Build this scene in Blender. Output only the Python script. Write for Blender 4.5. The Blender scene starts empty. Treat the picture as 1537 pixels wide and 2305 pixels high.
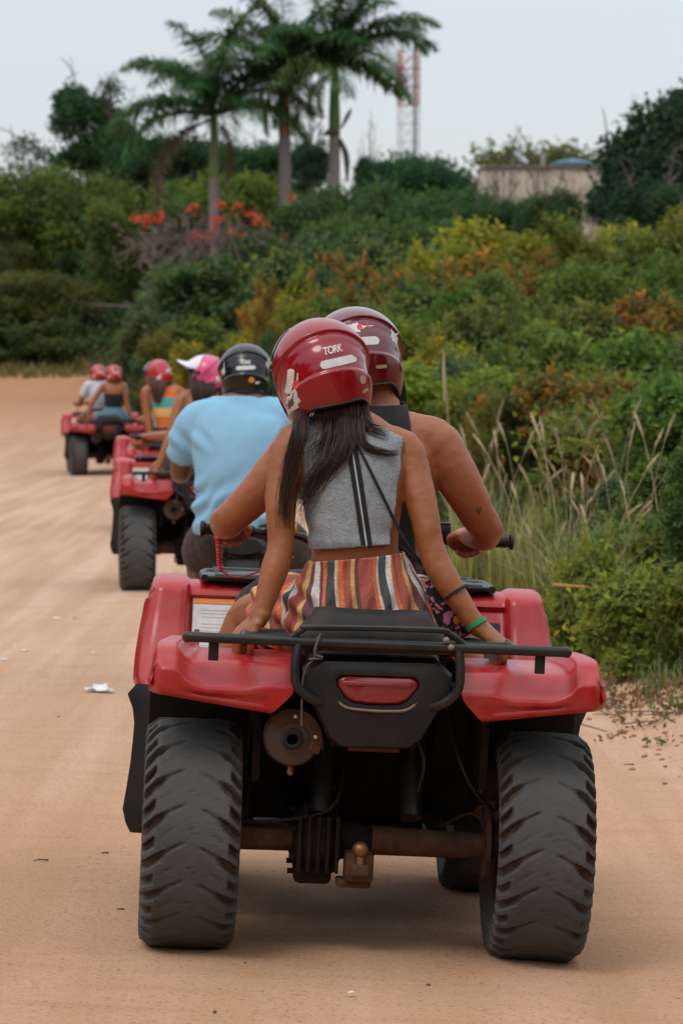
import bpy, bmesh, math, random
import numpy as np
from mathutils import Vector, Matrix, Euler
from mathutils.bvhtree import BVHTree

random.seed(7)
rng = np.random.default_rng(7)
S = bpy.context.scene
COL = S.collection
R = math.radians

# ------------------------------------------------------------------ camera, sky, sun, exposure
FPX = 8075.0                      # focal length in pixels of the 1537 px wide photograph
CAM_Z = 1.529
PITCH = math.atan((1152.5 - 843.0) / FPX)
cam = bpy.data.cameras.new('camera')
cam_ob = bpy.data.objects.new('camera', cam)
COL.objects.link(cam_ob)
cam.sensor_fit = 'HORIZONTAL'
cam.sensor_width = 36.0
cam.lens = FPX / 1537.0 * 36.0
cam.clip_start = 0.1
cam.clip_end = 4000.0
cam_ob.location = (0, 0, CAM_Z)
cam_ob.rotation_euler = (math.pi / 2 - PITCH, 0, 0)
cam.dof.use_dof = True
cam.dof.focus_distance = 9.35
cam.dof.aperture_fstop = 13.5
S.camera = cam_ob

SUN_EL, SUN_AZ = 58.0, 215.0      # azimuth clockwise from +y: from behind the camera, a little to the left
world = bpy.data.worlds.new("World")
S.world = world
world.use_nodes = True
wn, wl = world.node_tree.nodes, world.node_tree.links
wn.clear()
out = wn.new('ShaderNodeOutputWorld')
sky = wn.new('ShaderNodeTexSky')
sky.sky_type = 'NISHITA'
sky.sun_disc = False
sky.sun_elevation = R(SUN_EL)
sky.sun_rotation = R(SUN_AZ)
bg1 = wn.new('ShaderNodeBackground')
bg1.inputs['Strength'].default_value = 0.05
wl.new(sky.outputs[0], bg1.inputs['Color'])
# the overcast: pale cloud, brighter towards the zenith as an overcast sky is
geo = wn.new('ShaderNodeTexCoord')
sep = wn.new('ShaderNodeSeparateXYZ')
wl.new(geo.outputs['Generated'], sep.inputs[0])
cl = wn.new('ShaderNodeClamp')
wl.new(sep.outputs['Z'], cl.inputs['Value'])
noi = wn.new('ShaderNodeTexNoise')
noi.inputs['Scale'].default_value = 2.6
noi.inputs['Detail'].default_value = 4
mp = wn.new('ShaderNodeMapping')
mp.inputs['Scale'].default_value = (1, 1, 3.0)
wl.new(geo.outputs['Generated'], mp.inputs[0])
wl.new(mp.outputs[0], noi.inputs['Vector'])
m1 = wn.new('ShaderNodeMath'); m1.operation = 'MULTIPLY_ADD'
wl.new(cl.outputs[0], m1.inputs[0]); m1.inputs[1].default_value = 1.0; m1.inputs[2].default_value = 0.40
m2 = wn.new('ShaderNodeMath'); m2.operation = 'MULTIPLY_ADD'
wl.new(noi.outputs['Fac'], m2.inputs[0]); m2.inputs[1].default_value = 0.09
wl.new(m1.outputs[0], m2.inputs[2])
bg2 = wn.new('ShaderNodeBackground')
bg2.inputs['Color'].default_value = (0.94, 0.965, 1.0, 1)
wl.new(m2.outputs[0], bg2.inputs['Strength'])
add = wn.new('ShaderNodeAddShader')
wl.new(bg1.outputs[0], add.inputs[0]); wl.new(bg2.outputs[0], add.inputs[1])
wl.new(add.outputs[0], out.inputs['Surface'])

sun = bpy.data.lights.new('sun', 'SUN')
sun.energy = 1.0
sun.angle = R(22)
sun.color = (1.0, 0.95, 0.87)
sun_ob = bpy.data.objects.new('sun', sun)
COL.objects.link(sun_ob)
sd = Vector((math.sin(R(SUN_AZ)) * math.cos(R(SUN_EL)), math.cos(R(SUN_AZ)) * math.cos(R(SUN_EL)), math.sin(R(SUN_EL))))
sun_ob.rotation_euler = sd.to_track_quat('Z', 'Y').to_euler()

S.view_settings.view_transform = 'Standard'
S.view_settings.look = 'None'
S.view_settings.exposure = 0.0
S.view_settings.gamma = 1.0
S.view_settings.use_curve_mapping = False
S.render.engine = 'CYCLES'
S.cycles.use_denoising = True
S.cycles.max_bounces = 6
S.cycles.diffuse_bounces = 3
S.cycles.glossy_bounces = 3
S.cycles.transparent_max_bounces = 6
S.cycles.transmission_bounces = 3
S.cycles.caustics_reflective = False
S.cycles.caustics_refractive = False

# ------------------------------------------------------------------ small maths
def wp(px, py, Y):
    """world point at depth Y that was measured at photo pixel (px, py)"""
    fw = np.array([0, math.cos(PITCH), -math.sin(PITCH)])
    up = np.array([0, math.sin(PITCH), math.cos(PITCH)])
    d = fw + np.array([1., 0, 0]) * (px - 768.5) / FPX - up * (py - 1152.5) / FPX
    return np.array([0, 0, CAM_Z]) + d * Y / d[1]

def sstep(a, b, x):
    t = np.clip((np.asarray(x, float) - a) / (b - a), 0, 1)
    return t * t * (3 - 2 * t)

def lerp(a, b, t): return a + (b - a) * t

def nrm(v):
    v = np.asarray(v, float)
    return v / max(np.linalg.norm(v), 1e-9)

_tab = np.random.default_rng(3).random((64, 64, 64))
def vnoise(p):
    p = np.asarray(p, float)
    i = np.floor(p).astype(int); f = p - i; f = f * f * (3 - 2 * f)
    r = 0
    for dx in (0, 1):
        for dy in (0, 1):
            for dz in (0, 1):
                w = (f[..., 0] if dx else 1 - f[..., 0]) * (f[..., 1] if dy else 1 - f[..., 1]) * (f[..., 2] if dz else 1 - f[..., 2])
                r = r + w * _tab[(i[..., 0] + dx) % 64, (i[..., 1] + dy) % 64, (i[..., 2] + dz) % 64]
    return r * 2 - 1

def fnoise(p, o=3):
    a, r, p = 1.0, 0, np.asarray(p, float)
    for k in range(o):
        r = r + a * vnoise(p); p = p * 2.03 + 11.7; a *= .5
    return r

def catmull(P, n):
    """resample control rows P (k, d) to n rows with a Catmull-Rom spline"""
    P = np.asarray(P, float); k = len(P)
    if k == 2:
        t = np.linspace(0, 1, n)[:, None]; return P[0] * (1 - t) + P[1] * t
    Q = np.vstack([2 * P[0] - P[1], P, 2 * P[-1] - P[-2]])
    t = np.linspace(0, k - 1 - 1e-9, n); i = t.astype(int); f = (t - i)[:, None]
    a, b, c, d = Q[i], Q[i + 1], Q[i + 2], Q[i + 3]
    return .5 * (2 * b + (c - a) * f + (2 * a - 5 * b + 4 * c - d) * f ** 2 + (3 * b - 3 * c + d - a) * f ** 3)

def rotm(yaw=0, roll=0, pitch=0):
    """yaw about z, roll about y, pitch about x, in degrees"""
    return np.array(Euler((R(pitch), R(roll), R(yaw)), 'XYZ').to_matrix())

# ------------------------------------------------------------------ mesh building
class MB:
    def __init__(s): s.V, s.F, s.n = [], [], 0
    def add(s, V, F):
        V = np.asarray(V, float)
        s.V.append(V)
        s.F.extend([tuple(int(i) + s.n for i in f) for f in F])
        s.n += len(V)
        return s
    def addmb(s, o, M=None):
        V = np.vstack(o.V)
        if M is not None: V = V @ np.asarray(M)[:3, :3].T + np.asarray(M)[:3, 3]
        return s.add(V, o.F)
    def verts(s): return np.vstack(s.V)
    def box(s, c, size, rot=None, bev=0.0):
        hx, hy, hz = [q / 2 for q in size]
        b = min(bev, hx * .9, hy * .9, hz * .9)
        if b <= 0:
            V = np.array([[x, y, z] for x in (-hx, hx) for y in (-hy, hy) for z in (-hz, hz)])
            F = [(0, 1, 3, 2), (4, 6, 7, 5), (0, 4, 5, 1), (2, 3, 7, 6), (0, 2, 6, 4), (1, 5, 7, 3)]
        else:
            bm = bmesh.new(); bmesh.ops.create_cube(bm, size=1)
            for v in bm.verts: v.co = Vector((v.co.x * 2 * hx, v.co.y * 2 * hy, v.co.z * 2 * hz))
            bmesh.ops.bevel(bm, geom=bm.edges[:], offset=b, segments=2, profile=.5, affect='EDGES')
            bm.verts.index_update()
            V = np.array([v.co[:] for v in bm.verts]); F = [[v.index for v in f.verts] for f in bm.faces]; bm.free()
        if rot is not None: V = V @ np.asarray(rot).T
        return s.add(V + np.asarray(c, float), F)
    def rings(s, Rg, cap=True, closed_u=True):
        Rg = np.asarray(Rg); k, n = Rg.shape[:2]
        F = []
        for i in range(k - 1):
            for j in range(n if closed_u else n - 1):
                a, b = i * n + j, i * n + (j + 1) % n
                F.append((a, b, b + n, a + n))
        V = Rg.reshape(-1, 3)
        if cap and closed_u:
            F.append(tuple(range(n - 1, -1, -1))); F.append(tuple((k - 1) * n + j for j in range(n)))
        return s.add(V, F)
    def tube(s, P, r, seg=8, res=None, cap=True, ry=None, ref=None, ex=2.0, round_ends=False):
        """swept (elliptical) tube along a spline; r / ry may vary along it"""
        P = np.asarray(P, float)
        r = np.full(len(P), r) if np.isscalar(r) else np.asarray(r, float)
        ry = r if ry is None else (np.full(len(P), ry) if np.isscalar(ry) else np.asarray(ry, float))
        A = np.column_stack([P, r, ry])
        if res: A = catmull(A, res)
        P, r, ry = A[:, :3], np.maximum(A[:, 3], 1e-5), np.maximum(A[:, 4], 1e-5)
        T = np.gradient(P, axis=0); T /= np.maximum(np.linalg.norm(T, axis=1), 1e-9)[:, None]
        if ref is None:
            u = np.cross(T[0], [0, 0, 1.]) if abs(T[0, 2]) < .9 else np.cross(T[0], [0, 1., 0])
        else: u = np.asarray(ref, float)
        U = []
        for t in T:
            if ref is not None: u = np.asarray(ref, float)
            u = u - t * np.dot(u, t); u = u / max(np.linalg.norm(u), 1e-9); U.append(u)
        U = np.array(U); W = np.cross(T, U)
        if round_ends:
            m = 4; an = np.linspace(0, math.pi / 2, m + 1)[:-1]
            def capr(i, sg):
                q = []
                for a in an[::-1] if sg < 0 else an:
                    q.append((P[i] + sg * T[i] * min(r[i], ry[i]) * math.sin(a), r[i] * math.cos(a), ry[i] * math.cos(a), U[i], W[i]))
                q2 = (P[i] + sg * T[i] * min(r[i], ry[i]) * .985, r[i] * .12, ry[i] * .12, U[i], W[i])
                return [q2] + q if sg < 0 else q + [q2]
            L = capr(0, -1) + [(P[i], r[i], ry[i], U[i], W[i]) for i in range(1, len(P) - 1)] + capr(len(P) - 1, 1)
            P = np.array([l[0] for l in L]); r = np.array([l[1] for l in L]); ry = np.array([l[2] for l in L])
            U = np.array([l[3] for l in L]); W = np.array([l[4] for l in L])
        a = np.linspace(0, 2 * math.pi, seg, endpoint=False)
        ca, sa = np.cos(a), np.sin(a)
        if ex != 2.0:
            ca = np.sign(ca) * np.abs(ca) ** (2 / ex); sa = np.sign(sa) * np.abs(sa) ** (2 / ex)
        Rg = P[:, None] + r[:, None, None] * ca[None, :, None] * U[:, None] + ry[:, None, None] * sa[None, :, None] * W[:, None]
        return s.rings(Rg, cap)
    def lathe(s, prof, c=(0, 0, 0), axis='x', seg=24, cap=False):
        prof = np.asarray(prof, float)           # rows (r, h)
        a = np.linspace(0, 2 * math.pi, seg, endpoint=False)
        Rg = []
        for r, h in prof:
            if axis == 'x': q = np.column_stack([np.full(seg, h), r * np.cos(a), r * np.sin(a)])
            elif axis == 'y': q = np.column_stack([r * np.sin(a), np.full(seg, h), r * np.cos(a)])
            else: q = np.column_stack([r * np.cos(a), r * np.sin(a), np.full(seg, h)])
            Rg.append(q + np.asarray(c, float))
        return s.rings(np.array(Rg), cap)
    def ell(s, c, rad, rot=None, nu=16, nv=10, ex=2.0):
        th = np.linspace(0.02, math.pi - .02, nv); ph = np.linspace(0, 2 * math.pi, nu, endpoint=False)
        f = lambda q: np.sign(q) * np.abs(q) ** (2 / ex)
        V = np.array([[f(math.sin(t)) * f(math.cos(p)), f(math.sin(t)) * f(math.sin(p)), f(math.cos(t))] for t in th for p in ph]) * np.asarray(rad)
        if rot is not None: V = V @ np.asarray(rot).T
        return s.rings((V + np.asarray(c, float)).reshape(nv, nu, 3), True)
    def grid(s, G, flip=False):
        G = np.asarray(G); k, n = G.shape[:2]; F = []
        for i in range(k - 1):
            for j in range(n - 1):
                q = (i * n + j, i * n + j + 1, (i + 1) * n + j + 1, (i + 1) * n + j)
                F.append(q[::-1] if flip else q)
        return s.add(G.reshape(-1, 3), F)
    def prism(s, poly, y0, y1, M=None):
        """polygon in x-z extruded from y0 to y1"""
        n = len(poly)
        V = np.array([[p[0], y0, p[1]] for p in poly] + [[p[0], y1, p[1]] for p in poly])
        if M is not None: V = V @ np.asarray(M)[:3, :3].T + np.asarray(M)[:3, 3]
        F = [tuple(range(n)), tuple(range(2 * n - 1, n - 1, -1))] + [(i, i + n, (i + 1) % n + n, (i + 1) % n) for i in range(n)]
        return s.add(V, F)

def mesh_from(name, V, F, mat=None, smooth=True, angle=40):
    me = bpy.data.meshes.new(name)
    me.from_pydata([tuple(v) for v in V], [], F)
    if smooth:
        me.polygons.foreach_set('use_smooth', np.ones(len(me.polygons), bool))
        me.set_sharp_from_angle(angle=R(angle))
    if mat: me.materials.append(mat)
    me.update()
    return me

def mesh_np(name, V, F, mat=None, tint=None, smooth=False):
    """fast path: F is an (n, k) array"""
    V = np.ascontiguousarray(V, np.float32); F = np.ascontiguousarray(F, np.int32)
    me = bpy.data.meshes.new(name)
    me.vertices.add(len(V)); me.vertices.foreach_set('co', V.ravel())
    me.loops.add(F.size); me.loops.foreach_set('vertex_index', F.ravel())
    me.polygons.add(len(F)); me.polygons.foreach_set('loop_start', np.arange(0, F.size, F.shape[1], dtype=np.int32))
    me.polygons.foreach_set('use_smooth', np.full(len(F), smooth))
    if tint is not None:
        at = me.attributes.new('tint', 'FLOAT', 'POINT'); at.data.foreach_set('value', np.ascontiguousarray(tint, np.float32))
    if mat: me.materials.append(mat)
    me.update(calc_edges=True)
    return me

def link(name, me, parent=None, loc=None):
    o = bpy.data.objects.new(name, me)
    COL.objects.link(o)
    if parent is not None: o.parent = parent
    if loc is not None: o.location = loc
    return o

OFF = np.zeros(3)                 # subtracted from part coordinates: the root's own place in the frame the parts are drawn in
def part(name, mb, mat, parent, smooth=True, angle=40, label=None):
    me = mb if isinstance(mb, bpy.types.Mesh) else mesh_from(name, mb.verts(), mb.F, mat, smooth, angle)
    if isinstance(mb, bpy.types.Mesh) and mat is not None:
        me.materials.clear(); me.materials.append(mat)
    o = link(name, me, parent)
    if parent is not None and parent.type == 'EMPTY': o.location = tuple(-OFF)
    if label: o['label'] = label
    return o

def tag(o, label=None, cat=None, group=None, kind=None):
    if label: o['label'] = label
    if cat: o['category'] = cat
    if group: o['group'] = group
    if kind: o['kind'] = kind
    return o

def thing(name, label, cat, M=None, base=(0, 0, 0), group=None):
    """Empty at the thing's base; M is the frame its parts are drawn in"""
    global OFF
    o = bpy.data.objects.new(name, None); COL.objects.link(o)
    o.empty_display_size = .1
    OFF = np.asarray(base, float)
    M = Matrix.Identity(4) if M is None else M
    o.matrix_world = M @ Matrix.Translation(Vector(base))
    o.location, o.rotation_euler = (M @ Matrix.Translation(Vector(base))).to_translation(), M.to_euler()
    return tag(o, label, cat, group)

def evaluated(mesh, mods):
    o = bpy.data.objects.new('work', mesh); COL.objects.link(o)
    for t, kw in mods:
        m = o.modifiers.new(t, t)
        for k, v in kw.items(): setattr(m, k, v)
    dg = bpy.context.evaluated_depsgraph_get(); dg.update()
    me = bpy.data.meshes.new_from_object(o.evaluated_get(dg))
    bpy.data.objects.remove(o)
    return me

def fuse(mb, voxel, smooth=4, name='body'):
    """one continuous skin over overlapping shapes"""
    raw = mesh_from('raw', mb.verts(), mb.F, None, False)
    me = evaluated(raw, [('REMESH', dict(mode='VOXEL', voxel_size=voxel)), ('SMOOTH', dict(factor=.5, iterations=smooth))])
    bpy.data.meshes.remove(raw)
    me.name = name
    me.polygons.foreach_set('use_smooth', np.ones(len(me.polygons), bool))
    return me

def get_co(me):
    a = np.empty(len(me.vertices) * 3, np.float32); me.vertices.foreach_get('co', a); return a.reshape(-1, 3).astype(float)
def get_no(me):
    a = np.empty(len(me.vertices) * 3, np.float32); me.vertices.foreach_get('normal', a); return a.reshape(-1, 3).astype(float)
def set_co(me, V): me.vertices.foreach_set('co', np.ascontiguousarray(V, np.float32).ravel()); me.update()

def cut(me, planes, thick=0.003):
    """trim a closed shell with planes (what lies on a plane's normal side goes) and give it cloth thickness"""
    bm = bmesh.new(); bm.from_mesh(me)
    for co, no in planes:
        bmesh.ops.bisect_plane(bm, geom=bm.verts[:] + bm.edges[:] + bm.faces[:], plane_co=co, plane_no=no, clear_outer=True)
    for f in bm.faces: f.smooth = True
    bm.to_mesh(me); bm.free()
    if thick:
        nm = me.name
        m2 = evaluated(me, [('SOLIDIFY', dict(thickness=thick, offset=-1.0))]); bpy.data.meshes.remove(me); m2.name = nm
        me = m2
    return me

# ------------------------------------------------------------------ materials
def nodes_of(name):
    m = bpy.data.materials.new(name); m.use_nodes = True
    nt = m.node_tree; b = nt.nodes['Principled BSDF']
    return m, nt.nodes, nt.links, b

def noise(n, l, scale, detail=4, vec=None, rough=.55):
    t = n.new('ShaderNodeTexNoise'); t.inputs['Scale'].default_value = scale; t.inputs['Detail'].default_value = detail
    t.inputs['Roughness'].default_value = rough
    if vec is None:
        tc = n.get('TC') or n.new('ShaderNodeTexCoord'); tc.name = 'TC'; vec = tc.outputs['Object']
    l.new(vec, t.inputs['Vector'])
    return t

def ramp(n, l, src, stops, interp='LINEAR'):
    r = n.new('ShaderNodeValToRGB'); e = r.color_ramp.elements; r.color_ramp.interpolation = interp
    while len(e) > 1: e.remove(e[-1])
    e[0].position = stops[0][0]; e[0].color = tuple(stops[0][1]) + (1,)
    for p, c in stops[1:]:
        q = e.new(p); q.color = tuple(c) + (1,)
    l.new(src, r.inputs['Fac'])
    return r

def mixc(n, l, fac, a, b, mode='MIX'):
    m = n.new('ShaderNodeMix'); m.data_type = 'RGBA'; m.blend_type = mode
    for sock, v in ((m.inputs[0], fac), (m.inputs[6], a), (m.inputs[7], b)):
        if isinstance(v, bpy.types.NodeSocket): l.new(v, sock)
        elif isinstance(v, (tuple, list)): sock.default_value = tuple(v) + (1,) if len(v) == 3 else v
        else: sock.default_value = v
    return m.outputs[2]

def pmat(name, col, rough=.5, metal=0., var=.12, vscale=9., bump=0., bscale=80., dust=None, coat=0., spec=.5, bdist=.002):
    """painted / plain surface with slight uneven tone, fine relief and an optional film of dirt (colour, amount, scale)"""
    m, n, l, b = nodes_of(name)
    t = noise(n, l, vscale)
    c = mixc(n, l, t.outputs['Fac'], [q * (1 - var) for q in col], [min(1, q * (1 + var)) for q in col])
    b.inputs['Roughness'].default_value = rough
    b.inputs['Metallic'].default_value = metal
    b.inputs['Coat Weight'].default_value = coat
    b.inputs['Coat Roughness'].default_value = .06
    b.inputs['Specular IOR Level'].default_value = spec
    if dust:
        dc, am, sc = dust
        t2 = noise(n, l, sc, 6, rough=.65)
        r = ramp(n, l, t2.outputs['Fac'], [(.38, (0, 0, 0)), (.72, (am, am, am))])
        c = mixc(n, l, r.outputs[0], c, dc)
        mr = n.new('ShaderNodeMath'); mr.operation = 'MULTIPLY_ADD'
        l.new(r.outputs[0], mr.inputs[0]); mr.inputs[1].default_value = .5; mr.inputs[2].default_value = rough
        l.new(mr.outputs[0], b.inputs['Roughness'])
        if coat:
            mc = n.new('ShaderNodeMath'); mc.operation = 'MULTIPLY_ADD'
            l.new(r.outputs[0], mc.inputs[0]); mc.inputs[1].default_value = -coat; mc.inputs[2].default_value = coat
            l.new(mc.outputs[0], b.inputs['Coat Weight'])
    l.new(c, b.inputs['Base Color'])
    if bump:
        t3 = noise(n, l, bscale, 5)
        bp = n.new('ShaderNodeBump'); bp.inputs['Strength'].default_value = bump; bp.inputs['Distance'].default_value = bdist
        l.new(t3.outputs['Fac'], bp.inputs['Height']); l.new(bp.outputs[0], b.inputs['Normal'])
    return m

DUST = (.36, .22, .13)
M = {}
M['red'] = pmat('red_plastic', (.385, .006, .009), .27, var=.14, vscale=5, dust=((.40, .16, .11), .24, 13), bump=.05, bscale=220)
M['black'] = pmat('black_plastic', (.009, .009, .009), .5, var=.25, spec=.3, dust=((.09, .06, .042), .18, 8), bump=.12, bscale=260)
M['steel_black'] = pmat('black_steel_tube', (.009, .010, .010), .38, var=.2, spec=.4, dust=((.14, .10, .07), .14, 14))
M['seat'] = pmat('black_vinyl', (.011, .010, .010), .55, var=.2, spec=.3, bump=.2, bscale=420, dust=((.10, .07, .05), .3, 12))
M['rust'] = pmat('muddy_steel', (.055, .028, .017), .8, var=.4, vscale=22, spec=.2, dust=((.17, .08, .036), .65, 16), bump=.5, bscale=70)
M['iron'] = pmat('dark_casting', (.010, .008, .007), .8, var=.4, vscale=16, spec=.2, dust=((.06, .032, .02), .5, 10), bump=.4, bscale=60)
M['brass'] = pmat('worn_brass', (.30, .15, .07), .4, .8, var=.2, dust=((.2, .10, .05), .4, 40))
M['exhaust'] = pmat('sooty_steel', (.065, .042, .031), .6, .3, var=.3, vscale=20, dust=((.13, .07, .04), .6, 12))
M['lens'] = pmat('red_lens', (.22, .008, .012), .22, var=.15, coat=.5, dust=((.2, .08, .06), .3, 30))
M['white'] = pmat('white_vinyl', (.62, .62, .60), .5, var=.08, vscale=30, dust=((.45, .36, .28), .4, 40))
M['orange'] = pmat('orange_print', (.75, .22, .03), .55)
M['ink'] = pmat('grey_print', (.38, .39, .40), .6)
M['darkink'] = pmat('dark_print', (.10, .05, .05), .6)
M['redink'] = pmat('red_print', (.55, .05, .035), .5)
M['gold'] = pmat('gold_print', (.42, .30, .16), .45, .2)
M['helmet_red'] = pmat('red_helmet_lacquer', (.26, .0025, .009), .2, var=.08, vscale=4, coat=.6, spec=.3, dust=((.28, .10, .08), .05, 14))
M['helmet_dark'] = pmat('wine_helmet_lacquer', (.115, .002, .006), .2, var=.1, vscale=4, coat=.8, spec=.35, dust=((.2, .09, .08), .05, 14))
M['helmet_black'] = pmat('black_helmet_lacquer', (.006, .007, .008), .25, var=.1, coat=.35, spec=.3)
M['helmet_pink'] = pmat('pink_helmet_lacquer', (.62, .06, .17), .3, var=.08, coat=.6)
M['helmet_far'] = pmat('bright_red_helmet_lacquer', (.42, .018, .022), .3, var=.08, coat=.5)
M['liner'] = pmat('helmet_padding', (.012, .011, .011), .9)
M['shield'] = pmat('smoked_visor', (.02, .02, .022), .12, coat=.6)

def tyre_mat():
    m, n, l, b = nodes_of('dusty_rubber')
    t = noise(n, l, 7, 6)
    c = mixc(n, l, t.outputs['Fac'], (.045, .046, .045), (.095, .092, .085))
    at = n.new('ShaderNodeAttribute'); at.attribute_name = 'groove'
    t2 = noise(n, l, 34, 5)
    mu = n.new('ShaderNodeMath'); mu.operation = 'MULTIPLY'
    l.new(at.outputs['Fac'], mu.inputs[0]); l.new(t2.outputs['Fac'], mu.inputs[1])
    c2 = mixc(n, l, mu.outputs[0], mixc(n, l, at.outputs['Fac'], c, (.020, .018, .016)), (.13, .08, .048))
    l.new(c2, b.inputs['Base Color'])
    b.inputs['Roughness'].default_value = .85
    t3 = noise(n, l, 110, 8, None, .7)
    bp = n.new('ShaderNodeBump'); bp.inputs['Strength'].default_value = .8; bp.inputs['Distance'].default_value = .004
    l.new(t3.outputs['Fac'], bp.inputs['Height']); l.new(bp.outputs[0], b.inputs['Normal'])
    return m
M['tyre'] = tyre_mat()

def skin_mat(name, col, red):
    m, n, l, b = nodes_of(name)
    t = noise(n, l, 14, 5)
    c = mixc(n, l, t.outputs['Fac'], col, red)
    t2 = noise(n, l, 120, 3)
    r2 = ramp(n, l, t2.outputs['Fac'], [(.35, (.93, .93, .93)), (.65, (1.04, 1.04, 1.04))])
    c = mixc(n, l, 1.0, c, r2.outputs[0], 'MULTIPLY')
    l.new(c, b.inputs['Base Color'])
    b.inputs['Roughness'].default_value = .48
    b.inputs['Subsurface Weight'].default_value = .12
    b.inputs['Subsurface Radius'].default_value = (.012, .005, .003)
    b.inputs['Subsurface Scale'].default_value = .5
    t3 = noise(n, l, 260, 4)
    bp = n.new('ShaderNodeBump'); bp.inputs['Strength'].default_value = .12; bp.inputs['Distance'].default_value = .0012
    l.new(t3.outputs['Fac'], bp.inputs['Height']); l.new(bp.outputs[0], b.inputs['Normal'])
    return m
M['skin'] = skin_mat('tanned_skin', (.275, .088, .024), (.32, .102, .030))
M['skin_man'] = skin_mat('sunburnt_skin', (.30, .098, .036), (.35, .110, .044))
M['skin_dark'] = skin_mat('brown_skin', (.15, .058, .028), (.20, .07, .035))

def cloth_mat(name, col, var=.12, weave=420., big=6., fleck=0.0):
    m, n, l, b = nodes_of(name)
    t = noise(n, l, big, 4)
    c = mixc(n, l, t.outputs['Fac'], [q * (1 - var) for q in col], [q * (1 + var) for q in col])
    if fleck:
        tc = n.get('TC'); mpn = n.new('ShaderNodeMapping'); mpn.inputs['Scale'].default_value = (1, 1, 3.0)
        l.new(tc.outputs['Object'], mpn.inputs[0])
        t4 = noise(n, l, 95, 4, mpn.outputs[0], .7)
        r = ramp(n, l, t4.outputs['Fac'], [(.36, (1 - fleck,) * 3), (.64, (1 + fleck,) * 3)])
        c = mixc(n, l, 1.0, c, r.outputs[0], 'MULTIPLY')
    l.new(c, b.inputs['Base Color'])
    b.inputs['Roughness'].default_value = .9
    b.inputs['Sheen Weight'].default_value = .04
    t3 = noise(n, l, weave, 3)
    bp = n.new('ShaderNodeBump'); bp.inputs['Strength'].default_value = .3; bp.inputs['Distance'].default_value = .001
    l.new(t3.outputs['Fac'], bp.inputs['Height']); l.new(bp.outputs[0], b.inputs['Normal'])
    return m
M['heather'] = cloth_mat('grey_heather_jersey', (.25, .268, .275), .12, fleck=.28)
M['black_cloth'] = cloth_mat('black_jersey', (.010, .010, .011), .2)
M['blue_cloth'] = cloth_mat('pale_blue_jersey', (.235, .45, .62), .06)
M['white_cloth'] = cloth_mat('white_jersey', (.55, .57, .60), .06)
M['denim'] = cloth_mat('washed_denim', (.13, .235, .31), .3, big=22)
M['brown_cloth'] = cloth_mat('brown_print_cotton', (.036, .022, .017), .4, big=40)
M['dark_cloth'] = cloth_mat('dark_cotton', (.03, .03, .035), .2)
M['green_band'] = pmat('green_rubber', (.01, .22, .06), .5)
M['red_cord'] = pmat('red_rubber', (.45, .02, .025), .5)

def stripe_mat():
    m, n, l, b = nodes_of('striped_cotton')
    at = n.new('ShaderNodeAttribute'); at.attribute_name = 'stripe'
    t = noise(n, l, 60, 3)
    ma = n.new('ShaderNodeMath'); ma.operation = 'MULTIPLY_ADD'
    l.new(t.outputs['Fac'], ma.inputs[0]); ma.inputs[1].default_value = .006; l.new(at.outputs['Fac'], ma.inputs[2])
    fr = n.new('ShaderNodeMath'); fr.operation = 'FRACT'; l.new(ma.outputs[0], fr.inputs[0])
    rust, org, cream, grey, maroon, must, white = (.40, .095, .065), (.68, .17, .06), (.64, .50, .36), (.065, .074, .077), (.17, .062, .065), (.66, .38, .13), (.66, .61, .56)
    seq = [(0, rust), (.13, org), (.165, cream), (.19, grey), (.26, white), (.31, org), (.345, rust), (.44, must), (.50, maroon), (.57, white), (.63, maroon), (.66, org), (.69, grey), (.77, cream), (.80, org), (.85, rust), (.92, must), (.96, maroon)]
    r = ramp(n, l, fr.outputs[0], seq, 'CONSTANT')
    t2 = noise(n, l, 190, 3)
    r2 = ramp(n, l, t2.outputs['Fac'], [(.3, (.72, .72, .72)), (.7, (1.18, 1.18, 1.18))])
    c = mixc(n, l, 1.0, r.outputs[0], r2.outputs[0], 'MULTIPLY')
    l.new(c, b.inputs['Base Color']); b.inputs['Roughness'].default_value = .9
    t3 = noise(n, l, 300, 3)
    bp = n.new('ShaderNodeBump'); bp.inputs['Strength'].default_value = .35; bp.inputs['Distance'].default_value = .001
    l.new(t3.outputs['Fac'], bp.inputs['Height']); l.new(bp.outputs[0], b.inputs['Normal'])
    return m
M['stripes'] = stripe_mat()

def band_mat():
    """teal over yellow over orange, by height on the garment"""
    m, n, l, b = nodes_of('banded_cotton')
    tc = n.new('ShaderNodeTexCoord'); tc.name = 'TC'
    sp = n.new('ShaderNodeSeparateXYZ'); l.new(tc.outputs['Object'], sp.inputs[0])
    mr = n.new('ShaderNodeMapRange'); mr.inputs['From Min'].default_value = 1.0; mr.inputs['From Max'].default_value = 1.42
    l.new(sp.outputs['Z'], mr.inputs['Value'])
    r = ramp(n, l, mr.outputs[0], [(0, (.65, .16, .03)), (.27, (.68, .42, .12)), (.47, (.09, .31, .30)), (.72, (.62, .14, .03))], 'CONSTANT')
    l.new(r.outputs[0], b.inputs['Base Color']); b.inputs['Roughness'].default_value = .9
    return m
M['bands'] = band_mat()

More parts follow.
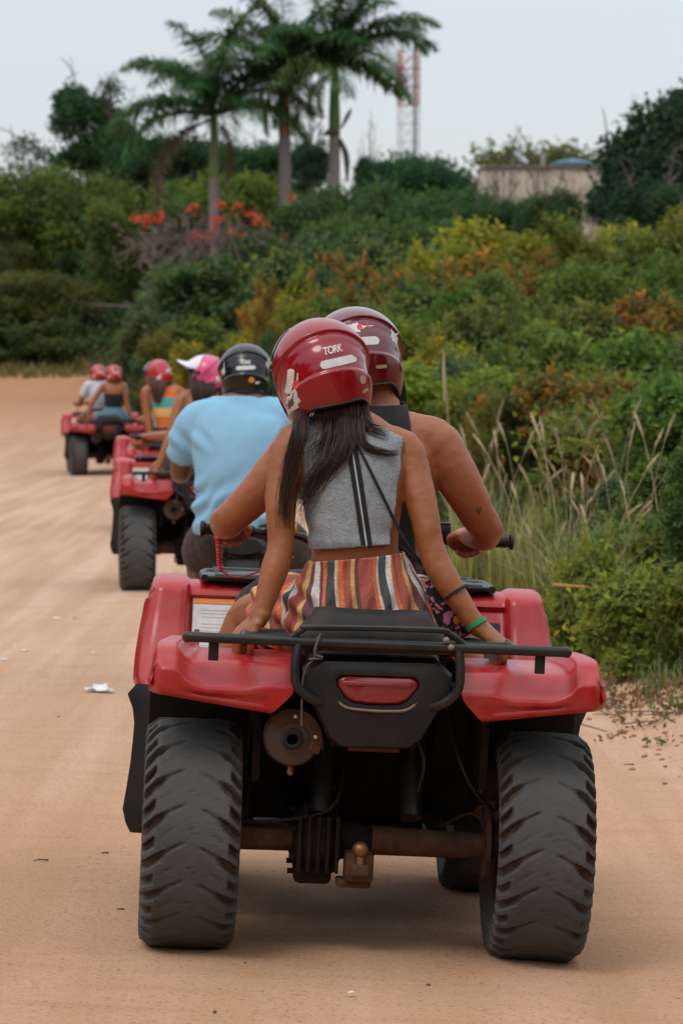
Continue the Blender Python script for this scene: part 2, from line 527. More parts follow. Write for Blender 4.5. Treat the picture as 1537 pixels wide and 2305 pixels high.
def leopard_mat():
    m, n, l, b = nodes_of('pink_leopard_print')
    tc = n.new('ShaderNodeTexCoord'); tc.name = 'TC'
    v = n.new('ShaderNodeTexVoronoi'); v.inputs['Scale'].default_value = 52; v.feature = 'F1'
    t = noise(n, l, 40, 3)
    mv = n.new('ShaderNodeMix'); mv.data_type = 'VECTOR'; mv.inputs[0].default_value = .06
    l.new(tc.outputs['Object'], mv.inputs[4]); l.new(t.outputs['Color'], mv.inputs[5])
    l.new(mv.outputs[1], v.inputs['Vector'])
    r = ramp(n, l, v.outputs['Distance'], [(0, (.62, .17, .30)), (.42, (.62, .17, .30)), (.46, (.012, .010, .012)), (1, (.012, .010, .012))])
    l.new(r.outputs[0], b.inputs['Base Color']); b.inputs['Roughness'].default_value = .8
    return m
M['leopard'] = leopard_mat()

def hair_mat(name, a, b_):
    m, n, l, b = nodes_of(name)
    at = n.new('ShaderNodeAttribute'); at.attribute_name = 'tint'
    c = mixc(n, l, at.outputs['Fac'], a, b_)
    l.new(c, b.inputs['Base Color']); b.inputs['Roughness'].default_value = .5
    b.inputs['Specular IOR Level'].default_value = .35
    return m
M['hair'] = hair_mat('dark_brown_hair', (.016, .009, .007), (.125, .060, .036))
M['hair_light'] = hair_mat('light_brown_hair', (.05, .025, .014), (.22, .11, .055))

def leaf_mat(name, warm=(1.25, 1.0, .55), trans=.45):
    """leaf colour = the plant's own colour, each leaf a little lighter, darker or yellower"""
    m, n, l, b = nodes_of(name)
    oi = n.new('ShaderNodeObjectInfo')
    at = n.new('ShaderNodeAttribute'); at.attribute_name = 'tint'
    r = ramp(n, l, at.outputs['Fac'], [(0, (.42, .48, .45)), (.42, (1.05, 1.08, 1.0)), (.75, (1.9, 1.72, 1.1)), (1, (2.1 * warm[0], 1.75 * warm[1], 1.1 * warm[2]))])
    a2 = n.new('ShaderNodeAttribute'); a2.attribute_name = 'patch'
    iv = n.new('ShaderNodeMath'); iv.operation = 'MULTIPLY_ADD'; iv.use_clamp = True       # alpha under 1: that share of the plant has stayed green
    l.new(oi.outputs['Alpha'], iv.inputs[0]); iv.inputs[1].default_value = -1; iv.inputs[2].default_value = 1
    pm = n.new('ShaderNodeMath'); pm.operation = 'MULTIPLY'; l.new(a2.outputs['Fac'], pm.inputs[0]); l.new(iv.outputs[0], pm.inputs[1])
    oc = mixc(n, l, pm.outputs[0], oi.outputs['Color'], (.10, .12, .03))
    c = mixc(n, l, 1.0, oc, r.outputs[0], 'MULTIPLY')
    ge = n.new('ShaderNodeNewGeometry')
    pn = noise(n, l, .9, 3, ge.outputs['Position'])
    pr = ramp(n, l, pn.outputs['Fac'], [(.36, (1.08, 1.02, .95)), (.62, (.80, .98, 1.0))])
    c = mixc(n, l, 1.0, c, pr.outputs[0], 'MULTIPLY')
    l.new(c, b.inputs['Base Color']); b.inputs['Roughness'].default_value = .6
    b.inputs['Specular IOR Level'].default_value = .25
    tr = n.new('ShaderNodeBsdfTranslucent'); l.new(c, tr.inputs['Color'])
    mx = n.new('ShaderNodeMixShader'); mx.inputs[0].default_value = trans
    l.new(b.outputs[0], mx.inputs[1]); l.new(tr.outputs[0], mx.inputs[2])
    l.new(mx.outputs[0], n['Material Output'].inputs['Surface'])
    return m
M['leaf'] = leaf_mat('leaf')
M['bark'] = pmat('grey_bark', (.11, .085, .068), .9, var=.4, vscale=14, bump=.6, bscale=30, bdist=.01)
M['twig'] = pmat('bare_twig', (.15, .105, .085), .9, var=.35, vscale=10)
M['drygrass'] = leaf_mat('dry_grass', trans=.25)
M['palmtrunk'] = pmat('palm_trunk', (.23, .19, .175), .9, var=.25, vscale=6, bump=.6, bscale=24, bdist=.02)
M['crownshaft'] = pmat('green_crownshaft', (.07, .17, .035), .5, var=.3, vscale=3)
M['crownshaft_olive'] = pmat('olive_crownshaft', (.12, .15, .045), .6, var=.35, vscale=3)
M['crownshaft_brown'] = pmat('brown_crownshaft', (.27, .13, .05), .7, var=.35, vscale=3)
M['frond'] = leaf_mat('palm_leaflet', trans=.38)
M['petal'] = pmat('orange_petal', (.55, .06, .014), .7, var=.3, vscale=3)
# ------------------------------------------------------------------ the ground: one sheet, road and verges and hill
_XR = np.array([(-80, 2.4), (0, 1.9), (12, 1.7), (16, 1.42), (22, 1.3), (30, 1.15), (38, .4), (46, -.8), (55, -2.6), (60, -3.6), (70, -4.3), (80, -5.0), (90, -5.7), (97, -6.6), (103, -13), (115, -40), (1200, -900)])
def road_edge(y): return np.interp(y, _XR[:, 0], _XR[:, 1])
def far_edge(x): return 101 + .25 * np.clip(-x - 9, 0, 400)

def H(x, y):
    x = np.asarray(x, float); y = np.asarray(y, float)
    d = x - road_edge(y)
    z = -.045 * np.clip(x, -2.5, 1.2) * (1 - sstep(13, 22, y)) * sstep(-10, 3, y)
    z = z + .0325 * np.clip(y - 55, 0, 65)
    z = z + .30 * sstep(.1, 3.0, d) * sstep(10, 18, y)
    z = z + 5.0 * sstep(85, 170, y) * sstep(-20, 8, x)
    z = z + 3.0 * sstep(150, 400, y)
    p = np.stack([x, y, x * 0], -1)
    z = z + .07 * sstep(-.05, .22, d + .12 * fnoise(p * [2.0, 1.3, 1])) * (1 - sstep(.5, 1.4, d)) * sstep(9, 13, y) * (1 - sstep(24, 30, y))
    z = z + .010 * fnoise(p * [1.6, .12, 1]) + .012 * fnoise(p * .8) * sstep(0, .8, d)
    return z

def dirt_amount(x, y):
    d = x - road_edge(y)
    p = np.stack([x, y, x * 0], -1)
    e = d + .35 * fnoise(p * [1.3, .45, 1]) + .12 * fnoise(p * 5)
    right = sstep(-.1, .55, e)
    left = sstep(0, 5, y - far_edge(x) + 2.5 * fnoise(p * .3))
    return np.clip(np.where(d > 0, np.maximum(right, 0), np.maximum(left, right)), 0, 1)

def ground_mat():
    m, n, l, b = nodes_of('sandy_dirt')
    tc = n.new('ShaderNodeTexCoord'); tc.name = 'TC'
    def mapped(sc):
        mpn = n.new('ShaderNodeMapping'); mpn.inputs['Scale'].default_value = sc
        l.new(tc.outputs['Object'], mpn.inputs[0]); return mpn.outputs[0]
    a = noise(n, l, .55, 5, mapped((1, .35, 1)))
    c = mixc(n, l, ramp(n, l, a.outputs['Fac'], [(.33, (0, 0, 0)), (.67, (1, 1, 1))]).outputs[0], (.46, .256, .150), (.54, .322, .198))
    # grazing-angle brightening painted in, paler with distance, redder soil at the far bend
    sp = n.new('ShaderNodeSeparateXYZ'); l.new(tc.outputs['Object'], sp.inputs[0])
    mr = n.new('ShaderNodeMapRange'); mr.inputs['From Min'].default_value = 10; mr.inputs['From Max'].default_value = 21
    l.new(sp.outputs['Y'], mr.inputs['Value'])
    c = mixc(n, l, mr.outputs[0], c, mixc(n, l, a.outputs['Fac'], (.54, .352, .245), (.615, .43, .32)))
    mr2 = n.new('ShaderNodeMapRange'); mr2.inputs['From Min'].default_value = 48; mr2.inputs['From Max'].default_value = 84
    l.new(sp.outputs['Y'], mr2.inputs['Value'])
    c = mixc(n, l, mr2.outputs[0], c, mixc(n, l, a.outputs['Fac'], (.34, .155, .078), (.46, .24, .13)))
    # wheel tracks and wash streaks
    s1 = noise(n, l, 1.0, 5, mapped((4.2, .16, 1)))
    c = mixc(n, l, ramp(n, l, s1.outputs['Fac'], [(.40, (.5, .5, .5)), (.60, (0, 0, 0))]).outputs[0], c, (.40, .225, .115))
    s2 = noise(n, l, 1.0, 6, mapped((1.1, 5.5, 1)), .7)
    c = mixc(n, l, ramp(n, l, s2.outputs['Fac'], [(.5, (0, 0, 0)), (.68, (.42, .42, .42))]).outputs[0], c, (.37, .21, .11))
    # crumbs and grit
    g = noise(n, l, 75, 4)
    c = mixc(n, l, ramp(n, l, g.outputs['Fac'], [(.55, (0, 0, 0)), (.68, (.7, .7, .7))]).outputs[0], c, (.22, .12, .065))
    g2 = noise(n, l, 190, 3)
    c = mixc(n, l, ramp(n, l, g2.outputs['Fac'], [(.62, (0, 0, 0)), (.7, (.4, .4, .4))]).outputs[0], c, (.66, .5, .36))
    at = n.new('ShaderNodeAttribute'); at.attribute_name = 'tint'
    lt = noise(n, l, 16, 6)
    lit = mixc(n, l, lt.outputs['Fac'], (.10, .055, .027), (.30, .16, .08))
    c = mixc(n, l, at.outputs['Fac'], c, lit)
    l.new(c, b.inputs['Base Color']); b.inputs['Roughness'].default_value = .95
    b.inputs['Specular IOR Level'].default_value = .1
    h1 = noise(n, l, 24, 6, None, .65)
    h2 = noise(n, l, 120, 4)
    ad = n.new('ShaderNodeMath'); ad.operation = 'MULTIPLY_ADD'
    l.new(h2.outputs['Fac'], ad.inputs[0]); ad.inputs[1].default_value = .3; l.new(h1.outputs['Fac'], ad.inputs[2])
    bp = n.new('ShaderNodeBump'); bp.inputs['Strength'].default_value = .8; bp.inputs['Distance'].default_value = .014
    l.new(ad.outputs[0], bp.inputs['Height']); l.new(bp.outputs[0], b.inputs['Normal'])
    return m
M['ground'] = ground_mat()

ys = np.concatenate([np.linspace(-60, 4, 12), np.arange(4.6, 30, .10), np.geomspace(30, 1100, 150)])
gx = np.geomspace(5.2, 700, 34)
xs = np.concatenate([-gx[::-1], np.arange(-5, 5.01, .10), gx])
X, Y = np.meshgrid(xs, ys)
Z = H(X, Y)
fine = fnoise(np.stack([X * 6, Y * 6, X * 0], -1)) * .005 * (np.abs(X) < 6) * (Y < 30)
wheel = 0
for xc in (-.46, .46, -.30, .62, -1.35, -2.0):
    wheel = wheel - .008 * np.exp(-((X - xc - .045 * np.sin(Y * .35 + xc * 3) - (road_edge(Y) - 1.5)) / .10) ** 2)
Z2 = Z + fine + wheel * (Y > 5) * (Y < 40)
V = np.stack([X, Y, Z2], -1).reshape(-1, 3)
ny, nx = X.shape
i, j = np.meshgrid(np.arange(ny - 1), np.arange(nx - 1), indexing='ij')
a = (i * nx + j).ravel()
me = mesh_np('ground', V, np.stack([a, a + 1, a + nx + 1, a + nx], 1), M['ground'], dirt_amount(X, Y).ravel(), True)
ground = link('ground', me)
tag(ground, 'sandy orange dirt road with wheel tracks, grown over at its verges', kind='structure')

# ------------------------------------------------------------------ plants
def leaves(P, OUT, n, L, W, g, droop=.1, upb=.5, spread=.75, tint=None):
    """n folded leaves at points P (n, 3) facing roughly OUT"""
    u = lambda q: q / np.maximum(np.linalg.norm(q, axis=1), 1e-9)[:, None]
    D = u(OUT * .55 + g.normal(size=(n, 3)) * spread + np.array([0, 0, -droop]))
    N = u(OUT * .7 + g.normal(size=(n, 3)) * .55 + np.array([0, 0, upb]))
    N = u(N - D * (N * D).sum(1)[:, None])
    Sd = np.cross(D, N)
    s = g.uniform(.6, 1.25, n)[:, None]
    l, w = L * s, W * s
    mid = P + D * l * .42 - N * w * .12
    V = np.stack([P, mid + Sd * w * .5 + N * w * .28, P + D * l - np.array([0, 0, 1.]) * l * .15 * droop, mid - Sd * w * .5 + N * w * .28], 1).reshape(-1, 3)
    k = np.arange(n)[:, None] * 4
    F = np.concatenate([k + [0, 1, 2], k + [0, 2, 3]], 1).reshape(-1, 3)
    return V, F

def crown_mesh(name, blobs, n, L, W, seed, droop=.15, shell=.2, gaps=-.12, gfreq=2.2, zmin=.02, per=7, mat='leaf', shoots=0, sl=(.2, .5)):
    g = np.random.default_rng(seed)
    B = np.asarray(blobs, float)
    wgt = (B[:, 3] * B[:, 4] + B[:, 3] * B[:, 5] + B[:, 4] * B[:, 5]); wgt /= wgt.sum()
    m = int(n / per * 1.9)
    k = g.choice(len(B), m, p=wgt)
    d = g.normal(size=(m, 3)); d[:, 2] = np.where(g.random(m) < .45, np.abs(d[:, 2]), d[:, 2])
    d /= np.linalg.norm(d, axis=1)[:, None]
    r = 1 - np.abs(g.normal(0, shell, m)); r = np.where(g.random(m) < .08, r + .14, r)
    P = B[k, :3] + d * B[k, 3:6] * r[:, None]
    ok = (P[:, 2] > zmin) & (vnoise(P * gfreq + seed * 7.3) > gaps)
    # drop what lies deep inside another blob
    for bl in B:
        q = ((P - bl[:3]) / bl[3:6]); ok &= (q * q).sum(1) > .34
    P, d = P[ok][:n // per], d[ok][:n // per]
    ct = .44 + .20 * vnoise(P * 2.1 + 3.1) + g.normal(0, .07, len(P))
    P = np.repeat(P, per, 0) + g.normal(size=(len(P) * per, 3)) * L * .75
    pt = np.repeat(sstep(-.05, .18, vnoise(P[::per] * 2.3 + 9.7)), per)
    d0 = d; P0 = P[::per].copy()
    d = np.repeat(d, per, 0); ct = np.repeat(ct, per) + g.normal(0, .10, len(P))
    if shoots:
        # long young shoots that stick out of the crown and break its outline
        m = 11; k = g.choice(len(P0), shoots)
        D = d0[k] * .7 + np.array([0, 0, .75]) + g.normal(size=(shoots, 3)) * .35; D /= np.linalg.norm(D, axis=1)[:, None]
        ln = g.uniform(*sl, shoots); tt = np.linspace(.1, 1, m)
        Q = (P0[k][:, None] + D[:, None] * (ln[:, None] * tt)[..., None] + np.array([0, 0, -.16]) * (ln[:, None] * tt ** 2)[..., None]).reshape(-1, 3)
        Q = Q + g.normal(size=Q.shape) * L * .22
        P = np.vstack([P, Q]); d = np.vstack([d, np.repeat(D, m, 0) * .5 + g.normal(size=Q.shape) * .6])
        ct = np.concatenate([ct, np.clip(np.repeat(g.normal(.58, .14, shoots), m) + g.normal(0, .07, len(Q)), 0, 1)]); pt = np.concatenate([pt, np.repeat(g.random(shoots) < .5, m) * 1.0])
    ct = np.where(g.random(len(P)) < .025, .95, ct)
    V, F = leaves(P, d, len(P), L, W, g, droop)
    me = mesh_np(name, V, F, M[mat], np.repeat(np.clip(ct, 0, 1), 4))
    at = me.attributes.new('patch', 'FLOAT', 'POINT'); at.data.foreach_set('value', np.repeat(pt, 4).astype(np.float32))
    return me

def stems_mesh(name, seed, n, h, spread, r, mat='bark', trunk=None):
    g = np.random.default_rng(seed); mb = MB()
    if trunk:
        mb.tube([(0, 0, -.08), (g.normal(0, .02), g.normal(0, .02), trunk * .5), (g.normal(0, .04), 0, trunk)], [r * 1.5, r, r * .85], 8, 6)
    z0 = trunk or 0
    for q in range(n):
        a = q * 2.4 + g.uniform(-.4, .4); s = spread * g.uniform(.5, 1)
        e = (math.cos(a) * s, math.sin(a) * s, h * g.uniform(.65, 1))
        mb.tube([(0, 0, z0 * .92 - .03), (e[0] * .35, e[1] * .35, z0 + (e[2] - z0) * .45), e], [r * .6, r * .42, r * .12], 5, 6)
        for t in (.5, .75):
            p = np.array(e) * t + np.array([0, 0, z0 * (1 - t)])
            mb.tube([p, p + [g.normal(0, .12), g.normal(0, .12), .12], p + [g.normal(0, .22), g.normal(0, .22), .2]], [r * .25, r * .18, r * .06], 4, 4)
    return mesh_from(name, mb.verts(), mb.F, M[mat], True, 60)

def dome(seed, k=8, flat=.8, spread=.55, lo=.3, hi=.72, rr=(.36, .55)):
    g = np.random.default_rng(seed); L = [(0, 0, .5, .6, .6, .52)]
    for q in range(k):
        a = q * 2.4 + g.uniform(-.5, .5); s = spread * g.uniform(.6, 1.1); r = g.uniform(*rr)
        L.append((math.cos(a) * s, math.sin(a) * s, g.uniform(lo, hi), r, r, r * flat * g.uniform(.8, 1.1)))
    return L
def thicket(seed, A):
    """irregular shrub of unit radius and height A: clumps of foliage piled at all heights, a ragged top"""
    g = np.random.default_rng(seed); L = []
    k = int(5 + 5 * A)
    for q in range(k):
        a = q * 2.4 + g.uniform(-.8, .8); z = A * (q + .5) / k * g.uniform(.8, 1.05); s = g.uniform(.2, .95) * (1 - .5 * (z / A) ** 2); r = g.uniform(.2, .52)
        L.append((math.cos(a) * s, math.sin(a) * s, min(z, A - r * .6), r, r, r * g.uniform(.6, .95)))
    for q in range(4):
        a = g.uniform(0, 6.28); s = g.uniform(.1, .8); L.append((math.cos(a) * s, math.sin(a) * s, A * g.uniform(.8, 1.0), .2, .2, .3))
    return L
def tall(seed, k=10):
    g = np.random.default_rng(seed); L = [(0, 0, 1.2, .55, .55, .7)]
    for q in range(k):
        a = q * 2.4 + g.uniform(-.5, .5); z = g.uniform(.4, 1.85); s = .72 * (1.1 - abs(z - 1.0) * .55) * g.uniform(.5, 1); r = g.uniform(.22, .42)
        L.append((math.cos(a) * s, math.sin(a) * s, z, r, r, r * .7))
    return L
def layered(seed, k=16, A=1.5):
    g = np.random.default_rng(seed); L = []
    for q in range(k):
        a = g.uniform(0, 6.28); z = A * (.08 + .84 * (q + .5) / k); s = g.uniform(.1, .8) * (1.1 - .5 * z / A); r = g.uniform(.28, .5)
        L.append((math.cos(a) * s, math.sin(a) * s, z, r, r, r * .3))
    return L
def up(L, f): return [(a, b, c * f, d, e, h * f) for a, b, c, d, e, h in L]

PL = {}
ASP = (1.0, 1.8, 3.2, 5.5)
for ia, A in enumerate(ASP):
    st = stems_mesh('stems', 60 + ia, 9, .8 * A, .7, .03)
    for q in range(2):
        n = .55 + .5 * A
        PL['shrub', ia, q] = (crown_mesh('foliage', thicket(20 + q + 9 * ia, A), int(5200 * n), .19, .10, 40 + q + 9 * ia, shoots=int(70 * n)), st)
        PL['fine', ia, q] = (crown_mesh('foliage', thicket(320 + q + 9 * ia, A), int(8200 * n), .12, .05, 50 + q + 9 * ia, droop=.1, gaps=-.15, per=9, shoots=int(90 * n)), st)
        if ia < 2: PL['broad', ia, q] = (crown_mesh('foliage', thicket(420 + q + 9 * ia, A), int(2500 * n), .19, .10, 150 + q + 9 * ia, droop=.25, gaps=-.1, per=5, shoots=int(80 * n), sl=(.25, .6)), st)
for q in range(4):
    PL['tree', q] = (crown_mesh('crown', tall(130 + q, 14), 13000, .10, .05, 160 + q, droop=.2, gaps=-.2, zmin=.05, gfreq=3.0, shoots=90, sl=(.1, .25)), 2.15)
    PL['canopy', q] = (crown_mesh('crown', up(dome(180 + q, 14, .7, .62, .3, .78, (.28, .45)), 1.35), 14000, .085, .042, 190 + q, droop=.1, gaps=-.2, gfreq=3.5, shoots=110, sl=(.1, .25)), 1.5)
    PL['acacia', q] = (crown_mesh('crown', layered(200 + q, 20), 15000, .065, .028, 210 + q, droop=0, shell=.3, gaps=-.12, gfreq=2.8), 1.5)
PL['lacy', 0] = (crown_mesh('crown', layered(230, 11, 1.3), 2600, .07, .035, 231, shell=.35, gaps=.1, zmin=.3), 1.3)
TRUNK = stems_mesh('trunk', 177, 9, 1.9, .75, .045, trunk=1.0)      # trunk of unit length with limbs for a crown above it

NAMES = {'shrub': ('shrub', 'shrub'), 'fine': ('shrub', 'shrub'), 'broad': ('vine_bush', 'bush'), 'tree': ('tree', 'tree'), 'canopy': ('tree', 'tree'), 'acacia': ('acacia_tree', 'tree'), 'lacy': ('thin_tree', 'tree')}
pg = np.random.default_rng(99)
NUM = {2: 'two', 3: 'three', 4: 'four'}
ORD = {2: ('left one', 'right one'), 3: ('leftmost', 'middle one', 'rightmost'), 4: ('leftmost', 'second from left', 'third from left', 'rightmost')}
def plant(kind, px, top, hw, Yd, col, label, group=None, n=1, squash=1.0):
    """a plant measured in the photograph: crown centre column px, top row, half width in px, at depth Yd metres"""
    for k in range(n):
        jx = 0 if n == 1 else hw * (1.15 * (k - (n - 1) / 2) + pg.uniform(-.35, .35))
        jy = 0 if k == 0 else pg.uniform(-.03, .03) * Yd
        jt = 0 if k == 0 else pg.uniform(-15, 40)
        P = wp(px + jx, top + jt, Yd + jy)
        gz = float(H(P[0], P[1]))
        rx = hw / FPX * Yd * (1.1 if n == 1 else pg.uniform(1.0, 1.35))
        h = max(P[2] - gz, .2)
        nm, cat = NAMES[kind]
        o = bpy.data.objects.new(nm, None); COL.objects.link(o)
        o.location = (P[0], P[1], gz - .03); o.rotation_euler = (0, 0, pg.uniform(0, 6.28))
        lab = label if n == 1 else ORD[n][k] + ' of the %s ' % NUM[n] + group
        tag(o, lab, cat, group if n > 1 or group else None)
        cj = tuple(np.array(col) * pg.uniform(.8, 1.2) * np.array([pg.uniform(.82, 1.06), 1, pg.uniform(.9, 1.1)])) + (.25 if col[0] > col[1] * 1.05 else 1,)
        if kind in ('shrub', 'fine', 'broad'):
            A = h / rx; ia = int(np.argmin([abs(math.log(A / q)) for q in (ASP[:2] if kind == 'broad' else ASP)]))
            crown, stem = PL[kind, ia, int(pg.integers(0, 2))]
            o.scale = (rx, rx * squash, h / (ASP[ia] * 1.08))
            c = link('foliage', crown, o); c.color = cj
            link('stems', stem, o)
        else:
            crown, ch = PL[kind, int(pg.integers(0, 4)) if kind != 'lacy' else 0]
            o.scale = (rx, rx, rx); A = h / rx
            f = min(A / ch, 1.15)
            c = link('crown', crown, o, (0, 0, A - ch * f)); c.scale = (1, 1, f); c.color = cj
            tz = max(A - ch * f, .1) + .1 * ch
            t = link('trunk', TRUNK, o); t.scale = (1, 1, tz) if tz < 1.2 else (1, 1, tz)
# ------------------------------------------------------------------ trees and shrubs, far to near
DK, MD, OL, YG, BG = (.036, .078, .031), (.108, .15, .034), (.138, .14, .037), (.215, .21, .033), (.066, .108, .046)
ORG, YEL, GRY, BR = (.31, .135, .034), (.36, .27, .03), (.090, .118, .062), (.12, .19, .04)
# left and centre, beyond the bend
plant('lacy', 60, 300, 130, 145, (.035, .065, .04), 'thin lacy tree against the sky, at the far left edge')
plant('tree', 200, 172, 92, 132, DK, 'tall dark tree rising above the others, left of the palms')
plant('tree', 262, 268, 60, 131, DK, 'narrow dark tree just left of the leftmost palm')
for a, wh in zip(((330, 300, 95), (420, 292, 100), (520, 318, 95), (610, 312, 90), (690, 322, 60)), ('left of the leftmost palm trunk', 'just behind the leftmost palm trunk', 'between the leftmost and middle palm trunks', 'just left of the middle palm trunk', 'right of the middle palm trunk')):
    plant('canopy', *a, 126, DK, 'dark rounded tree ' + wh, 'dark trees behind the palms')
plant('tree', 705, 308, 40, 120, (.035, .075, .045), 'feathery young tree between the middle and the rightmost palm')
plant('canopy', 40, 372, 120, 108, MD, 'round green tree at the far left edge', 'round green trees on the left')
plant('canopy', 185, 372, 130, 108, MD, 'round green tree right below the tall dark one', 'round green trees on the left')
plant('canopy', 440, 388, 105, 110, MD, 'bright green round tree behind the leftmost palm trunk')
plant('canopy', 560, 382, 95, 112, MD, 'green round tree between the leftmost and the middle palm trunk')
plant('acacia', 50, 440, 150, 112, OL, 'olive spreading tree at the left edge, above the layered one')
plant('acacia', 165, 500, 130, 110, (.07, .11, .036), 'dark green spreading tree behind the layered one on the left')
plant('canopy', 270, 480, 80, 108, (.07, .12, .036), 'small spreading tree left of the orange blossoms')
plant('canopy', 215, 545, 110, 107, (.06, .105, .036), 'low leafy tree just left of the bare flame tree')
plant('acacia', 80, 612, 175, 103, (.12, .125, .036), 'broad olive tree with layered foliage at the road bend')
plant('acacia', -60, 640, 130, 103, (.075, .08, .028), 'layered tree cut by the left edge at the road bend')
plant('acacia', 10, 545, 110, 106, (.09, .10, .032), 'olive tree between the upper and the layered tree at the left edge')
plant('shrub', 225, 705, 70, 103, GRY, 'grey green shrub under the layered tree at the bend')
plant('fine', 60, 745, 110, 102.5, (.07, .085, .03), 'low dark shrub at the foot of the layered tree', 'low shrubs at the bend', 2)
plant('fine', 360, 452, 80, 104, (.09, .125, .036), 'olive shrub behind the orange blossoms', 'olive shrubs behind the blossoms', 3)
plant('shrub', 420, 610, 80, 84, GRY, 'grey green shrub below the bare flame tree', 'grey green shrubs under the flame tree', 2)
plant('shrub', 520, 590, 90, 82, BG, 'bluish green shrub below the middle palm', 'bluish shrubs below the palms', 2)
plant('fine', 600, 520, 80, 88, GRY, 'grey green thicket at the foot of the middle palm', 'thickets at the palm feet', 2)
plant('fine', 690, 440, 95, 92, (.07, .11, .04), 'light green shrub between the two right palm trunks')
plant('shrub', 350, 700, 55, 72, GRY, 'greyish shrub behind the red helmets of the far riders', 'greyish shrubs along the far verge', 2)
plant('shrub', 335, 790, 42, 61, (.045, .085, .05), 'small bluish bush beside the road at the farthest quad')
plant('fine', 410, 745, 60, 58, OL, 'olive bush above the pink helmet', 'olive bushes above the pink helmet', 2)
# right background
plant('canopy', 1175, 308, 165, 205, (.125, .115, .035), 'olive yellow round tree behind the rooftop umbrella')
plant('tree', 828, 345, 38, 122, DK, 'slender pointed dark tree right of the rightmost palm')
plant('canopy', 950, 336, 120, 120, (.028, .07, .03), 'dark green tree at the foot of the lattice tower')
plant('canopy', 880, 350, 80, 121, (.028, .066, .03), 'dark bushy tree left of the lattice tower foot')
for a, wh in zip(((800, 405, 110, 94), (880, 415, 120, 92), (1000, 415, 130, 88), (1110, 455, 80, 84), (760, 480, 100, 86), (900, 480, 110, 80), (1030, 490, 110, 78)),
                 ('right of the rightmost palm trunk', 'left below the lattice tower', 'right below the lattice tower', 'at the lower left corner of the terrace wall', 'above the two nearest helmets', 'one row above the orange shrubs', 'one row below the lattice tower trees, to the right')):
    plant('canopy', *a, (.068, .115, .038), 'mid green tree of the thicket ' + wh, 'mid green trees of the thicket')
for a, wh in zip(((620, 580, 80, 72), (700, 540, 90, 74), (820, 545, 95, 70), (940, 560, 90, 68)), ('leftmost', 'second from left', 'third from left', 'rightmost')):
    plant('shrub', *a, BG, wh + ' of the four bluish green shrubs in mid thicket', 'bluish shrubs of the thicket')
plant('tree', 1500, 178, 170, 76, (.030, .066, .034), 'large dark tree rising at the right edge')
plant('tree', 1445, 290, 105, 78, (.030, .066, .034), 'dark tree leaning in from the large one, right of the umbrella')
plant('canopy', 1392, 395, 70, 80, (.028, .06, .030), 'low dark tree covering the corner of the roof terrace')
plant('canopy', 1135, 442, 60, 84, (.06, .10, .036), 'small green tree hiding the lower left of the terrace wall')
plant('canopy', 1230, 425, 80, 82, (.032, .075, .030), 'dark shrub in front of the terrace wall')
plant('canopy', 1480, 400, 110, 72, (.04, .07, .03), 'dark tree under the large one at the right edge')
# the band of yellowing and orange shrubs
YD, OD = 'yellow green shrub on the slope below the terrace', 'orange tinged shrub in the middle of the slope'
plant('shrub', 1230, 480, 95, 54, YG, YD, 'yellow green shrubs on the slope', 4)
plant('fine', 1420, 475, 100, 50, (.16, .165, .034), 'fine leaved yellow green shrub at the upper right of the slope', 'fine leaved shrubs on the upper slope', 3)
plant('shrub', 1160, 570, 85, 52, ORG, OD, 'orange tinged shrubs on the slope', 3)
plant('shrub', 930, 600, 85, 50, (.29, .13, .028), OD, 'orange tinged shrubs right above the driver', 3)
plant('shrub', 790, 640, 75, 48, ORG, 'rusty orange shrub above the two nearest helmets', 'rusty shrubs above the nearest helmets', 2)
plant('fine', 1330, 570, 95, 46, (.12, .15, .034), 'green shrub on the right of the slope', 'green shrubs on the right slope', 4)
plant('shrub', 1060, 640, 80, 46, MD, 'mid green shrub among the orange ones', 'mid green shrubs among the orange', 3)
plant('shrub', 640, 660, 60, 50, YEL, 'yellow shrub behind the black helmet', 'yellow shrubs behind the black helmet', 2)
plant('shrub', 520, 700, 70, 52, OL, 'olive shrub left of the yellow ones', 'olive shrubs left of the yellow', 2)
plant('shrub', 500, 755, 55, 47, YEL, 'yellow leaved low bush beside the pink helmet', 'low yellow bushes by the pink helmet', 3)
plant('shrub', 1460, 660, 70, 40, ORG, 'orange leaved shrub at the right edge', 'orange shrubs at the right edge', 2)
plant('fine', 960, 715, 90, 38, YG, 'bright yellow green shrub right of the wine red helmet', 'bright shrubs right of the wine helmet', 3)
plant('shrub', 1180, 690, 100, 37, OL, 'olive shrub in the middle of the right bank', 'olive shrubs of the right bank', 3)
plant('shrub', 1370, 740, 90, 34, MD, 'dark leaved shrub on the right bank', 'dark leaved shrubs of the right bank', 3)
plant('shrub', 1030, 800, 80, 32, (.20, .205, .03), 'yellow green bush beside the driver\'s bare shoulder', 'yellow green bushes by the shoulder', 3)
plant('shrub', 1300, 830, 75, 29, (.25, .12, .028), 'rust speckled bush behind the tall grass', 'rust speckled bushes behind the grass', 3)
plant('fine', 1160, 860, 80, 29, (.10, .13, .034), 'green bush behind the tall grass', 'green bushes behind the grass', 3)
plant('shrub', 1480, 860, 80, 26, MD, 'leafy green bush at the right edge behind the grass', 'leafy bushes at the right edge', 2)
plant('fine', 905, 800, 70, 34, YEL, 'yellow bush close behind the wine red helmet')
plant('fine', 1100, 985, 60, 30, GRY, 'soft grey green bush behind the driver\'s elbow', 'soft bushes behind the elbow', 2)
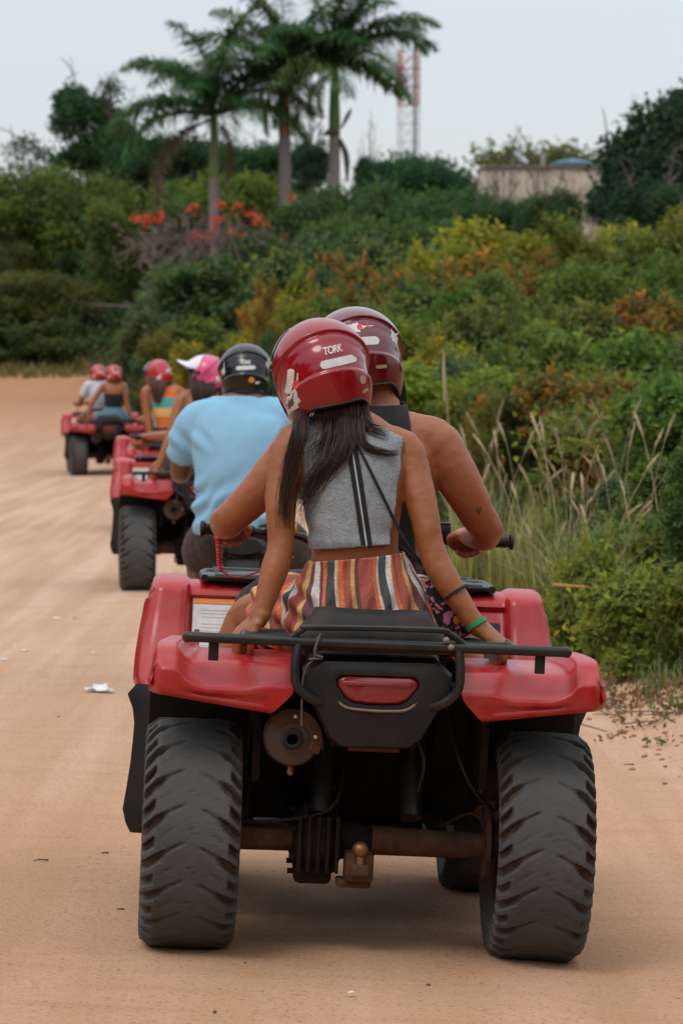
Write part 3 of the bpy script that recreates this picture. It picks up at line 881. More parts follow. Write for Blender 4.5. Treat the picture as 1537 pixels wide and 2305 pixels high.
# many small shrubs of every colour between the larger ones, so that the slope is one loose tangle
SW = (('yellow green', YG, 5), ('olive', OL, 5), ('mid green', MD, 5), ('rusty orange', ORG, 2.6), ('bright yellow', YEL, 1.1), ('grey green', GRY, 2), ('bluish green', BG, 2))
wts = np.array([q[2] for q in SW]); wts = wts / wts.sum()
for k in range(78):
    px = pg.uniform(560, 1560); top = pg.uniform(470 + 120 * sstep(1150, 700, px), 900)
    if px < 900 and top > 720: continue
    Yd = float(np.interp(top, (470, 560, 640, 720, 800, 900), (55, 51.5, 46, 38, 33, 27))) + pg.uniform(-1, 1)
    nm_, c_, _ = SW[int(pg.choice(len(SW), p=wts))]
    zone = ('under the terrace wall' if top < 560 and px > 1000 else 'above the two nearest helmets' if px < 900 else 'at the right edge of the slope' if px > 1400 else 'right above the driver\'s shoulder' if px < 1080 else 'in the middle of the right slope' if top < 720 else 'low behind the tall grass')
    plant(str(pg.choice(['shrub', 'fine'])), px, top, pg.uniform(28, 62), Yd, c_, 'small %s shrub %s' % (nm_, zone), 'small %s shrubs %s' % (nm_, zone))
# leafy weeds and low shrubs standing in the tall grass
for px, top, hw, Yd, col, wh in ((1125, 1120, 42, 25.5, GRY, 'next to the driver\'s elbow'), (1205, 1050, 48, 26.5, (.10, .14, .04), 'behind the left end of the tall grass'), (1285, 1105, 50, 23, MD, 'in the middle of the tall grass'), (1375, 1065, 55, 23, GRY, 'right of the middle of the tall grass'),
                                 (1470, 1020, 62, 21.5, MD, 'near the right edge in the tall grass'), (1230, 1165, 40, 22, (.13, .16, .045), 'at the foot of the tall grass'), (1510, 1140, 60, 20, (.09, .14, .036), 'at the right edge above the vine bushes'), (1345, 1180, 45, 20.5, (.12, .16, .04), 'between the tall grass and the vine bushes')):
    plant('shrub', px, top, hw, Yd, col, 'loose leafy shrub ' + wh, 'loose shrubs in the tall grass')
# nearest
plant('shrub', 1560, 965, 60, 18.8, (.06, .12, .03), 'broad leaved dark green bush hanging in at the right edge')
plant('broad', 1435, 1190, 100, 20.0, (.14, .175, .045), 'leafy green bush on the verge with grass growing through it')
plant('shrub', 1575, 1150, 70, 19.2, (.11, .16, .04), 'deep green bush at the right edge of the verge')
plant('broad', 1325, 1250, 80, 19.0, (.19, .21, .045), 'bright green vine bush spilling onto the road edge')
plant('broad', 1445, 1290, 105, 18.0, (.16, .19, .045), 'low vine bush in front of the verge, over the dead litter')
plant('broad', 1550, 1300, 80, 17.6, (.14, .18, .04), 'low vine bush cut by the right edge')

def single_out():
    """plants of one kind and zone are told apart from left to right"""
    seen = {}
    for o in COL.objects:
        if 'category' in o and o.get('label', '').startswith('small '): seen.setdefault(o['label'], []).append(o)
    words = {2: ('left', 'right')}
    nth = ('leftmost', 'second from left', 'third from left', 'fourth from left', 'fifth from left', 'sixth from left', 'seventh from left', 'eighth from left', 'ninth from left')
    num = ('', '', 'two', 'three', 'four', 'five', 'six', 'seven', 'eight', 'nine', 'ten')
    for lab, L in seen.items():
        if not 1 < len(L) <= 9: continue
        L.sort(key=lambda o: o.location.x / o.location.y)
        for k, o in enumerate(L):
            w = ('left' if k == 0 else 'right') if len(L) == 2 else 'rightmost' if k == len(L) - 1 else nth[k]
            o['label'] = w + ' of %s ' % num[len(L)] + lab.replace(' shrub ', ' shrubs ')
single_out()

# the flame tree: bare branches, orange blossom clusters
def flame_tree():
    g = np.random.default_rng(5)
    b0 = wp(372, 690, 88); gz = float(H(b0[0], b0[1]))
    t = thing('flame_tree', 'nearly bare spreading tree with clusters of orange blossom', 'tree', Matrix.Translation((b0[0], b0[1], gz - .05)))
    mb = MB()
    s = 88 / FPX
    q = lambda px, py, dy=0: ((px - 372) * s, dy, (690 - py) * s + b0[2] - gz)
    def br(pts, r0, r1): mb.tube([q(*p) for p in pts], np.linspace(r0, r1, len(pts)), 6, 10)
    br([(372, 720), (366, 660), (345, 605), (330, 570, .2)], .085, .055)
    br([(352, 612), (372, 560, -.3), (380, 520, -.4)], .05, .025)
    br([(345, 600), (420, 580, .3), (480, 590, .5), (520, 560, .8)], .055, .02)
    br([(420, 580), (425, 640, .3), (432, 690, .3)], .035, .02)
    tips = []
    for k in range(95):
        x0 = g.uniform(270, 600); y0 = g.uniform(520, 600) ; d0 = g.uniform(-1.2, 1.5)
        x1 = x0 + g.normal(20, 35); y1 = 455 + 75 * abs((x0 - 440) / 200) ** 1.5 + g.uniform(0, 70)
        br([(x0, y0, d0), ((x0 + x1) / 2 + g.normal(0, 14), (y0 + y1) / 2 - 8, d0 + g.normal(0, .2)), (x1, y1, d0 + g.normal(0, .3))], .022, .006)
        for w in range(3):
            xa, ya = lerp(x0, x1, .5 + .2 * w), lerp(y0, y1, .5 + .2 * w)
            br([(xa, ya, d0), (xa + g.normal(0, 18), ya - g.uniform(-6, 26), d0 + g.normal(0, .2))], .011, .004)
    for k in range(16):
        a = g.uniform(0, 1); br([(345 + 60 * a, 605, 0), (300 + 200 * g.random(), 560 + 30 * g.random(), g.normal(0, .8)), (280 + 320 * g.random(), 520 + 50 * g.random(), g.normal(0, 1))], .035, .012)
    part('branches', mb, M['twig'], t)
    for px, py, w, h in ((335, 490, 38, 13), (312, 488, 22, 9), (362, 484, 10, 15), (425, 468, 11, 9), (443, 458, 8, 6), (470, 525, 20, 10), (488, 490, 22, 10), (540, 525, 26, 12), (560, 478, 20, 10), (575, 496, 15, 10), (445, 530, 26, 12), (630, 535, 14, 8), (497, 455, 12, 9), (536, 460, 12, 8), (484, 510, 9, 8), (520, 520, 16, 8), (655, 440, 10, 8), (600, 500, 10, 6)):
        m = int(6 + w * h / 4)
        P = np.stack([px + g.normal(0, w * .42, m), py + g.normal(0, h * .42, m)], 1)
        P3 = np.array([q(a, b, g.normal(0, .3)) for a, b in P])
        V, F = leaves(P3, g.normal(size=(m, 3)), m, .085, .06, g, 0)
        o = part('blossom', mesh_np('blossom', V, F, M['petal']), None, t)
flame_tree()
mb = MB()
P0, P1 = wp(205, 686, 101), wp(345, 700, 101)
mb.tube([P0, (P0 + P1) / 2 + [0, 0, .05], P1], [.03, .045, .03], 6, 8)
tag(part('dead_branch', mb, M['twig'], None), 'long dead branch lying out of the bushes left of the road', 'branch')

# ------------------------------------------------------------------ royal palms
def frond_mesh(seed, length, rise, droop, mat):
    """rachis leaves the crown along +x, rises, then arches over; leaflets all along it"""
    g = np.random.default_rng(seed)
    k = 46; t = np.linspace(0, 1, k)
    ang = R(rise) - R(droop) * t ** 1.35
    dx = np.cos(ang) * length / k; dz = np.sin(ang) * length / k
    Pr = np.stack([np.cumsum(dx), np.zeros(k), np.cumsum(dz)], 1)
    T = np.stack([np.cos(ang), 0 * ang, np.sin(ang)], 1); Nn = np.stack([-np.sin(ang), 0 * ang, np.cos(ang)], 1)
    mb = MB(); mb.tube(Pr, np.linspace(.045, .008, k), 5)
    Vr, Fr = mb.verts(), np.array([f for f in mb.F if len(f) == 4])
    Fr = np.concatenate([Fr[:, [0, 1, 2]], Fr[:, [0, 2, 3]]])
    VV, FF, TT = [Vr], [Fr], [np.full(len(Vr), .35)]; c = len(Vr)
    m = 115
    for side in (-1, 1):
        tt = np.linspace(.13, 1, m); idx = np.clip((tt * (k - 1)).astype(int), 0, k - 1)
        Ll = length * .235 * np.clip(np.sin(np.pi * np.clip(tt * .9 + .06, 0, 1)) ** .6, .25, 1) * g.uniform(.8, 1.1, m)
        up = g.normal(.12, .42, m)
        D = T[idx] * g.uniform(.35, .75, m)[:, None] + np.array([0, side, 0]) * 1.0 + Nn[idx] * up[:, None]
        D /= np.linalg.norm(D, axis=1)[:, None]
        A = Pr[idx]; B = A + D * (Ll * .5)[:, None]; D2 = D * .85 + np.array([0, 0, -.6]); D2 /= np.linalg.norm(D2, axis=1)[:, None]
        Cc = B + D2 * (Ll * .55)[:, None]
        Wd = np.cross(D, [0, 0, 1.]); Wd /= np.maximum(np.linalg.norm(Wd, axis=1), 1e-6)[:, None]; Wd *= .024 * length / 3.2
        V = np.stack([A - Wd * .6, A + Wd * .6, B + Wd, B - Wd, Cc], 1).reshape(-1, 3)
        q = np.arange(m)[:, None] * 5 + c
        FF.append(np.concatenate([q + [0, 1, 2], q + [0, 2, 3], q + [3, 2, 4]], 0)); VV.append(V); c += len(V)
        TT.append(np.repeat(np.clip(g.normal(.42, .12, m), 0, 1), 5))
    return mesh_np('frond', np.vstack(VV), np.vstack(FF), M[mat], np.concatenate(TT))
FR = [frond_mesh(300 + q, 3.3, r_, d_, 'frond') for q, (r_, d_) in enumerate(((82, 55), (66, 72), (50, 84), (36, 92), (22, 88), (58, 104)))]

def palm(label, px, base_py, top_py, w, rings_, shaft_mat, fronds, dead, seed, Yd=100.):
    g = np.random.default_rng(seed)
    B, T = wp(px[0], base_py, Yd), wp(px[1], top_py, Yd)
    gz = float(H(B[0], B[1]))
    t = thing('royal_palm', label, 'palm tree', Matrix.Translation((B[0], B[1], gz)))
    h = T[2] - gz; dx = T[0] - B[0]
    zs = wp(0, rings_, Yd)[2] - gz
    mb = MB()
    zz = np.linspace(-.2, zs, 26)
    rr = w / 2 * (1.05 - .12 * zz / zs) * (1 + .03 * (np.arange(26) % 2)); rr[0] *= 1.3
    mb.tube(np.stack([dx * zz / h, 0 * zz, zz], 1), rr, 12)
    part('trunk', mb, M['palmtrunk'], t)
    mb = MB(); zz = np.linspace(zs - .02, h, 10)
    mb.tube(np.stack([dx * zz / h, 0 * zz, zz], 1), w / 2 * np.linspace(1.0, .5, 10) * (1 + .12 * np.sin(np.linspace(0, 3.1, 10))), 12)
    part('crownshaft', mb, M[shaft_mat], t)
    for az, tilt, v, s in fronds:
        o = link('frond', FR[v], t); o.location = (dx, 0, h - .12)
        o.rotation_euler = (0, R(-tilt), R(az)); o.scale = (s, s, s)
        o.color = tuple(np.array((.058, .140, .054)) * g.uniform(.7, 1.35) * np.array([g.uniform(.8, 1.5), 1, .9])) + (1,)
    for az, tilt, v, s in dead:
        o = link('dead_frond', FR[v], t); o.location = (dx, 0, h - .2); o.rotation_euler = (0, R(-tilt), R(az)); o.scale = (s, s * .5, s)
        o.color = (.19, .12, .075, 1)
        o['label'] = 'dry brown hanging frond'
    return t, dx, h, zs

def ringf(n, seed, s=1.):
    g = np.random.default_rng(seed); L = []
    for k in range(n):
        L.append((k * 137.5 + g.uniform(-18, 18), g.uniform(-12, 10), int(k * 6 / n + g.uniform(-.6, .9)) % 6, s * g.uniform(.85, 1.08)))
    return L
palm('leftmost royal palm with a leaning crown and a dry drooping frond', (481, 482), 640, 250, .30, 400, 'crownshaft_olive',
     ringf(16, 1, 1.0) + [(178, -8, 3, 1.0), (196, -26, 3, 1.02), (168, 12, 2, 1.), (6, -14, 3, .95), (150, 25, 1, 1.), (-10, 10, 2, .95)],
     [(190, -42, 4, .98), (40, -60, 4, .6)], 11)
palm('middle royal palm with an orange brown sheath on its trunk', (643, 640), 640, 168, .35, 300, 'crownshaft_brown',
     ringf(17, 2, 1.04) + [(170, 6, 2, 1.), (185, 25, 1, 1.), (10, 0, 3, 1.), (200, -10, 3, .9)], [(110, -70, 4, .5), (215, -55, 4, .55), (330, -65, 4, .5)], 12)
t, dx, h, zs = palm('rightmost royal palm with a long green crownshaft and a broken sheath', (752, 753), 620, 142, .33, 288, 'crownshaft',
     ringf(15, 3, 1.02) + [(2, 8, 2, 1.05), (-6, 30, 1, 1.15), (8, 14, 3, 1.0), (186, -30, 4, .8), (175, 4, 3, .8), (350, -10, 4, .8)], [(200, 20, 5, .55), (180, -50, 4, .5), (160, -60, 4, .45)], 13)
mb = MB(); mb.tube([(-.3, -.1, zs - .2), (-.1, -.22, zs - .1), (.16, -.2, zs - .12)], [.03, .1, .04], 8, 8); mb.tube([(.16, -.1, zs - .3), (.34, 0, zs - .8), (.36, 0, zs - 1.5)], [.05, .09, .03], 6, 8); mb.tube([(.2, -.1, zs), (.38, -.1, zs + .35), (.48, -.1, zs + .55)], [.03, .07, .02], 6, 6)
part('dry_sheath', mb, M['bark'], t)

# ------------------------------------------------------------------ lattice tower, terrace with dish, posts and umbrella
def tower():
    cx, Yt = 6.52, 350.; gz = float(H(cx, Yt))
    t = thing('lattice_tower', 'red and white lattice radio tower on the horizon', 'tower', Matrix.Translation((cx, Yt, gz)) @ Matrix.Rotation(R(12), 4, 'Z'))
    red = pmat('red_tower_paint', (.44, .11, .075), .6); wht = pmat('white_tower_paint', (.62, .66, .69), .6); dk = pmat('cable_ladder', (.09, .14, .14), .7)
    a = .88; top = wp(0, 30, 350.)[2] - gz
    z = 0.; k = 0
    # band limits follow the painted bands of the real mast
    zb = [0] + [wp(0, q, Yt)[2] - gz for q in (236, 112, 28)]
    for k in range(len(zb) - 1):
        mb = MB(); z0, z1 = zb[k], zb[k + 1]
        for sx, sy in ((-1, -1), (1, -1), (1, 1), (-1, 1)): mb.tube([(sx * a, sy * a, z0), (sx * a, sy * a, z1)], .07, 5)
        m = max(2, round((z1 - z0) / 1.75)); dz = (z1 - z0) / m
        for q in range(m):
            A, B = z0 + q * dz, z0 + (q + 1) * dz
            for (x0, y0, x1, y1) in ((-1, -1, 1, -1), (1, -1, 1, 1), (1, 1, -1, 1), (-1, 1, -1, -1)):
                mb.tube([(x0 * a, y0 * a, A), (x1 * a, y1 * a, A)], .05, 4)
                mb.tube([(x0 * a, y0 * a, A), (x1 * a, y1 * a, B)], .045, 4); mb.tube([(x1 * a, y1 * a, A), (x0 * a, y0 * a, B)], .045, 4)
        part('section', mb, red if k % 2 else wht, t, label='red painted section' if k % 2 else 'white painted section')
    mb = MB()
    for q in np.arange(.2, top - 1, .4): mb.tube([(.25, -1.0, q), (.5, -1.0, q)], .02, 4)
    mb.box((.25, -1.0, top / 2), (.05, .05, top)); mb.box((.5, -1.0, top / 2), (.05, .05, top)); mb.box((.375, -.93, top / 2), (.09, .04, top))
    part('cable_ladder', mb, dk, t)
tower()

def wall_mat():
    m, n, l, b = nodes_of('stained_stone')
    tc = n.new('ShaderNodeTexCoord'); mpn = n.new('ShaderNodeMapping'); mpn.inputs['Scale'].default_value = (1, 1, .3)
    l.new(tc.outputs['Object'], mpn.inputs[0])
    t = noise(n, l, 3.6, 6, mpn.outputs[0], .7)
    r = ramp(n, l, t.outputs['Fac'], [(.28, (.10, .08, .065)), (.43, (.34, .28, .22)), (.60, (.50, .43, .345)), (.75, (.58, .52, .44))])
    l.new(r.outputs[0], b.inputs['Base Color']); b.inputs['Roughness'].default_value = .95
    return m
def terrace():
    Yb = 160.; A, B = wp(1085, 376, Yb), wp(1500, 376, Yb)
    gz = float(H(A[0], Yb)); h = A[2] - gz
    t = thing('terrace_building', 'flat roofed stone building with stained walls above the bushes', 'building', Matrix.Translation((A[0], Yb, gz)))
    w = B[0] - A[0]; wm = wall_mat()
    mb = MB(); mb.box((w / 2, 2.5, h / 2 - .1), (w, 5, h + .1), bev=.04)
    g = np.random.default_rng(4)
    part('wall', mb, wm, t)
    mb = MB(); mb.box((w / 2, 2.45, h + .03), (w + .1, 5.2, .1), bev=.02)
    part('parapet', mb, pmat('parapet_concrete', (.20, .15, .125), .9, var=.3, vscale=2), t)
    grey = pmat('dish_grey', (.36, .38, .38), .6)
    # dish
    D = wp(1168, 358, Yb + 1)
    d = thing('satellite_dish', 'tilted grey satellite dish on the flat roof', 'dish', Matrix.Translation((D[0], D[1], A[2] + .08)))
    mb = MB(); rot = rotm(0, 40, 20)
    pr = np.array([(r_, .10 * (r_ / .42) ** 2) for r_ in np.linspace(.0, .42, 8)] + [(.425, .115), (.40, .09)])
    q = MB(); q.lathe(np.column_stack([np.maximum(pr[:, 0], .004), pr[:, 1]]), axis='z', seg=20)
    mb.add(q.verts() @ rot.T + [0, 0, .38], q.F); part('bowl', mb, grey, d)
    mb = MB(); mb.tube([(0, 0, 0), (0, 0, .38)], .025, 6); mb.tube([(0, 0, .38), (-.18, -.05, .60)], .012, 5); part('mast', mb, grey, d)
    mb = MB(); mb.tube([(-.3, .1, 0), (-.26, .1, .55)], .02, 5); mb.tube([(-.34, .1, .5), (-.2, .1, .52)], .015, 5); part('arm', mb, grey, d)
    for px in (1219, 1225):
        D = wp(px, 352, Yb + 1)
        mb = MB(); mb.tube([(0, 0, 0), (0, 0, .62)], .022, 6); mb.box((0, 0, .01), (.1, .1, .02)); mb.ell((0, 0, .63), (.028, .028, .02))
        o = part('roof_post', mb, pmat('post_white', (.55, .56, .55), .6), None); o.location = (D[0], D[1], A[2] + .08)
        tag(o, ('left' if px < 1222 else 'right') + ' one of the twin white posts on the flat roof', 'post', 'twin posts on the roof')
    U = wp(1288, 356, Yb + 1.6)
    u = thing('patio_umbrella', 'blue patio umbrella open on the roof terrace', 'umbrella', Matrix.Translation((U[0], U[1], A[2] + .08)))
    blue = pmat('blue_canvas', (.075, .17, .24), .8, var=.15, vscale=3)
    hz = U[2] - A[2] - .08
    mb = MB(); n = 8; Rr = 1.0
    rg = []
    for f_, z_ in ((.02, hz), (.5, hz - .07), (1.0, hz - .2), (1.0, hz - .30)):
        rg.append([(math.cos(2 * math.pi * k / 32) * Rr * f_ * (1 - .05 * abs(math.sin(n * math.pi * k / 32))), math.sin(2 * math.pi * k / 32) * Rr * f_ * (1 - .05 * abs(math.sin(n * math.pi * k / 32))), z_) for k in range(32)])
    mb.rings(np.array(rg), False); part('canopy', mb, blue, u)
    mb = MB(); mb.tube([(0, 0, 0), (0, 0, hz + .06)], .022, 6); part('pole', mb, grey, u)
    for k in range(8):
        a = 2 * math.pi * k / 8; mb = MB(); mb.tube([(0, 0, hz - .03), (math.cos(a) * Rr * .97, math.sin(a) * Rr * .97, hz - .22)], .01, 4); part('rib', mb, grey, u)
terrace()

# unseen thicket: left verge trees, and trees behind the camera added to block light
def unseen_trees():
    g = np.random.default_rng(88)
    o = bpy.data.objects.new('unseen_thicket', None); COL.objects.link(o)
    tag(o, 'unseen green thicket along the road, partly added behind the camera to block light', 'thicket', kind='stuff')
    spots = [(-7.5, -8, 3.6, 3.6), (-8.5, -15, 4.4, 4.6), (-4.5, -21, 4.4, 4.4), (0, -25, 4.8, 5.0), (4.8, -20, 4.4, 4.6), (6.8, -13, 4.0, 4.2), (6.2, -6.0, 3.2, 3.0), (6.6, .8, 2.8, 2.4), (7.0, 6.8, 2.4, 1.7)]
    spots += [(-10.5 - .05 * y + g.uniform(-1.5, .5), y, g.uniform(2.0, 3.2), g.uniform(1.3, 2.4)) for y in np.arange(-2, 100, 4.6)]
    spots += [(x + g.uniform(-2, 2), 116 + g.uniform(-6, 10) + .2 * abs(x), g.uniform(3, 4.5), g.uniform(2, 3)) for x in np.arange(-90, -20, 6)]
    spots += [(x, 60 + g.uniform(-10, 50) - .3 * x, g.uniform(3, 5), g.uniform(2, 3.5)) for x in np.arange(14, 80, 6)]
    for x, y, r, z in spots:
        c = link('crown', PL['canopy', int(g.integers(0, 4))][0], o, (x, y, float(H(x, y)) + z - r * .75))
        c.scale = (r, r, r * 1.25); c.rotation_euler = (0, 0, g.uniform(0, 6.28)); c.color = (.06 * g.uniform(.8, 1.3), .095 * g.uniform(.8, 1.3), .03, 1)
unseen_trees()

# ------------------------------------------------------------------ grass, undergrowth, litter
def blades(P, hgt, g, lean=.35, w=.006, tint=None):
    n = len(P); a = g.uniform(0, 6.283, n); D = np.stack([np.cos(a), np.sin(a), 0 * a], 1); Sd = np.stack([-np.sin(a), np.cos(a), 0 * a], 1)
    ln = g.uniform(.1, 1, n) * lean
    w = w * g.uniform(.7, 1.4, n)[:, None]
    m1 = P + D * (hgt * ln * .3)[:, None] + np.array([0, 0, 1.]) * (hgt * .55)[:, None]
    tp = P + D * (hgt * ln)[:, None] + np.array([0, 0, 1.]) * (hgt * (1 - .45 * ln))[:, None]
    V = np.stack([P - Sd * w, P + Sd * w, m1 + Sd * w * .8, m1 - Sd * w * .8, tp], 1).reshape(-1, 3)
    q = np.arange(n)[:, None] * 5
    F = np.concatenate([q + [0, 1, 2], q + [0, 2, 3], q + [3, 2, 4]], 0)
    t = g.normal(.45, .2, n) if tint is None else tint
    return V, F, np.repeat(np.clip(t, 0, 1), 5)

def scatter(n, y0, y1, d0, d1, g, p=1.):
    y = y0 * (y1 / y0) ** g.random(n); d = d0 + (d1 - d0) * g.random(n) ** p
    x = road_edge(y) + d
    return np.stack([x, y, H(x, y)], 1), d

g = np.random.default_rng(41)
P, d = scatter(17000, 17.2, 48, .15, 4.2, g, 1.0)
keep = (fnoise(P * [1.1, .5, 0] + 5) + .9 * sstep(0, .9, d) - .35 > g.normal(0, .25, len(P)) )
P = P[keep]; d = d[keep]
V, F, T = blades(P, (.08 + .45 * sstep(.1, 1.0, d)) * g.uniform(.5, 1.3, len(P)), g, .6, .0045 * (P[:, 1] / 20).mean())
o = link('grass', mesh_np('grass', V, F, M['drygrass'], T)); o.color = (.25, .23, .11, 1)
tag(o, 'short green and straw coloured grass along the right verge', 'grass', kind='stuff')
P, d = scatter(12000, 18, 60, -.22, .8, g, .8)
P = P[fnoise(P * [1.6, .5, 0] + 3) + d * 1.5 > -.05]
V, F, T = blades(P, g.uniform(.03, .20, len(P)), g, 1.3, .0055)
o = link('dry_grass', mesh_np('dry_grass', V, F, M['drygrass'], T)); o.color = (.27, .21, .10, 1)
tag(o, 'flattened dry grass at the edge of the dirt', 'grass', kind='stuff')
# far left verge
x = g.uniform(-13, -2, 5000); y = far_edge(x) + g.uniform(-5, 5, 5000); P = np.stack([x, y, H(x, y)], 1)
V, F, T = blades(P, g.uniform(.15, .5, len(P)), g, .8, .02)
o = link('verge_grass', mesh_np('verge_grass', V, F, M['drygrass'], T)); o.color = (.16, .135, .05, 1)
tag(o, 'dry grass on the far verge of the bend', 'grass', kind='stuff')
# leafy undergrowth between and under the shrubs
P, d = scatter(9500, 19, 130, .55, 11, g, 1.0)
P = P[np.abs(P[:, 0]) < .12 * P[:, 1] + 1.5]
m = len(P); per = 9
L = np.repeat(.05 * (P[:, 1] / 25) ** .55, per)
PP = np.repeat(P, per, 0) + g.normal(size=(m * per, 3)) * np.stack([L * 2.2, L * 2.2, L * 1.2], 1); PP[:, 2] += np.abs(g.normal(0, 1, m * per)) * L * 3.2
V, F = leaves(PP, g.normal(size=(m * per, 3)) * .4 + [0, 0, .8], m * per, L[:, None] * 2, L[:, None], g, .2)
o = link('undergrowth', mesh_np('undergrowth', V, F, M['leaf'], np.repeat(np.clip(np.repeat(g.normal(.45, .12, m), per) + g.normal(0, .1, m * per), 0, 1), 4))); o.color = (.06, .09, .032, 1)
tag(o, 'low leafy undergrowth covering the bank between the shrubs', 'undergrowth', kind='stuff')

# loose leafy growth filling the gaps of the right slope between the shrubs
for nm_, col_, cnt in (('yellow_green_scrub', (.19, .19, .035), 420), ('olive_scrub', (.13, .14, .036), 520), ('green_scrub', (.085, .14, .036), 520)):
    Yd = 26 * (56 / 26) ** g.random(cnt); px = g.uniform(560, 1570, cnt)
    row = np.interp(Yd, (26, 27, 33, 38, 46, 51.5, 56), (925, 900, 800, 720, 640, 560, 490)) + g.uniform(25, 120, cnt)
    P = np.array([wp(a_, b_, c_) for a_, b_, c_ in zip(px, row, Yd)])
    P = P[(P[:, 0] > road_edge(P[:, 1]) + .25) & (P[:, 2] > H(P[:, 0], P[:, 1]))]; m = len(P); per = 10
    L = np.repeat(g.uniform(.045, .075, m), per)
    PP = np.repeat(P, per, 0) + g.normal(size=(m * per, 3)) * L[:, None] * [1.8, 1.8, 1.3]
    V, F = leaves(PP, g.normal(size=(m * per, 3)) * .5 + [0, -.2, .7], m * per, L[:, None] * 1.5, L[:, None] * .75, g, .2)
    o = link(nm_, mesh_np(nm_, V, F, M['leaf'], np.repeat(np.clip(np.repeat(g.normal(.45, .13, m), per) + g.normal(0, .1, m * per), 0, 1), 4))); o.color = col_ + (1,)
    tag(o, 'loose %s growth filling the gaps between the shrubs of the right slope' % nm_.replace('_scrub', '').replace('_', ' '), 'scrub', kind='stuff')

# tall flowering grass, clump by clump
seedmat = pmat('straw_seed_head', (.36, .28, .16), .9, var=.2)
def clump(seed):
    g = np.random.default_rng(seed)
    P = g.normal(0, .09, (110, 3)); P[:, 2] = 0
    V, F, T = blades(P, g.uniform(.35, .85, 110), g, .75, .0055)
    b = mesh_np('blades', V, F, M['drygrass'], T)
    st = []
    for k in range(3):
        a = g.uniform(0, 6.28); ln = g.uniform(.05, .5); hh = g.uniform(.6, 1.05)
        D = np.array([math.cos(a), math.sin(a), 0])
        pts = [g.normal(0, .05, 3) * [1, 1, 0], D * ln * .35 * hh + [0, 0, hh * .6], D * ln * .8 * hh + [0, 0, hh * .92], D * (ln * 1.0 + .04) * hh + [0, 0, hh * (1.10 - .12 * ln)]]
        pts = catmull(np.array(pts), 14)
        mb = MB(); mb.tube(pts[:11], np.linspace(.003, .0018, 11), 4)
        hb = MB(); hb.tube(pts[9:], [.002, .006, .0075, .006, .002], 6, 10)
        v = hb.verts(); hb.V = [v + g.normal(0, .002, v.shape)]
        st.append((mesh_from('stalk', mb.verts(), mb.F, seedmat), mesh_from('seed_head', hb.verts(), hb.F, seedmat)))
    return b, st
CL = [clump(500 + k) for k in range(5)]
spots = [(1055, 1150, 24), (1110, 1170, 23), (1150, 1180, 22.5), (1135, 1130, 25), (1200, 1190, 21.5), (1245, 1170, 22), (1275, 1200, 21), (1230, 1230, 20.8), (1320, 1160, 21.5), (1355, 1190, 20.8), (1390, 1120, 22), (1420, 1060, 23), (1460, 1080, 22), (1500, 1100, 21), (1310, 1090, 24), (1180, 1100, 25.5), (1260, 1100, 25), (1530, 1010, 22), (1440, 1200, 20), (1350, 1260, 19.4), (1290, 1240, 19.9), (1080, 1110, 26), (1480, 1010, 24), (1375, 1040, 25.5)]
for k, (px, py, Yd) in enumerate(spots):
    Q = wp(px, py, Yd); gz = float(H(Q[0], Yd))
    o = bpy.data.objects.new('tall_grass', None); COL.objects.link(o)
    o.location = (Q[0], Yd, gz); o.rotation_euler = (0, 0, g.uniform(0, 6.28)); s = g.uniform(.9, 1.15); o.scale = (s, s, s * g.uniform(.9, 1.2))
    tag(o, 'clump of tall grass with straw coloured seed heads on the right verge', 'grass', 'clumps of tall seeding grass')
    b, st = CL[k % 5]
    c = link('blades', b, o); c.color = (.19, .19, .07, 1)
    for a_, h_ in st:
        link('stalk', a_, link('seed_head', h_, o))
# one very tall stalk behind the driver's helmet
Q = wp(1012, 935, 23); gz = float(H(Q[0], 23)); top = wp(998, 785, 23)
t = thing('grass_stalk', 'single very tall pale grass stalk right of the wine red helmet', 'grass', Matrix.Translation((Q[0], 23, gz)))
mb = MB(); mb.tube([(0, 0, -.02), (0, 0, (top[2] - gz) * .6), (top[0] - Q[0], 0, top[2] - gz)], [.004, .004, .003], 5, 10); part('stalk', mb, seedmat, t)
mb = MB(); hh = top[2] - gz; mb.tube([((top[0] - Q[0]) * .8, 0, hh * .80), ((top[0] - Q[0]) * .9, 0, hh * .9), (top[0] - Q[0], 0, hh)], [.006, .012, .003], 6, 8); part('seed_head', mb, seedmat, t)
# dry fallen stalk over the vine bush
A, B = wp(1245, 1316, 18.3), wp(1440, 1352, 18.0)
mb = MB(); mb.tube([A, (A + B) / 2 + [0, 0, .02], B], [.0075, .006, .003], 6, 10)
tag(part('dry_stalk', mb, pmat('orange_straw', (.46, .24, .10), .9), None), 'orange dry stalk leaning across the vine bush', 'stalk')
mb = MB(); A2 = wp(1262, 1318, 18.3); B2 = wp(1270, 1385, 18.3); mb.tube([A2, B2], [.006, .004], 5, 4)
tag(part('dry_twig', mb, M['twig'], None), 'short dry twig hanging beside the orange stalk', 'twig')

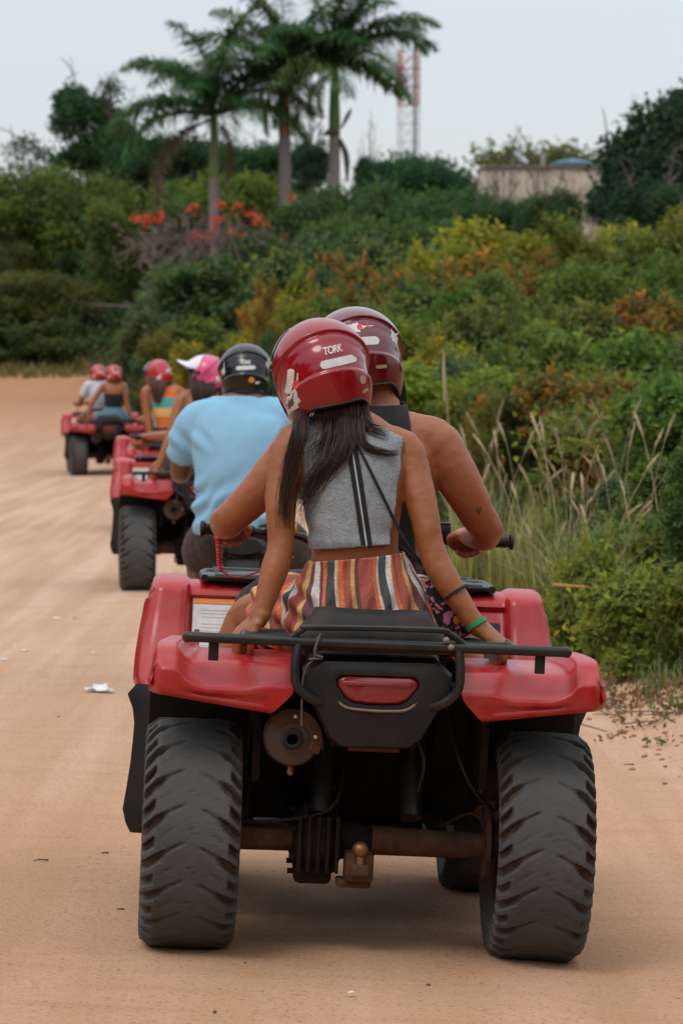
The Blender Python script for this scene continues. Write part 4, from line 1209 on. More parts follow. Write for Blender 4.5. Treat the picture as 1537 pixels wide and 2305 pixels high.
# litter of dead leaves and roots on the verge
n = 2600
y = g.uniform(15.2, 20.0, n); x = road_edge(y) + g.normal(.12, .30, n); ok = fnoise(np.stack([x * 2.2, y * 1.1, x * 0], 1)) > -.15
P = np.stack([x, y, H(x, y) + .012], 1)[ok]; n = len(P)
V, F = leaves(P, g.normal(size=(n, 3)) * .5 + [0, 0, .6], n, .036, .018, g, 0)
o = link('leaf_litter', mesh_np('leaf_litter', V, F, M['leaf'], np.repeat(np.clip(g.normal(.4, .2, n), 0, 1), 4))); o.color = (.19, .10, .05, 1)
tag(o, 'dead brown leaves and twigs heaped at the right road edge', 'litter', kind='stuff')
mb = MB()
for k in range(60):
    yy = g.uniform(15.5, 19.5); xx = road_edge(yy) + g.normal(.15, .22); z = float(H(xx, yy)); a = g.uniform(0, 6.28); l_ = g.uniform(.08, .35)
    p = np.array([xx, yy, z + .01]); e = p + [math.cos(a) * l_, math.sin(a) * l_, g.uniform(.0, .05)]
    mb.tube([p, (p + e) / 2 + [0, 0, g.uniform(0, .03)], e], [.003, .0035, .002], 5, 6)
tag(part('twigs', mb, M['twig'], None), 'tangle of dry roots and twigs at the right road edge', 'twigs', kind='stuff')
# earth clods along the broken road edge
CV, CF = [], []; bm_ = bmesh.new(); bmesh.ops.create_icosphere(bm_, subdivisions=1, radius=1)
V0 = np.array([v.co[:] for v in bm_.verts]); F0 = np.array([[v.index for v in f.verts] for f in bm_.faces]); bm_.free()
for k in range(420):
    yy = g.uniform(13.2, 21); xx = road_edge(yy) + g.normal(.02, .16); s_ = g.uniform(.004, .012) * (2.2 if g.random() < .08 else 1)
    v = V0 * (1 + .25 * vnoise(V0 * 1.9 + k)[:, None]) * s_ * [1.3, 1, .7] + [xx, yy, float(H(xx, yy)) + s_ * .3]
    CV.append(v); CF.append(F0 + len(V0) * k)
o = link('earth_clods', mesh_np('earth_clods', np.vstack(CV), np.vstack(CF), pmat('earth_clod', (.30, .155, .08), .95, var=.3), None, True))
tag(o, 'crumbled orange earth along the broken right road edge', 'earth', kind='stuff')
n = 900; y = g.uniform(14.5, 19.5, n); x = road_edge(y) + np.abs(g.normal(.12, .2, n)); ok = fnoise(np.stack([x * 3, y * 1.6, x * 0 + 4], 1)) > .12
P = np.stack([x, y, H(x, y)], 1)[ok]
V, F, T = blades(P, g.uniform(.05, .16, len(P)), g, 1.1, .005)
o = link('verge_weeds', mesh_np('verge_weeds', V, F, M['drygrass'], T)); o.color = (.11, .14, .045, 1)
tag(o, 'low green weeds overhanging the earth edge on the right', 'weeds', kind='stuff')

# small weeds on the bare sand
for k, (px, py, s) in enumerate(((1492, 1602, 1.0), (1480, 1640, .8), (1400, 1500, 1.1), (1530, 1600, .8), (1465, 1500, 1.2))):
    Yw = FPX * 1.49 / (py - 843); Q = wp(px, py, Yw); gz = float(H(Q[0], Yw)); gg = np.random.default_rng(700 + k)
    P = gg.normal(0, .045 * s, (26, 3)); P[:, 2] = np.abs(P[:, 2]) + .01
    V, F = leaves(P, gg.normal(size=(26, 3)) * .5 + [0, 0, .5], 26, .045 * s, .02 * s, gg, .1)
    o = link('weed', mesh_np('weed', V, F, M['leaf'], np.repeat(gg.uniform(.3, .7, 26), 4))); o.location = (Q[0], Yw, gz); o.color = (.07, .12, .03, 1)
    tag(o, 'small green weed sprouting from the sand at the right road edge', 'weed', 'weeds on the sand', 'stuff')

# scraps and pebbles on the road
def scrap(px, py, size, label, seed):
    Yw = FPX * CAM_Z / (py - 843); Q = wp(px, py, Yw); gz = float(H(Q[0], Yw)); gg = np.random.default_rng(seed)
    n = 14; u = np.linspace(-1, 1, n); A, B = np.meshgrid(u, u, indexing='ij')
    rr = np.sqrt(A ** 2 + B ** 2); ang = np.arctan2(B, A)
    k = np.minimum(1, 1 / np.maximum(rr, .01)) * (1 + .25 * np.sin(3 * ang + seed) + .12 * np.sin(7 * ang))
    X_, Y_ = A * k * size, B * k * size * 1.1
    Z_ = .006 + .35 * size * np.abs(fnoise(np.stack([A * 1.6 + seed, B * 1.6, A * 0], -1)))
    mb = MB(); mb.grid(np.stack([X_, Y_, Z_], -1))
    me = evaluated(mesh_from('plastic_scrap', mb.verts(), mb.F, M['scrap']), [('SOLIDIFY', dict(thickness=.0015))])
    o = link('plastic_scrap', me); o.location = (Q[0], Yw, gz); tag(o, label, 'litter')
M['scrap'] = pmat('white_plastic_film', (.68, .70, .68), .5)
scrap(225, 1576, .062, 'crumpled white plastic scrap lying on the bare road left of the nearest quad', 3)
scrap(128, 1393, .02, 'tiny white scrap on the road, topmost of the small ones', 5)
scrap(55, 1473, .02, 'tiny white scrap on the road near the left edge', 6)
scrap(10, 1497, .018, 'tiny white scrap at the very left edge of the road', 7)
scrap(212, 1481, .016, 'tiny pinkish white scrap between the large scrap and the quad', 8)
scrap(792, 2255, .008, 'tiny white chip on the road in front of the nearest quad', 9)
peb = pmat('dark_pebble', (.10, .07, .05), .9, var=.3)
bmp = bmesh.new(); bmesh.ops.create_icosphere(bmp, subdivisions=2, radius=1)
PV = np.array([v.co[:] for v in bmp.verts]); PF = [[v.index for v in f.verts] for f in bmp.faces]; bmp.free()
PV = PV * (1 + .18 * fnoise(PV * 1.7)[:, None]) * [1, .8, .55]
peb_me = mesh_from('pebble', PV, PF, peb)
pg2 = np.random.default_rng(15)
for k in range(46):
    yy = pg2.uniform(8.2, 21); xx = pg2.uniform(-.085, .15) * yy
    s = pg2.uniform(.0025, .007) * (1.6 if xx > .9 else 1)
    o = link('pebble', peb_me); o.location = (xx, yy, float(H(xx, yy)) + s * .4); o.scale = (s, s, s); o.rotation_euler = (0, 0, pg2.uniform(0, 6))
    tag(o, 'small dark pebble lying on the dirt road', 'pebble', 'pebbles on the road')
for px, py, l_, wh in ((92, 1972, .045, 'at the lower left, longest of them'), (236, 1950, .02, 'left of the rear left tyre'), (270, 2077, .02, 'close beside the rear left tyre'), (1415, 1700, .04, 'right of the nearest quad'), (168, 1392, .02, 'at the left, far up the road')):
    Yw = FPX * CAM_Z / (py - 843); Q = wp(px, py, Yw)
    mb = MB(); mb.tube([(-l_ / 2, 0, .002), (-l_ * .1, .012, .003), (l_ / 2, .004, .003)], [.0015, .0022, .0035], 5, 8)
    o = part('twig', mb, peb, None); o.location = (Q[0], Yw, float(H(Q[0], Yw)))
    tag(o, 'short dark twig lying on the bare dirt ' + wh, 'twig', 'twigs on the road')
# ------------------------------------------------------------------ quad bike (drawn in its own frame: x right, y forward, z up, rear axle over the origin)
def tyre_mesh(name, Rr, w, seed):
    """tread of curved chevron lugs cut into a round-shouldered tyre; axis along x, centre at the origin"""
    NA, pitch = 19 * 26, 19
    prof = [(-.78 * w, .165 * Rr / .305), (-.95 * w, .70 * Rr), (-1.02 * w, .82 * Rr), (-1.0 * w, .90 * Rr)]
    tx = np.concatenate([np.linspace(-.965, -.72, 8), np.linspace(-.68, .68, 23), np.linspace(.72, .965, 8)])
    for q in tx: prof.append((q * w, Rr * (1 - .012 * abs(q) ** 2 - .062 * sstep(.72, 1.0, abs(q)))))
    for x, r in prof[3::-1]: prof.append((-x, r))
    prof = np.array(prof); k = len(prof)
    th = np.linspace(0, 2 * math.pi, NA, endpoint=False)
    TH, SX = np.meshgrid(th, prof[:, 0] / w, indexing='ij'); RR = np.tile(prof[:, 1], (NA, 1))
    s = np.abs(SX); side = np.sign(SX)
    ph = (TH * pitch / (2 * math.pi) + .80 * s ** 1.5 + .12 * (side > 0)) % 1.0
    def notch(c, hw, soft=.02): 
        d = np.abs((ph - c + .5) % 1 - .5); return 1 - sstep(hw - soft, hw + soft, d)
    tread = sstep(.80 * Rr, .89 * Rr, RR)
    wid = .045 + .10 * sstep(.40, .8, s)
    g1 = (1 - sstep(wid - .018, wid + .018, np.abs((ph + .5) % 1 - .5))) * (.24 * sstep(.10, .26, s) + .76 * sstep(.50, .72, s))
    g2 = notch(.50, .13) * sstep(.76, .80, s)
    g3 = notch(.50, .03) * sstep(.30, .42, s) * (1 - sstep(.62, .70, s)) * .12
    cen = (1 - sstep(.10, .13, s)) * notch(.3, .04) * .10
    depth = .024 * np.clip(np.maximum.reduce([g1, g2, g3, cen]), 0, 1) * tread
    depth = depth + .0006 * fnoise(np.stack([TH * 40, SX * 14, TH * 0 + seed], -1)) * tread
    Rf = RR - depth; XX = np.tile(prof[:, 0], (NA, 1)) * (1 - .25 * depth / w * sstep(.75, 1, s))
    V = np.stack([XX, Rf * np.sin(TH), Rf * np.cos(TH)], -1).reshape(-1, 3)
    i, j = np.meshgrid(np.arange(NA), np.arange(k - 1), indexing='ij')
    a = i * k + j; b = ((i + 1) % NA) * k + j
    F = np.stack([a, a + 1, b + 1, b], -1).reshape(-1, 4)
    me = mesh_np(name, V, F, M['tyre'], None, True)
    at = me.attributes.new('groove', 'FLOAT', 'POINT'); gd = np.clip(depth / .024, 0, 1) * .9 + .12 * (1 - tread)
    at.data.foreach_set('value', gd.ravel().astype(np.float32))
    me.set_sharp_from_angle(angle=R(38))
    return me

def rim_mb(w, Rr, s):
    """dished steel wheel; s = which side faces outward"""
    q = MB(); r0 = .17 * Rr / .305
    q.lathe([(r0 * 1.02, -.82 * w), (r0 * .93, -.76 * w), (r0 * .90, -.3 * w), (r0 * .86, .3 * w), (r0 * .93, .76 * w), (r0 * 1.02, .82 * w)], seg=32)
    q.lathe([(.03, s * .30 * w), (.07, s * .30 * w), (.085, s * .12 * w), (r0 * .88, s * .05 * w)], seg=32)
    q.lathe([(.028, s * .36 * w), (.03, s * .28 * w), (.05, -s * .6 * w), (.001, -s * .6 * w)], seg=16)
    for k in range(4):
        a = k * math.pi / 2 + .4; q.tube([(s * .28 * w, .05 * math.cos(a), .05 * math.sin(a)), (s * .40 * w, .05 * math.cos(a), .05 * math.sin(a))], .009, 6)
    return q

RW, FWD, WB = .305, .292, 1.25
TYRE_R, TYRE_F = tyre_mesh('tyre', RW, .125, 1), tyre_mesh('tyre', FWD, .108, 2)

def shell_grid(path, us, fn, mb, n_sub=1, thick=.004):
    """sheet swept from a y-z path across x stations, then given thickness"""
    P = np.asarray(path, float)
    G = []
    for u in us:
        G.append([fn(u, v, P[v].copy(), len(P)) for v in range(len(P))])
    mb.grid(np.array(G))

def solid(mb, mat, name, t=.005, bev=0, sub=0):
    raw = mesh_from(name, mb.verts(), mb.F, mat, True, 50)
    mods = []
    if sub: mods.append(('SUBSURF', dict(levels=sub, render_levels=sub)))
    mods.append(('SOLIDIFY', dict(thickness=t, offset=-1.0)))
    me = evaluated(raw, mods); bpy.data.meshes.remove(raw); me.name = name
    me.polygons.foreach_set('use_smooth', np.ones(len(me.polygons), bool)); me.set_sharp_from_angle(angle=R(55))
    return me

def rear_fender(side):
    path = catmull(np.array([(-.286, .650), (-.298, .662), (-.303, .690), (-.303, .716), (-.290, .7275), (-.262, .750), (-.225, .772), (-.12, .784), (.06, .784), (.20, .758), (.30, .70), (.37, .60), (.41, .47)]), 44)
    us = np.concatenate([np.linspace(.215, .50, 16), np.linspace(.512, .572, 9), [.580, .586, .589, .590]])
    G = []
    for u in us:
        row = []
        for v, (y, z) in enumerate(path):
            f = v / 43.0
            low = 1 - sstep(.10, .26, f)                           # 1 on the lip
            x = u
            # lower rows of the inner edge are cut back: the lip starts further out at the bottom
            x = lerp(x, .272 + (x - .215) * (.590 - .272) / (.590 - .215), low * (1 - sstep(.0, .22, f) * .7))
            z2 = z + .034 * (u - .26) / .3 * (1 - sstep(.06, .26, f))
            hump = sstep(.485, .525, u) * (1 - sstep(.572, .592, u))
            dk = sstep(.10, .24, f) * (1 - sstep(.60, .80, f))
            z2 += dk * hump * .034
            y2 = y + .045 * sstep(.545, .59, u) ** 2 * (1 - sstep(.25, .4, f))
            # scooped valley between the lip and the deck
            z2 -= dk * .012 * sstep(.28, .36, u) * (1 - sstep(.44, .49, u)) * (1 - sstep(.35, .5, f))
            # crease across the face
            y2 += .010 * np.exp(-((f - .125) / .03) ** 2) * sstep(.26, .30, x) * (1 - sstep(.47, .52, x))
            drop = sstep(.572, .590, u)
            z2 -= drop * .030 * sstep(.28, .42, f)
            if u >= .586: z2 -= (u - .584) / .006 * .016 * sstep(.30, .44, f)
            x -= .075 * sstep(.50, .72, f) * sstep(.40, .59, u)
            row.append((side * x, y2, z2))
        G.append(row)
    mb = MB(); mb.grid(np.array(G), flip=(side > 0))
    return solid(mb, M['red'], 'rear_fender', .006)

def front_fender(side, only=False):
    path = catmull(np.array([(1.60, .58), (1.58, .70), (1.53, .81), (1.44, .868), (1.34, .886), (1.25, .884), (1.205, .868), (1.185, .835), (1.15, .77), (1.10, .70), (1.03, .63), (.95, .55), (.90, .47)]), 60)
    us = np.concatenate([np.linspace(.18, .29, 5), np.linspace(.298, .315, 4), np.linspace(.33, .46, 7), np.linspace(.472, .490, 5), np.linspace(.50, .56, 7), [.575, .585, .592, .595]])
    G = []
    def pt(u, f):
        fv = np.clip(f, 0, 1) * 59; i0 = min(int(fv), 58); y, z = lerp(path[i0], path[i0 + 1], fv - i0)
        if True:
            wall = sstep(.50, .56, f) * (1 - sstep(.86, .95, f))
            col = sstep(.470, .492, u) * (1 - sstep(.57, .596, u))
            rec = sstep(.292, .316, u) * (1 - sstep(.466, .486, u)) * sstep(.545, .575, f) * (1 - sstep(.84, .90, f))
            y2 = y - .030 * col * sstep(.40, .55, f) + .020 * rec
            z2 = z + .012 * col * sstep(.1, .25, f) * (1 - sstep(.55, .65, f))
            x2 = u + .030 * sstep(.5, .85, f) * sstep(.45, .59, u) - .09 * sstep(.86, .97, f) * sstep(.42, .59, u)
            edge = sstep(.565, .595, u)
            z2 -= edge * .022 * (1 - sstep(.5, .6, f)); y2 += edge * .03 * wall
            if u >= .585: z2 -= .05 * (u - .58) / .015 * (1 - sstep(.5, .6, f)); y2 += .05 * (u - .58) / .015 * wall
            return (side * x2, y2, z2)
    if only: return pt
    for u in us: G.append([pt(u, v / 59.0) for v in range(60)])
    mb = MB(); mb.grid(np.array(G), flip=(side > 0))
    return solid(mb, M['red'], 'front_fender', .006)

def build_quad(label, Mx, detail=True):
    t = thing('quad_bike', label, 'quad bike', Mx, (0, 0, 0), 'quad bikes in the convoy')
    # wheels
    for x, y, r, w, tm in ((-.462, 0, RW, .125, TYRE_R), (.462, 0, RW, .125, TYRE_R), (-.425, WB, FWD, .108, TYRE_F), (.425, WB, FWD, .108, TYRE_F)):
        o = link('wheel', mesh_from('wheel', *(lambda q: (q.verts(), q.F))(rim_mb(w, r, 1 if x > 0 else -1)), M['rust']), t, (x, y, r - .013))
        o.rotation_euler = (0.3 * x + y, 0, 0) if True else (0, 0, 0)
        link('tyre', tm, o)
    # rear axle, differential, hitch
    mb = MB(); mb.tube([(-.40, 0, .29), (-.16, 0, .292)], .037, 12); mb.tube([(.02, 0, .292), (.22, 0, .288), (.40, 0, .29)], [.040, .036, .032], 12)
    mb.tube([(.34, 0, .30), (.36, .02, .42)], .022, 6)
    part('axle', mb, M['rust'], t)
    mb = MB(); mb.lathe([(.03, -.20), (.075, -.185), (.10, -.16), (.105, -.11), (.085, -.075), (.05, -.06), (.04, .03)], (0, .02, .285), 'x', 18)
    for k in range(5): mb.box((-.175 + k * .025, -.07, .285), (.010, .05, .15), bev=.003)
    mb.tube([(-.16, -.03, .205), (-.11, -.03, .205)], .022, 8); mb.box((-.135, .0, .20), (.10, .11, .05), bev=.015)
    mb.tube([(-.13, .08, .30), (-.05, .6, .36)], .03, 8)
    for k in range(7):
        a = k * .9; mb.tube([(-.20, .02 + .085 * math.cos(a), .285 + .085 * math.sin(a)), (-.185, .02 + .085 * math.cos(a), .285 + .085 * math.sin(a))], .008, 6)
    part('differential', mb, M['iron'], t)
    mb = MB(); mb.box((-.018, -.10, .235), (.075, .10, .075), bev=.008); mb.box((-.03, -.09, .19), (.09, .07, .022), bev=.004); mb.box((-.018, -.15, .232), (.05, .05, .03), bev=.006)
    hb = part('hitch', mb, M['rust'], t)
    q = MB(); q.ell((-.018, -.155, .285), (.0225, .0225, .0215), nu=20, nv=14); q.tube([(-.018, -.155, .24), (-.018, -.155, .268)], .013, 10)
    part('ball', q, M['brass'], hb)
    # frame, swing arm, engine
    mb = MB()
    for s in (-1, 1):
        mb.tube([(s * .15, -.22, .70), (s * .15, .1, .66), (s * .17, .5, .36), (s * .17, 1.0, .34), (s * .14, 1.35, .45), (s * .14, 1.4, .78)], .019, 8, 24)
        mb.tube([(s * .15, -.2, .70), (s * .16, .45, .74), (s * .10, 1.0, .82)], .017, 8, 10)
        mb.tube([(s * .15, -.22, .70), (s * .10, -.17, .56)], .012, 8)
        mb.tube([(s * .12, 1.1, .36), (s * .36, WB, .30)], .018, 8); mb.tube([(s * .12, 1.38, .36), (s * .36, WB, .30)], .018, 8)
        mb.tube([(s * .20, .05, .32), (s * .17, .48, .38)], .026, 8)
    mb.box((-.30, .10, .60), (.02, .42, .30)); mb.box((.30, .10, .60), (.02, .42, .30))  # dark inner panels, here and below, added to block light under the body
    mb.box((0, .35, .53), (.60, .03, .46)); mb.box((0, .75, .29), (.36, .9, .02)); mb.box((0, .02, .66), (.30, .44, .10), bev=.02)
    part('frame', mb, M['iron'], t)
    mb = MB(); mb.box((.0, .68, .44), (.34, .42, .30), bev=.05); mb.lathe([(.11, -.21), (.12, -.12), (.12, .13), (.10, .2)], (0, .64, .38), 'x', 16, True)
    mb.box((0, .80, .64), (.2, .2, .16), bev=.03); mb.box((0, .42, .42), (.24, .16, .24), bev=.03)
    part('engine', mb, M['iron'], t)
    mb = MB()
    for s in (-1, 1): 
        mb.tube([(s * .12, -.05, .36), (s * .11, .12, .66)], .030, 10)
        for k in range(6): mb.lathe([(.026, -.006), (.042, 0), (.026, .006)], (s * .116, .0 + .02 * k, .43 + .036 * k), 'z', 12)
    part('shock_absorber', mb, M['steel_black'], t)
    # muffler
    mb = MB(); cx, cz = -.213, .578
    mb.lathe([(.030, .50), (.055, .42), (.069, .38), (.070, -.20), (.064, -.235), (.020, -.245)], (cx, 0, cz), 'y', 24)
    mf = part('muffler', mb, M['exhaust'], t)
    q = MB(); q.lathe([(.0735, -.15), (.0745, -.215), (.068, -.238), (.030, -.247), (.026, -.262)], (cx, 0, cz), 'y', 28)
    part('end_cap', q, M['exhaust'], mf)
    q = MB(); n = 22; a0, a1 = R(-50), R(120)
    an = np.linspace(a0, a1, n)
    q.grid(np.array([[(cx + r_ * math.sin(a), -.252 + .004 * (r_ > .07), cz + r_ * math.cos(a)) for a in an] for r_ in (.046, .068, .0775)]))
    q.grid(np.array([[(cx + .0775 * math.sin(a), yy, cz + .0775 * math.cos(a)) for a in an] for yy in (-.248, -.17)]))
    part('heat_shield', solid(q, M['rust'], 'heat_shield', .003), None, mf)
    for a in (5, 82):
        q = MB(); q.ell((cx + .060 * math.sin(R(a)), -.257, cz + .060 * math.cos(R(a))), (.006, .005, .006), nu=8, nv=6); part('bolt', q, pmat('zinc', (.55, .48, .42), .4, .6), mf)
    q = MB(); q.tube([(cx, -.2, cz - .066), (cx, -.205, cz - .092)], [.007, .009], 8); q.ell((cx, -.205, cz - .093), (.010, .010, .008), nu=8, nv=6); part('drain_plug', q, M['brass'], mf)
    q = MB(); q.lathe([(.013, -.300), (.016, -.258), (.0145, -.20)], (cx, 0.04, cz - .004), 'y', 14); part('tailpipe', q, M['black'], mf)
    q = MB(); q.lathe([(.026, -.262), (.020, -.266), (.015, -.264), (.014, -.18), (.001, -.18)], (cx, 0, cz), 'y', 18); part('outlet', q, M['liner'], mf)
    # tail housing with the red lens
    mb = MB()
    out_ = np.array([(-.150, .795), (.150, .800), (.190, .765), (.186, .715), (.155, .66), (.118, .592), (.085, .568), (-.095, .566), (-.125, .59), (-.160, .66), (-.195, .715), (-.198, .760)])
    inn = np.array([(-.098, .7565), (.09, .7575), (.104, .745), (.102, .728), (.078, .697), (.058, .684), (.02, .680), (-.03, .680), (-.068, .684), (-.088, .697), (-.110, .728), (-.112, .745)])
    mid = inn * [1.16, 1] + [0.0, 0]; mid[:, 1] = .722 + (inn[:, 1] - .722) * 1.45
    L = [np.column_stack([out_[:, 0] * .96, np.full(12, -.14), out_[:, 1]]), np.column_stack([out_[:, 0], np.full(12, -.285), out_[:, 1]]), np.column_stack([out_[:, 0] * .95, np.full(12, -.322), .69 + (out_[:, 1] - .69) * .94]),
         np.column_stack([mid[:, 0], np.full(12, -.334), mid[:, 1]]), np.column_stack([inn[:, 0], np.full(12, -.331), inn[:, 1]]), np.column_stack([inn[:, 0] * .97, np.full(12, -.312), .72 + (inn[:, 1] - .72) * .95])]
    mb.rings(np.array(L), False)
    mb.box((-.005, -.20, .745), (.34, .10, .09), bev=.02); mb.box((-.01, -.22, .61), (.2, .08, .06), bev=.02)
    th_ = part('tail_housing', mb, M['black'], t, angle=30)
    q = MB(); li = inn.copy(); li[:, 1] = .72 + (inn[:, 1] - .72) * .93; li[:, 0] *= .96
    cxl = -.005
    q.rings(np.array([np.column_stack([li[:, 0], np.full(12, -.300), li[:, 1]]), np.column_stack([li[:, 0], np.full(12, -.322), li[:, 1]]), np.column_stack([cxl + (li[:, 0] - cxl) * .9, np.full(12, -.329), .728 + (li[:, 1] - .728) * .86])]))
    q.box((cxl - .002, -.326, .735), (.178, .014, .010), bev=.003)
    part('tail_light', q, M['lens'], th_)
    q = MB(); q.tube([(-.115, -.327, .70), (-.085, -.334, .674), (-.03, -.336, .668), (.03, -.336, .668), (.075, -.334, .674), (.11, -.327, .705), (.13, -.322, .73)], .0038, 6, 24); part('trim_line', q, pmat('dusty_edge', (.20, .125, .085), .7), th_)
    q = MB(); q.box((.0, -.20, .558), (.135, .05, .016), bev=.004); part('reflector', q, pmat('dull_red', (.085, .008, .008), .6), th_)
    # fenders
    for s in (-1, 1):
        rf = part('rear_fender', rear_fender(s), None, t)
        q = MB()
        G = [[(s * x, y, z) for y, z in ((-.20, .70), (-.1, .72), (.1, .72), (.26, .66), (.33, .5), (.35, .40))] for x in np.linspace(.20, .582, 6)]
        q.grid(np.array(G), flip=s > 0)
        part('liner', solid(q, M['liner'], 'liner', .004), None, rf)
        ff = part('front_fender', front_fender(s), None, t)
        q = MB(); q.grid(np.array([[(s * x, y, z) for y, z in ((1.54, .60), (1.50, .74), (1.36, .82), (1.22, .81), (1.10, .64), (.97, .50))] for x in np.linspace(.20, .57, 6)]), flip=s > 0)
        part('liner', solid(q, M['liner'], 'liner', .004), None, ff)
        # recess floor plane of the rear facing wall, for the label and the vent
        fp = front_fender(s, True)
        def onwall(a, b, off):
            fs = np.linspace(.545, .90, 60); zz = np.array([fp(a, f_)[2] for f_ in fs]); k = float(np.interp(-b, -zz, fs))
            x, y, z = fp(a, k); return (x, y - off * .85, z + off * .5)
        def sheet(x0, x1, z0, z1, off, nx=6, nz=8): return np.array([[onwall(x, z, off) for x in np.linspace(x0, x1, nx)] for z in np.linspace(z0, z1, nz)])
        if s < 0:
            q = MB(); q.grid(sheet(.462, .335, .838, .68, .010, 12, 14)); wl_ = part('warning_label', solid(q, M['white'], 'warning_label', .002), None, ff)
            q = MB(); q.grid(sheet(.460, .337, .837, .822, .0128, 12, 3)); part('header', solid(q, M['orange'], 'header', .001), None, wl_)
            q = MB(); gg = np.random.default_rng(8)
            for k, z in enumerate(np.linspace(.805, .685, 13)):
                if k in (3, 7): continue
                x0 = .36 if gg.random() < .5 else .352; x0 = .35; x1 = .43 if k > 5 else gg.uniform(.40, .455)
                q.grid(sheet(.787 - x0 - .0, .787 - x1, z, z - .0032, .0122, 8, 2))
            part('print_lines', q, M['ink'], wl_)
            q = MB()
            for z in (.748, .712):
                q = MB(); q.grid(sheet(.456, .440, z, z - .018, .0122, 4, 4)); part('pictogram', q, M['darkink'], wl_)
        else:
            q = MB(); q.grid(sheet(.335, .455, .80, .70, .009, 12, 10)); part('vent', solid(q, M['black'], 'vent', .004), None, ff)
    # brake line, cables and drain hose hanging about the axle
    mb = MB()
    mb.tube([(-.36, -.03, .33), (-.2, -.05, .345), (-.08, -.06, .40), (-.06, .1, .6)], .005, 6, 16)
    part('brake_line', mb, M['black'], t); mb = MB(); mb.tube([(.38, -.02, .36), (.30, -.05, .42), (.24, -.06, .52), (.20, .05, .68)], .006, 6, 16)
    mb.tube([(.37, -.03, .40), (.33, -.07, .34), (.28, -.05, .38), (.20, .02, .33)], .005, 6, 16)
    part('cable', mb, M['black'], t); mb = MB(); mb.tube([(.11, -.12, .60), (.14, -.13, .52), (.13, -.10, .44)], .006, 6, 10)
    part('brake_line', mb, M['black'], t)
    mb = MB(); mb.box((.365, -.01, .345), (.05, .07, .09), bev=.01); mb.box((.33, -.02, .39), (.03, .04, .05), bev=.006)
    mb.lathe([(.03, -.006), (.10, -.006), (.10, .006), (.03, .006)], (.325, 0, .295), 'x', 28)
    part('brake', mb, M['rust'], t)
    # seat and passenger pad
    mb = MB()
    L = []
    for y, hw, zt, zb in ((-.16, .15, .775, .70), (-.13, .175, .808, .70), (0, .18, .815, .70), (.22, .17, .805, .69), (.42, .15, .80, .68), (.62, .11, .815, .70), (.76, .085, .845, .74), (.80, .07, .84, .76)):
        a = np.linspace(0, 2 * math.pi, 20, endpoint=False); ca, sa = np.cos(a), np.sin(a)
        ca = np.sign(ca) * abs(ca) ** .5; sa = np.sign(sa) * abs(sa) ** .6
        L.append(np.column_stack([hw * ca, np.full(20, y), (zt + zb) / 2 + (zt - zb) / 2 * sa]))
    mb.rings(np.array(L)); part('seat', mb, M['seat'], t, angle=60)
    mb = MB()
    L = []
    for z, hw, y0, y1 in ((.818, .212, -.325, -.165), (.832, .214, -.328, -.162), (.868, .185, -.315, -.165), (.905, .156, -.300, -.175), (.921, .148, -.285, -.19), (.924, .12, -.265, -.21)):
        n = 28; a = np.linspace(0, 2 * math.pi, n, endpoint=False); ca, sa = np.cos(a), np.sin(a)
        ca = np.sign(ca) * abs(ca) ** .35; sa = np.sign(sa) * abs(sa) ** .5
        q = np.column_stack([-.022 + hw * ca, (y0 + y1) / 2 + (y1 - y0) / 2 * sa, np.full(n, z)])
        if z > .9: q[:, 2] -= .012 * np.exp(-((q[:, 0] + .03) / .06) ** 2)
        L.append(q)
    mb.rings(np.array(L)); part('backrest_pad', mb, M['seat'], t, angle=50)
    # tank cover and nose
    mb = MB(); L = []
    for y, hw, zt, zb in ((.62, .10, .80, .66), (.70, .13, .875, .64), (.82, .15, .925, .62), (.98, .16, .93, .62), (1.1, .19, .90, .66), (1.3, .20, .885, .70), (1.5, .17, .85, .66), (1.62, .14, .74, .60)):
        a = np.linspace(0, 2 * math.pi, 20, endpoint=False); ca, sa = np.cos(a), np.sin(a)
        ca = np.sign(ca) * abs(ca) ** .6; sa = np.sign(sa) * abs(sa) ** .6
        L.append(np.column_stack([hw * ca, np.full(20, y), (zt + zb) / 2 + (zt - zb) / 2 * sa]))
    mb.rings(np.array(L)); part('tank_cover', mb, M['red'], t, angle=50)
    for s in (-1, 1):
        mb = MB(); mb.ell((s * .13, 1.60, .72), (.06, .04, .045)); part('headlight', mb, pmat('headlight_glass', (.6, .6, .58), .1), t)
    # handlebar
    mb = MB(); mb.tube([(-.30, .93, 1.06), (-.16, .97, 1.05), (-.06, .99, .99), (.06, .99, .99), (.16, .97, 1.05), (.30, .93, 1.06)], .0115, 8, 30)
    mb.tube([(0, .99, .99), (0, 1.06, .80)], .024, 8); mb.tube([(-.44, .898, 1.064), (-.28, .935, 1.062)], .011, 8); mb.tube([(.28, .935, 1.062), (.43, .90, 1.064)], .011, 8)
    hb = part('handlebar', mb, M['steel_black'], t)
    for s in (-1, 1):
        q = MB(); q.tube([(s * .30, .930, 1.062), (s * .33, .923, 1.062), (s * .440, .897, 1.064), (s * .445, .896, 1.064)], [.016, .0165, .0165, .021], 12)
        for k in range(11): q.lathe([(.0165, -.003), (.0180, 0), (.0165, .003)], (s * (.325 + k * .0105), .924 - k * .0024, 1.062), 'x', 12)
        q.lathe([(.012, -.006), (.024, -.004), (.024, .004), (.012, .006)], (s * .450, .895, 1.064), 'x', 14)
        part('grip', q, M['black'], hb)
        q = MB(); q.tube([(s * .24, .96, 1.065), (s * .30, .985, 1.062), (s * .40, .97, 1.056)], [.009, .007, .007], 8, 12); part('brake_lever', q, M['steel_black'], hb)
